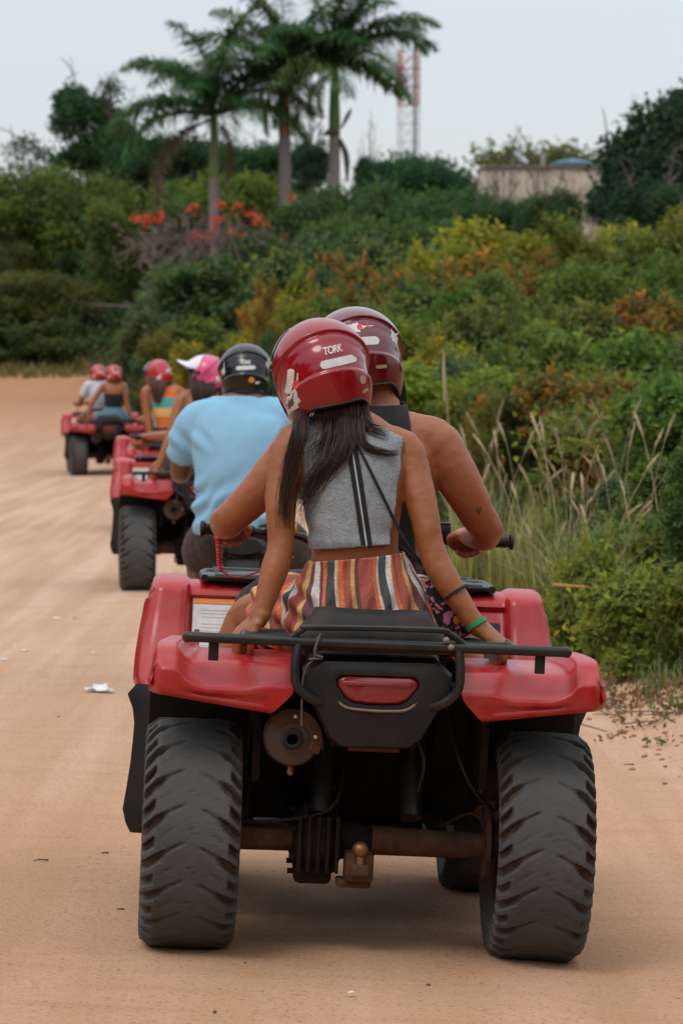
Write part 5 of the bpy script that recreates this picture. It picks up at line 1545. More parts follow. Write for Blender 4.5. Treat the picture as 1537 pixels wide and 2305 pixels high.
    q = MB(); q.box((.243, .93, 1.085), (.060, .055, .040), bev=.008); q.box((.243, .93, 1.107), (.056, .050, .008), bev=.003); q.tube([(.21, .93, 1.07), (.285, .93, 1.06)], .017, 8); q.box((.275, .905, 1.06), (.02, .03, .035), bev=.005)
    part('brake_reservoir', q, M['black'], hb)
    q = MB(); q.box((-.24, .935, 1.07), (.05, .045, .045), bev=.008); part('switch_box', q, M['black'], hb)
    q = MB(); q.box((0, .985, 1.03), (.14, .06, .08), rotm(0, 0, 30), .015); part('instrument', q, M['black'], hb)
    q = MB(); q.ell((-.185, .92, 1.075), (.012, .012, .018), nu=10, nv=8); part('orange_knob', q, pmat('amber_plastic', (.75, .3, .03), .4), hb)
    q = MB(); q.ell((-.20, .915, 1.045), (.012, .010, .012), nu=10, nv=8); part('white_knob', q, M['white'], hb)
    q = MB(); a = np.linspace(0, 1, 140)
    q.tube(np.column_stack([-.405 + .012 * a + .006 * np.cos(a * 90), .86 + .006 * np.sin(a * 90), 1.045 - .10 * a]), .003, 5); q.tube([(-.39, .86, .945), (-.33, .87, .93), (-.18, .93, .99)], .003, 5, 10)
    part('safety_cord', q, M['red_cord'], hb)
    # racks
    mb = MB(); z = .838
    mb.tube([(-.497, -.30, z - .004), (-.485, -.325, z), (-.40, -.335, z), (.385, -.335, z), (.470, -.325, z), (.482, -.30, z - .004)], .0138, 10, 40, round_ends=True)
    for s in (-1, 1):
        mb.tube([(s * .345 - .008, -.333, z), (s * .345, -.2, z), (s * .345, .02, z - .004), (s * .31, .06, z - .02)], .012, 8, 14)
        mb.tube([(s * .205 - .007, -.335, z), (s * .212 - .007, -.345, .775), (s * .205 - .007, -.345, .725), (s * .17 - .005, -.335, .692), (s * .13, -.31, .68)], .0128, 9, 22)
        mb.tube([(s * .205 - .007, -.335, z - .005), (s * .21, -.25, z - .008), (s * .2, -.1, z - .012)], .012, 8, 8)
        mb.box((s * .42 - .008, -.315, .806), (.026, .012, .056), bev=.003)
        mb.tube([(s * .345, -.05, z), (s * .345, -.05, .77)], .010, 8)
    mb.box((-.008, -.245, .822), (.42, .15, .012), bev=.004)
    mb.tube([(-.345, -.16, z - .002), (.345, -.16, z - .002)], .010, 8); mb.tube([(-.345, -.02, z - .002), (-.17, -.02, z - .002)], .010, 8); mb.tube([(.17, -.02, z - .002), (.345, -.02, z - .002)], .010, 8)
    mb.tube([(-.235, -.335, .842), (-.205, -.342, .868), (-.17, -.345, .876), (.13, -.345, .882), (.175, -.342, .872), (.215, -.335, .846)], .0085, 8, 40)
    part('rear_rack', mb, M['steel_black'], t)
    q = MB(); q.tube([(-.165, -.352, .855), (-.172, -.356, .80), (-.19, -.356, .775), (-.198, -.345, .73), (-.195, -.33, .62)], .0028, 5, 22); q.tube([(-.158, -.355, .862), (-.172, -.362, .812), (-.15, -.355, .80), (-.185, -.36, .795)], .0035, 5, 14)
    part('tie_wire', q, pmat('grey_wire', (.09, .075, .065), .6), t)
    q = MB()
    for a in ((.165, .858), (.178, .84)): q.ell((a[0], -.35, a[1]), (.009, .007, .008), nu=8, nv=6)
    part('bolt', q, pmat('dusty_bolt', (.22, .18, .14), .6), t)
    mb = MB(); zf = .912
    for s in (-1, 1):
        mb.box((s * .285, 1.30, zf), (.30, .20, .014), rotm(0, s * 3, 0), .006); mb.tube([(s * .43, 1.20, zf - .008), (s * .43, 1.50, zf - .008), (s * .38, 1.58, zf - .008)], .012, 8, 10)
        mb.tube([(s * .30, 1.3, zf), (s * .28, 1.32, .84)], .012, 8); mb.tube([(s * .13, 1.2, zf), (s * .13, 1.56, zf)], .011, 8)
    for y in (1.20, 1.40, 1.58): mb.tube([(-.40, y, zf - .004), (.40, y, zf - .004)], .012, 8)
    part('front_rack', mb, M['steel_black'], t)
    mb = MB(); mb.tube([(-.30, 1.66, .50), (-.28, 1.72, .70), (.28, 1.72, .70), (.30, 1.66, .50)], .018, 8, 30); mb.tube([(-.15, 1.4, .4), (-.2, 1.68, .5)], .018, 8); mb.tube([(.15, 1.4, .4), (.2, 1.68, .5)], .018, 8)
    part('bumper', mb, M['steel_black'], t)
    # footwells: floor, and a splash guard standing in front of the rear wheel
    for s in (-1, 1):
        mb = MB()
        us = np.linspace(.28, .632, 10); zs = np.array([.225, .25, .29, .35, .42, .48, .53, .57, .61, .64])
        off = np.array([-.012, .002, .012, .004, -.004, -.008, -.010, -.004, .012, -.012])
        mb.grid(np.array([[(s * (lerp(.28, x, 1) + off[k] * sstep(.5, .632, x)), .44 + .05 * sstep(.5, .63, x) + .06 * (z - .225), z) for k, z in enumerate(zs)] for x in us]), flip=s > 0)
        mb.grid(np.array([[(s * x, y, .245 + .02 * (y > .95)) for y in np.linspace(.44, 1.0, 5)] for x in np.linspace(.18, .60, 4)]), flip=s < 0)
        fw_ = part('footwell', solid(mb, M['black'], 'footwell', .006), None, t)
        q = MB(); q.tube([(s * .20, .72, .29), (s * .56, .72, .29)], .016, 8)
        part('foot_peg', q, M['steel_black'], fw_)
    return t

M1 = Matrix.Translation((.046, 9.5, 0)) @ Euler((0, R(2.6), R(3.1)), 'XYZ').to_matrix().to_4x4()
quad1 = build_quad('nearest red quad bike, seen from behind at full width with two riders on it', M1)

def copy_tree(o, parent=None):
    c = o.copy(); COL.objects.link(c)
    if parent is not None: c.parent = parent
    for ch in o.children: copy_tree(ch, c)
    return c
def place_quad(px, Yq, yaw, label):
    Q = wp(px, 900, Yq)
    x = Q[0]; gl, gr, gf = float(H(x - .46, Yq)), float(H(x + .46, Yq)), float(H(x, Yq + 1.25))
    z = (gl + gr) / 2
    Mx = Matrix.Translation((x, Yq, z)) @ Euler((math.atan2(gf - z, 1.25), math.atan2(gl - gr, .92), R(yaw)), 'XYZ').to_matrix().to_4x4()
    o = copy_tree(quad1); o.location, o.rotation_euler = Mx.to_translation(), Mx.to_euler(); o['label'] = label
    return Mx
M2 = place_quad(454, 25.5, 5, 'second red quad bike, between the blue shirted man and the dirt road')
M3 = place_quad(414, 35.0, 7, 'third red quad bike, carrying the woman in the orange and teal top')
M4 = place_quad(245, 54.5, 9, 'farthest red quad bike, at the bend, carrying the woman in denim shorts')
# ------------------------------------------------------------------ people: each body is one fused skin; clothes, hair and helmets are parts
A3 = lambda *p: np.array(p, float)

def torso_mb(rings_, grow=0., res=26, cap_lo=True):
    """rings_: rows (x, y, z, half width, half depth)"""
    q = np.asarray(rings_, float)
    mb = MB(); mb.tube(q[:, :3], q[:, 3] + grow, 28, res, True, q[:, 4] + grow, ref=(1, 0, 0), ex=2.35)
    return mb
def limb_mb(pts, rad, grow=0., seg=16, res=22, flat=1.0):
    mb = MB(); mb.tube(pts, np.asarray(rad) + grow, seg, res, True, (np.asarray(rad) + grow) * flat, round_ends=True)
    return mb

def hand_mb(wr, fdir, back, side, curl=(30, 40, 25), sc=1.0, spread=4.):
    """palm, four unequal fingers and a thumb. fdir: along the fingers, back: out of the back of the hand, side: +1 if the thumb is on the +(fdir x back) side"""
    f = nrm(fdir); b = nrm(np.asarray(back, float) - f * np.dot(back, f)); s = np.cross(f, b) * side
    mb = MB(); wr = np.asarray(wr, float)
    kn = wr + f * .085 * sc
    mb.tube([wr - f * .012 * sc, wr + f * .02 * sc, wr + f * .055 * sc, kn], np.array([.026, .032, .040, .040]) * sc, 14, 12, True, np.array([.019, .016, .0155, .0135]) * sc, ref=s, ex=2.6, round_ends=True)
    for k, (o, ln) in enumerate(((.0295, .94), (.0100, 1.04), (-.0100, .97), (-.0290, .80))):
        p = kn + s * o * sc - f * (.006 + .006 * (k == 3)) * sc
        d = nrm(f + s * math.tan(R(spread)) * (o / .02)); P = [p - f * .012 * sc, p]; ang = 0
        for seg, c in zip((.044, .028, .022), curl):
            ang += c
            P.append(P[-1] + (d * math.cos(R(ang)) - b * math.sin(R(ang))) * seg * ln * sc)
        mb.tube(P, np.array([.0095, .0098, .0092, .0086, .0072]) * sc, 9, 14, round_ends=True)
    # thumb from the side of the palm near its base, able to close against the fingers
    t0 = wr + f * .022 * sc + s * .026 * sc
    t1 = t0 + nrm(f * .75 + s * .62 - b * .30) * .040 * sc
    t2 = t1 + nrm(f * .85 + s * .10 - b * .55) * .030 * sc
    t3 = t2 + nrm(f * .75 - s * .25 - b * .70) * .022 * sc
    mb.tube([t0 - f * .01 * sc, t0, t1, t2, t3], np.array([.013, .0145, .0118, .0105, .0085]) * sc, 10, 14, round_ends=True)
    return mb

def head_mb(c, Rm, sc=1.0):
    """skull, jaw, nose, brow, lips, ears; c = centre of the skull, +y is the face"""
    mb = MB(); L = lambda *p: np.asarray(c) + Rm @ (A3(*p) * sc)
    mb.ell(c, np.array([.074, .092, .098]) * sc, Rm, 24, 16)
    mb.ell(L(0, .038, -.055), np.array([.056, .058, .062]) * sc, Rm, 20, 12)
    mb.ell(L(0, .066, -.098), np.array([.026, .026, .022]) * sc, Rm, 12, 8)
    mb.tube([L(0, .090, .012), L(0, .103, -.015), L(0, .112, -.033), L(0, .098, -.042)], np.array([.009, .012, .0145, .011]) * sc, 8, 10, round_ends=True)
    mb.tube([L(-.024, .094, -.068), L(0, .101, -.066), L(.024, .094, -.068)], np.array([.004, .0075, .004]) * sc, 8, 8, round_ends=True)
    mb.tube([L(-.020, .092, -.079), L(0, .099, -.080), L(.020, .092, -.079)], np.array([.004, .0085, .004]) * sc, 8, 8, round_ends=True)
    mb.tube([L(-.046, .078, .024), L(-.022, .092, .030), L(0, .090, .024), L(.022, .092, .030), L(.046, .078, .024)], np.array([.007, .009, .007, .009, .007]) * sc, 8, 16, round_ends=True)
    for s in (-1, 1):
        mb.ell(L(s * .040, .070, -.030), np.array([.020, .018, .017]) * sc, Rm, 10, 8)
        mb.ell(L(s * .076, -.004, -.018), np.array([.010, .019, .030]) * sc, Rm @ rotm(s * -18), 10, 8)
    return mb

def eyes(c, Rm, parent, sc=1.0):
    for s in (-1, 1):
        q = MB(); q.ell(np.asarray(c) + Rm @ (A3(s * .031, .080, .002) * sc), np.array([.0125, .010, .0085]) * sc, Rm, 12, 8); part('eye', q, M['eye'], parent)
        q = MB(); q.ell(np.asarray(c) + Rm @ (A3(s * .031, .0885, .002) * sc), np.array([.006, .003, .006]) * sc, Rm, 10, 6); part('pupil', q, M['liner'], parent)
M['eye'] = pmat('eye_white', (.6, .58, .55), .3)

# ---------------- helmets
AX = (.125, .150, .127)
def hsurf(az, el, off=0., ridges=True):
    """outer surface of an open-face helmet: az 0 is the back of the head, el the elevation (radians)"""
    az, el = np.asarray(az, float), np.asarray(el, float)
    d = np.stack([np.sin(az) * np.cos(el), -np.cos(az) * np.cos(el), np.sin(el)], -1)
    cz = np.where(el >= 0, AX[2], .215)
    r = 1 / np.sqrt((d[..., 0] / AX[0]) ** 2 + (d[..., 1] / AX[1]) ** 2 + (d[..., 2] / cz) ** 2)
    if ridges:
        a = np.abs(np.degrees(az)); e = np.degrees(el)
        w = 1 - sstep(82, 112, a)
        up_ = 44 - 50 * (a / 88) ** 2.2; lo = -1 - 34 * (a / 78) ** 2
        off = off + w * (.0095 * sstep(up_ - .6, up_ + 1.6, e) - .005 * sstep(lo - 3, lo + 14, e) * (1 - sstep(up_ - 16, up_ - 4, e)) + .0065 * (1 - sstep(lo - 1.0, lo + 2.2, e)))
    return d * (r + off)[..., None]
def hflat(x, y):
    """(x, y) metres as seen square from behind -> angles on the shell"""
    el = np.arcsin(np.clip(np.asarray(y) / .140, -.9, .9))
    az = np.arcsin(np.clip(np.asarray(x) / (.128 * np.cos(el)), -.98, .98))
    return az, el

def helmet(c, Rm, parent, shell_mat, stickers=(), visor=None, name='helmet', strap=False, res=1.0):
    c = np.asarray(c, float)
    W = lambda V: V @ Rm.T + c
    azs = np.linspace(-math.pi, math.pi, int(96 * res) * 2 // 2 + 1); a = np.abs(np.degrees(azs))
    zb = -.092 - .048 * sstep(25, 70, a) + .050 * sstep(98, 104, a) * 0
    front = sstep(98, 118, a)
    zb = lerp(zb, .035, front)
    rows = int(70 * res); G = np.zeros((len(azs), rows, 3))
    els = np.linspace(math.pi / 2 - .02, R(-62), 400)
    for i, az in enumerate(azs):
        P = hsurf(np.full(400, az), els)
        e_end = np.interp(-zb[i], -P[:, 2], els)
        G[i] = hsurf(np.full(rows, az), np.linspace(math.pi / 2 - .02, e_end, rows))
    mb = MB(); mb.grid(W(G)); mb.rings(W(np.array([G[:-1, 0], G[:-1, 0] * [.02, .02, 1]])), False)
    raw = mesh_from('helmet', mb.verts(), mb.F, shell_mat, True, 80); raw.materials.append(M['liner'])
    me = evaluated(raw, [('WELD', dict(merge_threshold=.0004)), ('SOLIDIFY', dict(thickness=.024, offset=-1.0 if True else 1, material_offset=1, material_offset_rim=1))])
    bpy.data.meshes.remove(raw)
    # keep the lacquer outside whichever way the sheet's normals run
    me.name = name
    if True:
        ctr = c; n = len(me.polygons); cen = np.empty(n * 3, np.float32); no = np.empty(n * 3, np.float32)
        me.polygons.foreach_get('center', cen); me.polygons.foreach_get('normal', no)
        out_ = ((cen.reshape(-1, 3) - ctr) * no.reshape(-1, 3)).sum(1) > .012
        me.polygons.foreach_set('material_index', np.where(out_, 0, 1).astype(np.int32)); me.polygons.foreach_set('use_smooth', np.ones(n, bool))
        me.set_sharp_from_angle(angle=R(60))
    ho = part(name, me, None, parent)
    # rubber edge
    q = MB(); q.tube(W(G[:, -1]), .0042, 6, None, False); part('edge_trim', q, M['black'], ho)
    for s in (-1, 1):
        p = hsurf(s * R(100), R(4), .004, False); q = MB(); q.ell(W(p[None])[0], (.010, .017, .017), Rm @ rotm(s * -10), 12, 8); part('pivot', q, M['black'], ho)
        q = MB()
        p0, p1 = hsurf(s * R(88), R(-50), -.012, False), A3(s * .05, .06, -.165)
        q.tube(W(np.array([p0, (p0 + p1) / 2 + A3(s * .01, 0, -.03), p1])), .009, 6, 10, ry=.003); part('chin_strap', q, M['black'], ho)
        if strap:
            q = MB(); q.tube(W(np.array([hsurf(s * R(92), R(-40), -.022, False), A3(s * .096, .03, -.135), A3(s * .088, .035, -.178)])), np.array([.030, .034, .024]), 10, 10, ry=np.array([.012, .014, .010]), round_ends=True); part('cheek_pad', q, M['liner'], ho)
    if visor:
        az = np.linspace(R(-84), R(84), 25)
        if visor == 'peak':
            G2 = []
            for t in np.linspace(0, 1, 13):
                G2.append([hsurf(math.pi + a_, R(80) - R(52) * min(t * 2.0, 1) + .10 * math.cos(a_), .007, False) + A3(0, .085 * max(t - .46, 0) / .54 * math.cos(a_) ** .6, (.03 - .085 * math.sin(a_) ** 2) * max(t - .46, 0)) for a_ in az * .98])
            q = MB(); q.grid(W(np.array(G2))); part('peak', solid(q, M['white_peak'], 'peak', .004), None, ho)
        else:
            G2 = [[hsurf(math.pi + a_, e, .010, False) for a_ in az] for e in np.linspace(R(20), R(62), 9)]
            q = MB(); q.grid(W(np.array(G2))); part('visor', solid(q, M['shield'], 'visor', .003), None, ho)
    for st in stickers:
        kind = st[0]
        if kind == 'bar':
            _, x, y, hw, hh, rot, mt = st
            s_, t_ = np.meshgrid(np.linspace(-1, 1, 25), np.linspace(-1, 1, 5), indexing='ij')
            e = 1 - hh / hw; k = np.sqrt(np.clip(1 - (np.clip(np.abs(s_) - e, 0, 1) / max(1 - e, 1e-6)) ** 2, 0, 1))
            X_, Y_ = s_ * hw, t_ * hh * k
        elif kind == 'oval':
            _, x, y, hw, hh, rot, mt = st
            r_, a_ = np.meshgrid(np.linspace(0, 1, 5), np.linspace(0, 2 * math.pi, 22), indexing='ij'); X_, Y_ = r_ * np.cos(a_) * hw, r_ * np.sin(a_) * hh
        elif kind == 'drop':
            _, x, y, hw, hh, rot, mt = st
            s_, t_ = np.meshgrid(np.linspace(-1, 1, 25), np.linspace(-1, 1, 7), indexing='ij')
            k = .12 + .88 * np.exp(-((s_ + .35) / .38) ** 2); k = k * (1 + .22 * np.sin(s_ * 21)) * np.sqrt(np.clip(1 - s_ ** 6, 0, 1)); X_, Y_ = s_ * hw, t_ * hh * k
        elif kind == 'text':
            _, x, y, hw, hh, rot, mt, txt = st
            cu = bpy.data.curves.new('t', 'FONT'); cu.body = txt; cu.size = 1; cu.shear = .25; cu.align_x = 'CENTER'; cu.align_y = 'CENTER'; cu.offset = .028; cu.space_character = .92
            to = bpy.data.objects.new('t', cu); COL.objects.link(to); dg = bpy.context.evaluated_depsgraph_get(); dg.update()
            tm = bpy.data.meshes.new_from_object(to.evaluated_get(dg)); bpy.data.objects.remove(to)
            Vt = get_co(tm); Ft = [list(p.vertices) for p in tm.polygons]
            ex = Vt.max(0) - Vt.min(0); Vt = (Vt - (Vt.max(0) + Vt.min(0)) / 2) / [ex[0], ex[1], 1] * [2 * hw, 2 * hh, 0]
            cr, sr = math.cos(R(rot)), math.sin(R(rot))
            az_, el_ = hflat(x + Vt[:, 0] * cr - Vt[:, 1] * sr, y + Vt[:, 0] * sr + Vt[:, 1] * cr)
            me = mesh_from('lettering', W(hsurf(az_, el_, .0026)), Ft, M[mt], False); part('lettering', me, None, ho); continue
        cr, sr = math.cos(R(rot)), math.sin(R(rot))
        az_, el_ = hflat(x + X_ * cr - Y_ * sr, y + X_ * sr + Y_ * cr)
        q = MB(); q.grid(W(hsurf(az_, el_, .0010 + (.0006 if mt in ('redink', 'darkink', 'orange') else 0)).reshape(-1, 3)).reshape(az_.shape + (3,)))
        part('sticker', solid(q, M[mt], 'sticker', -.0006), None, ho)
    return ho
M['white_peak'] = pmat('white_peak', (.66, .64, .67), .35, coat=.4)

STICK = (('text', .012, .050, .024, .0105, 1, 'white', 'TORK'), ('bar', .0175, .0165, .046, .0105, 1, 'white'), ('oval', .060, .0145, .009, .008, 0, 'white'),
         ('oval', .066, -.040, .0095, .0105, 0, 'gold'), ('bar', .067, -.066, .010, .0035, 6, 'gold'),
         ('bar', -.104, -.012, .036, .0085, 78, 'white'), ('drop', -.092, -.045, .055, .0155, 80, 'white'), ('oval', -.089, -.022, .011, .009, 60, 'redink'), ('oval', -.091, -.024, .006, .005, 60, 'white'), ('drop', -.096, -.058, .022, .006, 80, 'darkink'))
STICK_M = (('drop', .006, .071, .034, .014, 2, 'white'), ('oval', .002, .071, .007, .009, 0, 'redink'), ('oval', .023, .073, .004, .007, 0, 'redink'), ('bar', .0, .030, .046, .0115, -3, 'white'),
           ('bar', .035, -.040, .014, .004, -4, 'gold'), ('drop', .106, .02, .045, .012, -72, 'white'), ('drop', .110, -.025, .022, .008, -76, 'ink'))
STICK_B = (('text', .0, .050, .024, .010, 0, 'white', 'TORK'), ('bar', .0, .024, .044, .0095, 3, 'white'), ('oval', .022, -.030, .012, .012, 0, 'orange'), ('bar', .046, -.043, .010, .005, 0, 'white'),
           ('drop', -.108, .015, .040, .011, 80, 'white'), ('oval', -.108, -.015, .006, .008, 80, 'redink'), ('drop', .109, .03, .038, .010, -80, 'white'))
STICK_F = (('bar', .03, .03, .04, .010, 8, 'white'), ('drop', -.07, -.02, .04, .015, 75, 'white'), ('drop', .07, -.02, .04, .014, -75, 'white'))

def drape(mesh):
    bv = BVHTree.FromPolygons([v.co[:] for v in mesh.vertices], [list(p.vertices) for p in mesh.polygons])
    def f(x, z, off=.002, default=-.1):
        h = bv.ray_cast(Vector((x, -1.5, z)), Vector((0, 1, 0)), 3)
        return A3(x, h[0].y - off, z) if h[0] is not None else A3(x, default, z)
    return f

def folds(me, fn):
    V = get_co(me); N = get_no(me); set_co(me, V + N * fn(V)[:, None]); return me

def hair_mesh(locks, g, mat, n_each=60, w=.0016):
    """locks: list of (guide points, radius at root, radius at tip); each lock is a bundle of fine strands"""
    VV, FF, TT = [], [], []; c = 0
    for pts, r0, r1, cnt, wav in locks:
        G = catmull(np.array(pts, float), 18); k = len(G)
        T = np.gradient(G, axis=0); T /= np.linalg.norm(T, axis=1)[:, None]
        u = np.cross(T, [0, 1., .01]); u /= np.linalg.norm(u, axis=1)[:, None]; v = np.cross(T, u)
        for q in range(cnt):
            a = g.uniform(0, 6.283); rr = math.sqrt(g.random()); end = int(k * g.uniform(.42, 1.0) ** .7); tt = np.linspace(0, 1, k)
            rad = (r0 + (r1 - r0) * tt) * rr
            ph, am = g.uniform(0, 6.28), wav * g.uniform(.3, 1)
            P = G + u * (rad * math.cos(a) + am * np.sin(tt * g.uniform(4, 9) + ph) * tt)[:, None] + v * (rad * math.sin(a) * .55 + am * .5 * np.cos(tt * 6 + ph) * tt)[:, None]
            P = P[:max(end, 5)]; m = len(P)
            ww = w * np.linspace(1.2, .25, m)[:, None] * g.uniform(.7, 1.6)
            um = u[:m] * math.cos(ph) + v[:m] * math.sin(ph); vm = np.cross(T[:m], um)
            Rg = np.stack([P + um * ww, P - .5 * um * ww + .87 * vm * ww, P - .5 * um * ww - .87 * vm * ww], 1)
            VV.append(Rg.reshape(-1, 3)); i = np.arange(m - 1)[:, None, None] * 3; j = np.arange(3)[None, :, None]; jn = (j + 1) % 3
            FF.append((np.concatenate([i + j, i + jn, i + 3 + jn, i + 3 + j], 2) + c).reshape(-1, 4)); TT.append(np.full(m * 3, np.clip(g.normal(.3, .22), 0, 1))); c += m * 3
    return mesh_np('hair', np.vstack(VV), np.vstack(FF), mat, np.concatenate(TT), True)

def band(c, axis, r, w, t=.003):
    """a flat bracelet round a forearm"""
    ax = nrm(axis); u = nrm(np.cross(ax, [0, 1, .1])); v = np.cross(ax, u); a = np.linspace(0, 2 * math.pi, 32, endpoint=False)
    ring = lambda rr, h: np.asarray(c) + rr * (np.cos(a)[:, None] * u + np.sin(a)[:, None] * v) + ax * h
    mb = MB(); mb.rings(np.array([ring(r, -w), ring(r + t, -w * .8), ring(r + t, w * .8), ring(r, w), ring(r - .002, 0), ring(r, -w)]), False)
    return mb

# ---------------- the woman on the back seat of the nearest quad
def nearest_woman():
    base = (-.04, .02, .80)
    t = thing('person', 'woman in grey crop top and striped shorts on the back of the nearest quad bike', 'person', M1, base)
    TR = [(-.040, .03, .790, .12, .11), (-.040, .02, .83, .178, .14), (-.042, .015, .89, .186, .145), (-.046, .0, .96, .160, .125), (-.054, -.015, 1.035, .118, .095), (-.060, -.020, 1.09, .114, .090), (-.067, -.015, 1.18, .126, .096), (-.077, .0, 1.27, .142, .100), (-.088, .01, 1.330, .150, .088), (-.100, .015, 1.378, .108, .066), (-.114, .02, 1.42, .066, .054), (-.128, .03, 1.47, .053, .052), (-.145, .04, 1.52, .052, .055)]
    arms = {-1: ([(-.150, .01, 1.352), (-.238, .005, 1.345), (-.258, -.02, 1.25), (-.262, -.055, 1.15), (-.258, -.07, 1.075), (-.270, -.085, 1.01), (-.297, -.110, .915), (-.309, -.118, .878)], [.05, .047, .045, .040, .0355, .0375, .028, .0255]),
            1: ([(-.03, .01, 1.352), (.058, .005, 1.342), (.090, -.02, 1.26), (.118, -.06, 1.16), (.137, -.075, 1.085), (.165, -.09, 1.02), (.238, -.115, .915), (.266, -.12, .878)], [.05, .047, .045, .040, .036, .0375, .028, .0255])}
    legs = {s: ([(-.04 + s * .09, .04, .865), (-.04 + s * .17, .22, .875), (-.04 + s * .262, .40, .850), (-.04 + s * .295, .43, .80), (-.03 + s * .345, .42, .66), (-.02 + s * .36, .46, .48), (-.01 + s * .37, .50, .335)], [.105, .088, .064, .060, .056, .048, .034]) for s in (-1, 1)}
    hc = A3(-.168, .045, 1.538); HR = rotm(10, -14, 0)
    mb = torso_mb(TR, 0, 40); 
    for s in (-1, 1):
        mb.addmb(limb_mb(*arms[s])); mb.addmb(limb_mb(*legs[s], res=34))
        mb.addmb(limb_mb([(-.01 + s * .37, .46, .325), (-.005 + s * .375, .55, .30), (0 + s * .38, .66, .285)], [.036, .042, .030], flat=.7))
    # hands close over the side rails of the rack
    mb.addmb(hand_mb((-.309, -.118, .882), (-.55, .10, -.62), (-.55, -.35, .75), -1, (38, 62, 40)))
    mb.addmb(hand_mb((.266, -.120, .882), (.72, .05, -.52), (.45, -.35, .80), -1, (38, 62, 40)))
    mb.addmb(head_mb(hc - HR @ A3(0, .005, .01), HR))
    bm_ = fuse(mb, .0056, 3); folds(bm_, lambda V: .0016 * fnoise(V * 17) + .0006 * fnoise(V * 60))
    body = part('body', bm_, M['skin'], t)
    eyes(hc - HR @ A3(0, .005, .01), HR, body)
    # cropped top
    mb = torso_mb(TR[2:12], .009, 40)
    for s in (-1, 1): mb.addmb(limb_mb(arms[s][0][:3], arms[s][1][:3], .010))
    cm = fuse(mb, .0055, 5, 'crop_top')
    cm = cut(cm, [((-.06, 0, 1.076), nrm((math.sin(R(7)), 0, -1))), ((.046, 0, 1.30), nrm((1, .0, -.10))), ((-.205, 0, 1.30), nrm((-1, .0, -.02))), ((-.1, 0, 1.428), nrm((-.10, -.12, 1))), ((.0, 0, 1.392), nrm((.50, 0, 1)))], 0)
    def fo(V):
        x, y, z = V.T
        f = .0028 * fnoise(np.stack([x * 16, y * 16, z * 9], 1)) + .004 * np.sin((z * 55 + x * 26)) * np.exp(-((z - 1.12) / .045) ** 2) * sstep(0, .10, np.abs(x + .06))
        return f + .006 * np.exp(-((z - 1.085) / .02) ** 2) + .003 * sstep(.02, .04, x) * np.sin(z * 70)
    folds(cm, fo)
    me2 = evaluated(cm, [('SOLIDIFY', dict(thickness=.0035, offset=-1.0))]); me2.name = 'crop_top'
    top = part('crop_top', me2, M['heather'], t)
    dr = drape(me2)
    q = MB(); m = 30
    line = np.array([(lerp(-.092, -.034, k), lerp(1.372, 1.072, k)) for k in np.linspace(0, 1, m)])
    for o_ in (-.0092, .0092):
        rows = []
        for x, z in line: rows.append([dr(x + o_ + e, z + e * .18, .0026 + .0008 * (abs(e) < .006)) for e in (-.0056, -.0025, .0025, .0056)])
        q.grid(np.array(rows), flip=True)
    part('zip_tape', solid(q, M['black_cloth'], 'zip_tape', .0015), None, top)
    q = MB(); q.tube([dr(x, z, .003) for x, z in line], .0017, 6); part('zip', q, M['white'], top)
    q = MB()
    for s, (xa, za, xb, zb) in enumerate(((-.205, 1.37, -.215, 1.2), (.046, 1.38, .052, 1.2))):
        pass
    # striped shorts, loose, gathered at the waist; the left leg rides up the thigh
    mb = torso_mb([(-.041, .025, .80, .13, .12)] + [(x, y, z, w, d) for x, y, z, w, d in TR[1:6]], .012, 30)
    for s in (-1, 1): mb.addmb(limb_mb([legs[s][0][0], legs[s][0][1] if s > 0 else (-.215, .20, .868)], [.112, .112], .006))
    sm = fuse(mb, .0068, 6, 'shorts')
    tilt = nrm((math.sin(R(-8)), 0, 1))
    sm = cut(sm, [((-.055, 0, 1.046), tilt)], 0)
    V = get_co(sm); cx, cy = -.045, .02
    an = np.arctan2(V[:, 0] - cx, -(V[:, 1] - cy))
    low = 1 - sstep(.88, 1.05, V[:, 2])
    N = get_no(sm); dsp = .0045 * np.sin(an * 19 + 2 * np.sin(V[:, 2] * 17)) * (.35 + low) + .004 * np.sin(an * 34 + 1) * np.exp(-((V[:, 2] - 1.035) / .025) ** 2) + .003 * fnoise(V * 22)
    dsp += .007 * np.sin((V[:, 0] * .8 + V[:, 2]) * 95) * (1 - sstep(-.19, -.13, V[:, 0])) * (1 - sstep(.93, 1.0, V[:, 2]))
    set_co(sm, V + N * dsp[:, None])
    at = sm.attributes.new('stripe', 'FLOAT', 'POINT')
    R_ = np.hypot(V[:, 0] - cx, V[:, 1] - cy)
    w_ = an * .52 + .03 * np.sin(V[:, 2] * 20)
    leg = (1 - sstep(-.20, -.15, V[:, 0])) * sstep(-.02, .06, V[:, 1] + .02)
    w_ = w_ + leg * (V[:, 2] - .9) * 1.6
    at.data.foreach_set('value', (w_ + 4).astype(np.float32))
    me2 = evaluated(sm, [('SOLIDIFY', dict(thickness=.003, offset=-1.0))]); me2.name = 'shorts'
    part('shorts', me2, M['stripes'], t)
    # hair: out from under the helmet, one lock down the left shoulder, one bunch blown across the back
    g = np.random.default_rng(77); D = dr
    b = lambda x, z, o: D(x, z, o, -.095)
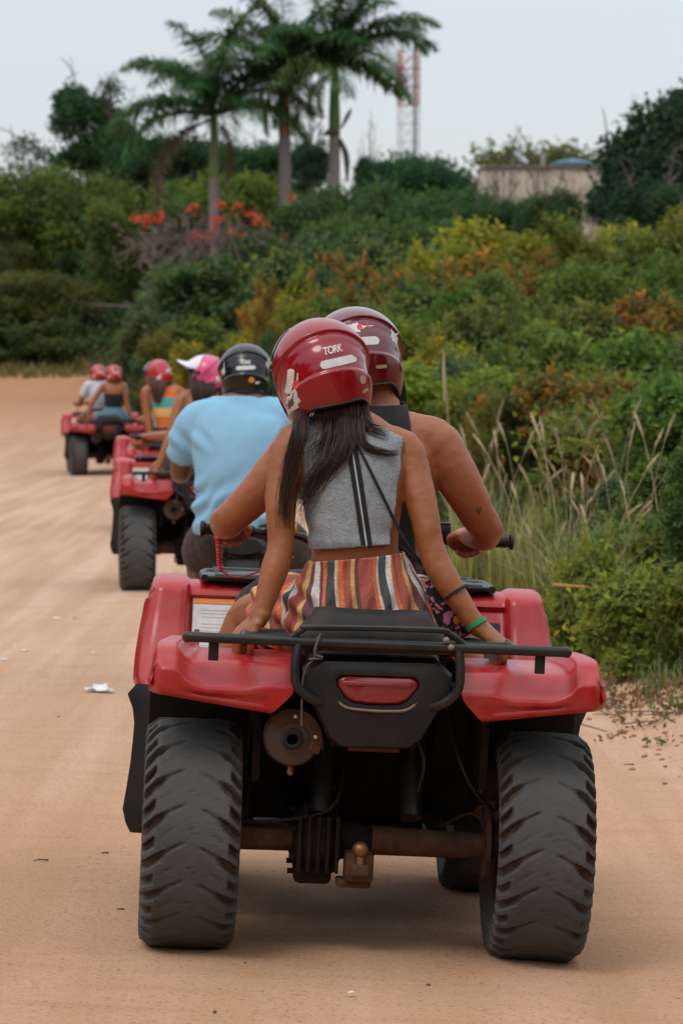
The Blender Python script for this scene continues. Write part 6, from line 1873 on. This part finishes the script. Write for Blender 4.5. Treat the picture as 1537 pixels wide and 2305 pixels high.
    locks = [([(-.195, -.015, 1.462), (-.217, -.045, 1.42), b(-.226, 1.36, .020), (-.240, -.095, 1.28), (-.252, -.10, 1.20), (-.248, -.098, 1.08)], .018, .015, 330, .020),
             ([(-.185, -.015, 1.462), (-.205, -.05, 1.42), b(-.216, 1.36, .016), (-.232, -.10, 1.28), (-.240, -.105, 1.19)], .012, .008, 90, .03),
             ([(-.150, -.02, 1.465), (-.142, -.055, 1.43), (-.135, -.06, 1.395)], .036, .036, 420, .006),
             ([(-.105, -.02, 1.465), (-.100, -.055, 1.43), (-.102, -.06, 1.395)], .034, .034, 330, .006),
             ([(-.115, -.02, 1.462), (-.107, -.06, 1.42), b(-.104, 1.38, .018), b(-.108, 1.345, .022), b(-.134, 1.300, .020), b(-.172, 1.255, .016), b(-.196, 1.215, .012), b(-.202, 1.155, .010)], .020, .009, 300, .022),
             ([(-.090, -.02, 1.46), (-.086, -.06, 1.415), b(-.090, 1.375, .020), b(-.098, 1.335, .02), b(-.128, 1.285, .015), b(-.175, 1.235, .012)], .014, .007, 130, .030),
             ([(-.070, -.02, 1.455), b(-.062, 1.385, .018), b(-.052, 1.345, .016), b(-.020, 1.330, .014), b(.022, 1.324, .012), b(.046, 1.332, .012)], .012, .004, 110, .008),
             ([(-.15, -.02, 1.45), b(-.150, 1.37, .014), b(-.172, 1.33, .012), b(-.178, 1.28, .01), b(-.165, 1.25, .01)], .030, .024, 60, .04),
             ([(-.11, -.03, 1.44), b(-.13, 1.33, .016), b(-.175, 1.24, .012), b(-.208, 1.17, .01), b(-.20, 1.105, .008)], .030, .014, 50, .03),
             ([(-.06, -.02, 1.455), b(-.045, 1.40, .012), b(-.01, 1.378, .01), b(.02, 1.37, .008)], .016, .012, 60, .016)]
    part('hair', hair_mesh(locks, g, M['hair'], w=.0010), None, t)
    q = MB(); q.ell((-.125, -.022, 1.505), (.072, .062, .075), HR, 20, 12); part('hair_cap', q, M['hair'], t)
    helmet(hc, HR, t, M['helmet_red'], STICK, 'visor', res=1.7)
    # bracelets
    part('hair_tie', band((.205, -.103, .966), (.0732, -.025, -.105), .0335, .0035, .006), M['black_cloth'], t)
    part('wristband', band((.262, -.119, .886), (.0732, -.025, -.105), .0275, .0075, .003), M['green_band'], t)
    # shoulder bag: hangs from its strap on her right hip
    bag = thing('shoulder_bag', 'small pink and black leopard print bag on a black cord at the woman\'s right hip', 'bag', M1, (.19, -.03, .86))
    q = MB(); L = []
    for f_, w, d in ((0, .010, .010), (.05, .040, .018), (.3, .048, .024), (.75, .044, .022), (.95, .036, .016), (1, .010, .008)):
        c = A3(lerp(.232, .158, f_), lerp(-.045, -.055, f_), lerp(.845, 1.005, f_)); a = np.linspace(0, 2 * math.pi, 18, endpoint=False)
        L.append(np.column_stack([c[0] + w * np.sign(np.cos(a)) * abs(np.cos(a)) ** .7, c[1] + d * np.sin(a), np.full(18, c[2]) + .25 * w * np.cos(a)]))
    q.rings(np.array(L)); part('pouch', q, M['leopard'], bag)
    q = MB(); q.tube([(.150, -.076, 1.0), (.168, -.082, .985), (.200, -.080, .955)], .004, 6); part('zip', q, M['white'], bag)
    q = MB(); q.ell((.214, -.070, .893), (.010, .004, .013)); part('tag', q, M['orange'], bag)
    q = MB(); pts = [b(lerp(-.083, .060, k), lerp(1.366, 1.105, k), .005) for k in np.linspace(0, 1, 20)]
    q.tube([(-.10, .06, 1.41), (-.095, -.02, 1.415)] + pts + [(.085, -.085, 1.07), (.125, -.07, 1.03), (.155, -.06, 1.005)], .0042, 6); part('strap', q, M['black_cloth'], bag)
    q = MB(); q.tube([(-.10, .06, 1.41), (-.12, .12, 1.33), (-.06, .13, 1.20), (.06, .10, 1.08), (.15, .0, 1.01), (.158, -.05, 1.005)], .0042, 6, 24); part('strap', q, M['black_cloth'], bag)
    q = MB(); q.box((.133, -.066, 1.022), (.022, .010, .030), rotm(0, 30), .003); part('buckle', q, M['black'], bag)
nearest_woman()

# ---------------- the driver of the nearest quad
def nearest_driver():
    base = (0, .42, .80)
    t = thing('person', 'man in black tank top and wine red helmet driving the nearest quad bike', 'person', M1, base)
    TR = [(0, .44, .79, .13, .12), (0, .43, .84, .172, .14), (0, .42, .92, .165, .13), (-.002, .41, 1.02, .150, .112), (-.002, .395, 1.12, .158, .112), (0, .38, 1.22, .176, .118), (.002, .365, 1.31, .190, .108), (.004, .365, 1.37, .168, .085), (.006, .375, 1.415, .085, .068), (.004, .39, 1.46, .060, .060), (-.02, .40, 1.53, .058, .060)]
    arms = {1: ([(.07, .365, 1.365), (.168, .36, 1.352), (.215, .355, 1.29), (.262, .365, 1.215), (.305, .39, 1.150), (.330, .42, 1.118), (.335, .50, 1.105), (.335, .62, 1.090), (.318, .80, 1.078)], [.072, .066, .064, .057, .050, .045, .048, .044, .029]),
            -1: ([(-.07, .365, 1.365), (-.170, .36, 1.352), (-.235, .36, 1.285), (-.300, .375, 1.205), (-.355, .40, 1.140), (-.384, .43, 1.112), (-.39, .50, 1.102), (-.385, .62, 1.090), (-.366, .80, 1.078)], [.072, .066, .062, .055, .049, .045, .047, .043, .029])}
    legs = {s: ([(s * .09, .46, .86), (s * .20, .66, .86), (s * .285, .86, .83), (s * .30, .90, .77), (s * .325, .86, .60), (s * .34, .80, .45), (s * .36, .76, .33)], [.11, .095, .070, .066, .060, .050, .036]) for s in (-1, 1)}
    hc = A3(-.055, .43, 1.580); HR = rotm(6, -10, -4)
    mb = torso_mb(TR, 0, 40)
    for s in (-1, 1):
        mb.addmb(limb_mb(*arms[s], res=34)); mb.addmb(limb_mb(*legs[s], res=34)); mb.addmb(limb_mb([(s * .36, .74, .325), (s * .37, .83, .30), (s * .375, .95, .285)], [.04, .046, .034], flat=.7))
        x0 = .318 if s > 0 else -.366
        mb.addmb(hand_mb((x0, .80, 1.08), (s * .10, .95, .06), (0, -.06, 1), -s * -1 if False else (-1 if s > 0 else 1), (58, 74, 45), 1.06))
    # shoulder blades and deltoids give the bare back its relief
    for s in (-1, 1): mb.ell((s * .175, .355, 1.345), (.068, .066, .066)); mb.ell((s * .09, .285, 1.28), (.055, .025, .075), rotm(0, s * 18))
    mb.addmb(head_mb(hc - HR @ A3(0, .005, .012), HR, 1.02))
    bm_ = fuse(mb, .0068, 4); folds(bm_, lambda V: .0022 * fnoise(V * 15) + .0007 * fnoise(V * 60))
    body = part('body', bm_, M['skin_man'], t)
    eyes(hc - HR @ A3(0, .005, .012), HR, body, 1.02)
    mb = torso_mb(TR[1:10], .013, 40)
    for s in (-1, 1): mb.addmb(limb_mb(arms[s][0][:3], arms[s][1][:3], .013)); mb.ell((s * .09, .285, 1.28), (.068, .037, .087), rotm(0, s * 18))
    cm = cut(fuse(mb, .007, 5, 'tank_top'), [((0, 0, .86), (0, 0, -1)), ((.100, 0, 1.33), nrm((1, .0, .10))), ((-.100, 0, 1.33), nrm((-1, .0, .10))), ((0, .33, 1.450), nrm((0, -.15, 1)))], .004)
    folds(cm, lambda V: .003 * fnoise(V * [14, 14, 9]))
    part('tank_top', cm, M['black_cloth'], t)
    mb = torso_mb([TR[0]] + TR[1:4], .012, 24)
    for s in (-1, 1): mb.addmb(limb_mb(legs[s][0][:3], legs[s][1][:3], .012))
    sm = cut(fuse(mb, .009, 5, 'shorts'), [((0, .8, .9), nrm((0, 1, 0)))], .004)
    folds(sm, lambda V: .004 * fnoise(V * 14)); part('shorts', sm, M['dark_cloth'], t)
    for s in (-1, 1):
        q = MB(); q.addmb(limb_mb([(s * .36, .735, .315), (s * .37, .83, .292), (s * .376, .96, .280)], [.044, .050, .038], flat=.72)); part('shoe', q, M['dark_cloth'], t)
    # small tattoo on the back of the right upper arm
    bv = drape(body.data); q = MB()
    for k, (x0, z0, x1, z1) in enumerate(((.292, 1.180, .299, 1.160), (.303, 1.181, .294, 1.163), (.288, 1.172, .304, 1.169))):
        pts = [bv(lerp(x0, x1, f_), lerp(z0, z1, f_), .0004) for f_ in np.linspace(0, 1, 5)]
        q.tube(pts, .0016, 5)
    part('tattoo', q, pmat('tattoo_ink', (.035, .025, .022), .6), t)
    part_h = helmet(hc, HR, t, M['helmet_dark'], STICK_M, 'visor', strap=True, res=1.7)
    q = MB(); q.ell(hc - HR @ A3(0, .012, .03), (.079, .085, .085), HR); part('hair', q, M['hair'], t)
nearest_driver()

# ---------------- other riders, drawn in their own bike's frame
def rider(label, Mx, pose, skin, topmat, botmat, hel, cfg):
    y0 = cfg.get('y', .02); lean = cfg.get('lean', 0); yaw = cfg.get('yaw', 0); vx = cfg.get('voxel', .011); hs = cfg.get('width', 1.0); dx = cfg.get('dx', 0)
    fw = .0 if pose == 'pillion' else -.03
    base = (dx, y0, .80)
    t = thing('person', label, 'person', Mx, base)
    X = lambda z: dx + lean * (z - .85)
    TR = [(X(.79), y0 + .02, .79, .12, .11), (X(.84), y0 + .01, .84, .172 * hs, .14), (X(.92), y0, .92, .165 * hs, .13), (X(1.04), y0 - .01, 1.04, .125 * hs, .10), (X(1.15), y0 - .015 + fw, 1.15, .132 * hs, .10), (X(1.26), y0 + fw, 1.26, .150 * hs, .105), (X(1.335), y0 + .01 + fw, 1.335, .158 * hs, .09), (X(1.385), y0 + .015 + fw, 1.385, .125 * hs, .068), (X(1.42), y0 + .02, 1.42, .066, .055), (X(1.47), y0 + .03, 1.47, .054, .053), (X(1.53), y0 + .04, 1.53, .053, .055)]
    sw = .158 * hs
    if pose == 'pillion':
        E, W = cfg.get('elbow', ((-.27, -.06, 1.08), (.27, -.06, 1.08))), cfg.get('wrist', ((-.325, -.11, .885), (.325, -.11, .885)))
    else:
        eb = cfg.get('eb', .34); E, W = ((dx - eb, y0 + .05, 1.09), (dx + eb, y0 + .05, 1.09)), ((-.372, .80, 1.075), (.372, .80, 1.075))
    mb = torso_mb(TR, 0, 34); arms = {}
    for k, s in enumerate((-1, 1)):
        sh = A3(X(1.355) + s * sw, y0 + .005 + fw, 1.355); el, wr = A3(*E[k]), A3(*W[k])
        P = [sh * [0, 1, 1] + [X(1.36) + s * .07, 0, .008], sh, (sh + el) / 2 + [s * .006, 0, 0], el, lerp(el, wr, .3) + [0, 0, -.004], lerp(el, wr, .92)]
        r = np.array([.055, .05, .045, .037, .038, .026]) * (1.15 if pose != 'pillion' else 1.0); arms[s] = (P, r)
        mb.addmb(limb_mb(P, r))
        if pose == 'pillion': mb.addmb(hand_mb(wr, (s * .4, .05, -.75), (s * .6, -.3, .7), -1 if s > 0 else 1, (35, 55, 40)))
        else: mb.addmb(hand_mb(wr, (0, .96, .04), (0, -.06, 1), -1 if s > 0 else 1, (58, 74, 45)))
        lp_ = [(dx + s * .09, y0 + .03, .865), (dx + s * .20, y0 + .21, .872), (dx + s * .295, y0 + .38, .845), (dx + s * .32, y0 + .41, .79), (dx + s * .335, y0 + .40, .65), (dx + s * .345, y0 + .40, .48), (dx + s * .36, y0 + .42, .335)]
        lr = [.105, .088, .064, .060, .056, .048, .034]; arms['l', s] = (lp_, lr)
        mb.addmb(limb_mb(lp_, lr, res=30)); mb.addmb(limb_mb([(dx + s * .36, y0 + .40, .32), (dx + s * .365, y0 + .50, .30), (dx + s * .37, y0 + .60, .285)], [.036, .042, .03], flat=.7))
    hc = A3(X(1.56) + cfg.get('hx', 0), y0 + .05, 1.535); HR = rotm(yaw, cfg.get('roll', 0), 0)
    mb.addmb(head_mb(hc - HR @ A3(0, .005, .01), HR))
    body = part('body', fuse(mb, vx, 3), skin, t); eyes(hc - HR @ A3(0, .005, .01), HR, body)
    mb = torso_mb(TR[1:9], .010, 30)
    for s in (-1, 1):
        P, r = arms[s]; mb.addmb(limb_mb(P[:3] if cfg['top'] in ('sleeve',) else P[:2], (r + .012)[:3] if cfg['top'] == 'sleeve' else (r + .004)[:2]))
    pl = [((0, 0, cfg.get('hem', 1.02)), (0, 0, -1))]
    if cfg['top'] == 'tube': pl += [((0, 0, cfg.get('topz', 1.27)), (0, 0, 1))]
    if cfg['top'] == 'tank': pl += [((X(1.33) + .085, 0, 1.33), nrm((1, 0, .10))), ((X(1.33) - .085, 0, 1.33), nrm((-1, 0, .10))), ((X(1.33), y0 - .2, 1.335), nrm((0, -.62, 1)))]
    if cfg['top'] == 'vest': pl += [((X(1.33) + .125, 0, 1.33), (1, 0, 0)), ((X(1.33) - .125, 0, 1.33), (-1, 0, 0)), ((0, 0, 1.405), (0, 0, 1))]
    if cfg['top'] == 'sleeve': pl += [((0, 0, 1.425), (0, 0, 1))]
    cm = cut(fuse(mb, vx, 4, 'top'), pl, .004); folds(cm, lambda V: .004 * fnoise(V * [13, 13, 8])); part('shirt' if cfg['top'] == 'sleeve' else 'top', cm, topmat, t)
    mb = torso_mb([TR[0]] + TR[1:4], .012, 22)
    for s in (-1, 1): mb.addmb(limb_mb([arms['l', s][0][0], lerp(A3(*arms['l', s][0][0]), A3(*arms['l', s][0][1]), cfg.get('leg', .75))], [.108, .098], .008))
    sm = cut(fuse(mb, vx, 4, 'shorts'), [((0, 0, cfg.get('waist', 1.03)), (0, 0, 1))], .004); folds(sm, lambda V: .004 * fnoise(V * 16)); part('shorts', sm, botmat, t)
    helmet(hc, HR, t, hel, STICK_F if cfg.get('st', True) else STICK_B, cfg.get('visor', 'visor'), strap=cfg.get('strap', False), res=.75)
    if cfg.get('hair'):
        g = np.random.default_rng(5); yb = y0 - .10
        lk = []
        for k in range(cfg['hair']):
            a = X(1.5) + lerp(-.06, .06, k / max(cfg['hair'] - 1, 1)) - .03; w = g.uniform(-.05, .04)
            lk.append(([(a, y0 - .03, 1.50), (a + w * .3, yb, 1.42), (a + w, yb - .02, 1.32), (a + w * 1.4, yb - .02, 1.23)], .035, .02, 120, .02))
        part('hair', hair_mesh(lk, g, M['hair_light'] if cfg.get('light') else M['hair'], w=.003), None, t)
    q = MB(); q.ell(hc - HR @ A3(0, .012, .03), (.076, .082, .082), HR); part('hair_cap', q, M['hair_light'] if cfg.get('light') else M['hair'], t)
    if cfg.get('pack'):
        q = MB()
        for s in (-1, 1): q.tube([(X(1.3) + s * .10, y0 + .12, 1.2), (X(1.3) + s * .10, y0 + .02, 1.43), (X(1.3) + s * .08, y0 - .13, 1.25), (X(1.3) + s * .13, y0 - .10, 1.05)], .016, 8, 20, ry=.006)
        part('strap', q, M['dark_cloth'], t)
    return t
rider('woman in pink helmet with white peak and black tank top, looking left', M2, 'pillion', M['skin'], M['black_cloth'], M['dark_cloth'], M['helmet_pink'],
      dict(y=.0, dx=.0, lean=.03, yaw=74, roll=0, top='tank', hem=.98, visor='peak', voxel=.0085, hair=3, elbow=((-.225, -.07, 1.10), (.26, -.06, 1.08)), wrist=((-.315, -.12, .885), (.32, -.11, .885))))
rider('driver of the second quad bike, hidden behind the woman in the pink helmet', M2, 'driver', M['skin_man'], M['dark_cloth'], M['dark_cloth'], M['helmet_black'], dict(y=.42, dx=.05, eb=.22, top='vest', hem=.9, voxel=.012))
rider('long haired woman in red helmet and orange, yellow and teal top', M3, 'pillion', M['skin'], M['bands'], M['dark_cloth'], M['helmet_far'],
      dict(y=.0, dx=-.10, lean=-.20, yaw=35, roll=-6, top='vest', hem=.98, voxel=.010, hair=5, light=True, hx=-.01, elbow=((-.36, -.05, 1.12), (.24, -.10, .99)), wrist=((-.335, -.11, .885), (.10, -.22, .94))))
rider('driver of the third quad bike, hidden behind the long haired woman', M3, 'driver', M['skin_man'], M['white_cloth'], M['dark_cloth'], M['helmet_far'], dict(y=.42, dx=-.10, lean=-.17, eb=.22, top='vest', hem=.9, voxel=.012))
rider('woman in black tube top and denim shorts on the farthest quad bike', M4, 'pillion', M['skin'], M['black_cloth'], M['denim'], M['helmet_far'],
      dict(y=.0, dx=.07, lean=.03, top='tube', topz=1.235, hem=1.03, waist=1.045, voxel=.012))
rider('driver in white jersey with dark straps on the farthest quad bike', M4, 'driver', M['skin_man'], M['white_cloth'], M['dark_cloth'], M['helmet_far'], dict(y=.40, dx=-.05, lean=-.08, top='sleeve', hem=.9, voxel=.012, pack=True, width=1.15))

# ---------------- the man in the pale blue shirt on a motorbike between the nearest and the second quad
def blue_man():
    gz = float(H(-.469, 17.5))
    Mx = Matrix.Translation((-.469, 17.5, gz))
    b = thing('motorbike', 'dark motorbike carrying the blue shirted man, hidden behind the nearest quad', 'motorbike', Mx)
    for y, w, r in ((-.35, .055, .30), (.95, .045, .32)):
        q = MB(); an = np.linspace(0, 2 * math.pi, 12, endpoint=False)
        q.lathe([(r - .07, -w * .7), (r - .03, -w), (r - .006, -w * .7), (r, -w * .3), (r, w * .3), (r - .006, w * .7), (r - .03, w), (r - .07, w * .7), (r - .07, -w * .7)], (0, y, r), 'x', 40); wo = part('wheel', q, M['tyre'], b)
        q = MB()
        for a in an: q.tube([(-.02, y + .03 * math.cos(a), r + .03 * math.sin(a)), (0, y + (r - .07) * math.cos(a), r + (r - .07) * math.sin(a))], .004, 4)
        q.lathe([(.02, -.05), (.035, -.04), (.035, .04), (.02, .05)], (0, y, r), 'x', 14, True); part('rim', q, M['iron'], wo)
    q = MB(); L = []
    for y, hw, zt, zb in ((-.42, .09, .74, .66), (-.2, .13, .735, .63), (.1, .12, .73, .62), (.35, .10, .76, .64)):
        a = np.linspace(0, 2 * math.pi, 16, endpoint=False); L.append(np.column_stack([hw * np.cos(a), np.full(16, y), (zt + zb) / 2 + (zt - zb) / 2 * np.sin(a)]))
    q.rings(np.array(L)); part('seat', q, M['liner'], b)
    q = MB(); q.ell((0, .50, .78), (.13, .24, .13)); part('tank', q, M['red'], b)
    q = MB(); q.box((0, .35, .42), (.26, .36, .34), bev=.05); q.tube([(.1, .35, .4), (.14, -.1, .38), (.15, -.5, .46)], .04, 10, 10); part('engine', q, M['iron'], b)
    q = MB()
    for s in (-1, 1): q.tube([(s * .07, .25, .4), (s * .07, -.35, .30)], .02, 8); q.tube([(s * .08, .72, .98), (s * .07, .95, .32)], .022, 8); q.tube([(s * .10, .1, .62), (s * .10, -.5, .68)], .014, 8)
    q.tube([(-.36, .56, 1.03), (-.16, .66, 1.05), (.16, .66, 1.05), (.36, .56, 1.03)], .012, 8, 20); q.tube([(0, .6, .7), (0, .74, 1.02)], .03, 8); part('frame', q, M['steel_black'], b)
    q = MB(); q.grid(np.array([[(x, -.35 - .34 * math.sin(a), .30 + .34 * math.cos(a)) for a in np.linspace(-.3, 1.5, 10)] for x in (-.08, 0, .08)])); part('mudguard', solid(q, M['liner'], 'mudguard', .005), None, b)
    q = MB(); q.ell((0, -.60, .50), (.035, .02, .02)); part('tail_light', q, M['lens'], b)
    q = MB(); q.tube([(-.30, .25, .30), (.30, .25, .30)], .014, 8); part('foot_peg', q, M['steel_black'], b)

    t = thing('person', 'broad man in pale blue T-shirt and black helmet behind the nearest quad', 'person', Mx, (0, -.05, .72))
    TR = [(-.02, -.03, .70, .15, .13), (-.03, -.04, .76, .205, .165), (-.035, -.05, .85, .200, .160), (-.035, -.05, .95, .195, .155), (-.03, -.055, 1.08, .205, .150), (-.025, -.04, 1.20, .222, .145), (-.02, -.02, 1.30, .222, .120), (-.01, -.01, 1.355, .185, .09), (0, 0, 1.41, .095, .07), (0, .02, 1.45, .066, .064), (0, .04, 1.52, .064, .066)]
    arms = {s: ([(s * .09, -.01, 1.335), (-.015 + s * .222, -.015, 1.30), (-.015 + s * .275, .02, 1.19), (-.01 + s * .305, .10, 1.09), (-.01 + s * .315, .16, 1.04), (s * .33, .30, 1.03), (s * .345, .50, 1.04)], [.075, .072, .068, .058, .050, .050, .032]) for s in (-1, 1)}
    legs = {s: ([(s * .11, -.02, .73), (s * .19, .16, .68), (s * .235, .36, .62), (s * .235, .38, .56), (s * .225, .30, .42), (s * .22, .24, .31)], [.12, .105, .08, .072, .062, .042]) for s in (-1, 1)}
    hc = A3(.0, .06, 1.535); HR = rotm(2, 0, 3)
    mb = torso_mb(TR, 0, 36)
    for s in (-1, 1):
        mb.addmb(limb_mb(*arms[s], res=30)); mb.addmb(limb_mb(*legs[s], res=30)); mb.addmb(limb_mb([(s * .22, .22, .30), (s * .225, .32, .275), (s * .23, .42, .262)], [.042, .048, .034], flat=.7))
        mb.addmb(hand_mb((s * .345, .50, 1.045), (0, .9, -.05), (0, .1, 1), -1 if s > 0 else 1, (58, 74, 45)))
    mb.addmb(head_mb(hc - HR @ A3(0, .005, .012), HR, 1.03))
    body = part('body', fuse(mb, .0095, 4), M['skin_dark'], t); eyes(hc - HR @ A3(0, .005, .012), HR, body)
    mb = torso_mb(TR[1:9], .016, 36)
    for s in (-1, 1): mb.addmb(limb_mb([arms[s][0][0], arms[s][0][1], arms[s][0][2], lerp(A3(*arms[s][0][2]), A3(*arms[s][0][3]), .75)], [.078, .078, .082, .082], .008))
    pl = [((0, 0, .745), nrm((.08, 0, -1))), ((0, 0, 1.415), (0, 0, 1))]
    cm = fuse(mb, .010, 5, 'shirt')
    for s in (-1, 1):
        el = A3(*arms[s][0][3]); d = nrm(el - A3(*arms[s][0][2]))
    cm = cut(cm, pl, 0)
    # trim the sleeves square to the arm only out at the arm
    bm = bmesh.new(); bm.from_mesh(cm)
    for s in (-1, 1):
        d = nrm(A3(*arms[s][0][3]) - A3(*arms[s][0][2])); p = lerp(A3(*arms[s][0][2]), A3(*arms[s][0][3]), .58)
        kill = [f for f in bm.faces if np.dot(np.array(f.calc_center_median()) - p, d) > 0 and s * f.calc_center_median().x > .228 and f.calc_center_median().z < 1.22 and f.calc_center_median().z > .95]
        bmesh.ops.delete(bm, geom=kill, context='FACES')
    bm.to_mesh(cm); bm.free()
    def fo(V):
        x, y, z = V.T
        f = .0045 * fnoise(V * [9, 9, 6] + 2) + .009 * np.sin(z * 62 + 34 * np.abs(x + .03) + 3 * np.sin(x * 20)) * np.exp(-((z - .88) / .10) ** 2) * sstep(.0, .14, np.abs(x + .03)) + .004 * np.sin(z * 45 - 26 * x + 2 * np.sin(z * 14)) * sstep(1.25, 1.0, z)
        return f + .009 * np.sin(46 * (np.abs(x) * 1.2 - z)) * np.exp(-((z - 1.2) / .06) ** 2) * sstep(.12, .2, np.abs(x))
    folds(cm, fo)
    me2 = evaluated(cm, [('SOLIDIFY', dict(thickness=.004, offset=-1.0))]); me2.name = 'shirt'; part('shirt', me2, M['blue_cloth'], t)
    mb = torso_mb([TR[0], TR[1], TR[2]], .010, 20)
    for s in (-1, 1): mb.addmb(limb_mb(legs[s][0][:3], legs[s][1][:3], .016))
    sm = fuse(mb, .009, 5, 'shorts'); folds(sm, lambda V: .006 * fnoise(V * 12)); part('shorts', sm, M['brown_cloth'], t)
    for s in (-1, 1):
        q = MB(); q.addmb(limb_mb([(s * .22, .21, .292), (s * .225, .32, .268), (s * .23, .43, .256)], [.047, .053, .04], flat=.72)); part('shoe', q, M['dark_cloth'], t)
    helmet(hc, HR, t, M['helmet_black'], STICK_B, 'visor', strap=True, res=1.2)
    q = MB(); q.ell(hc + A3(0, -.025, -.10), (.100, .095, .075)); part('neck_roll', q, M['liner'], t)
blue_man()
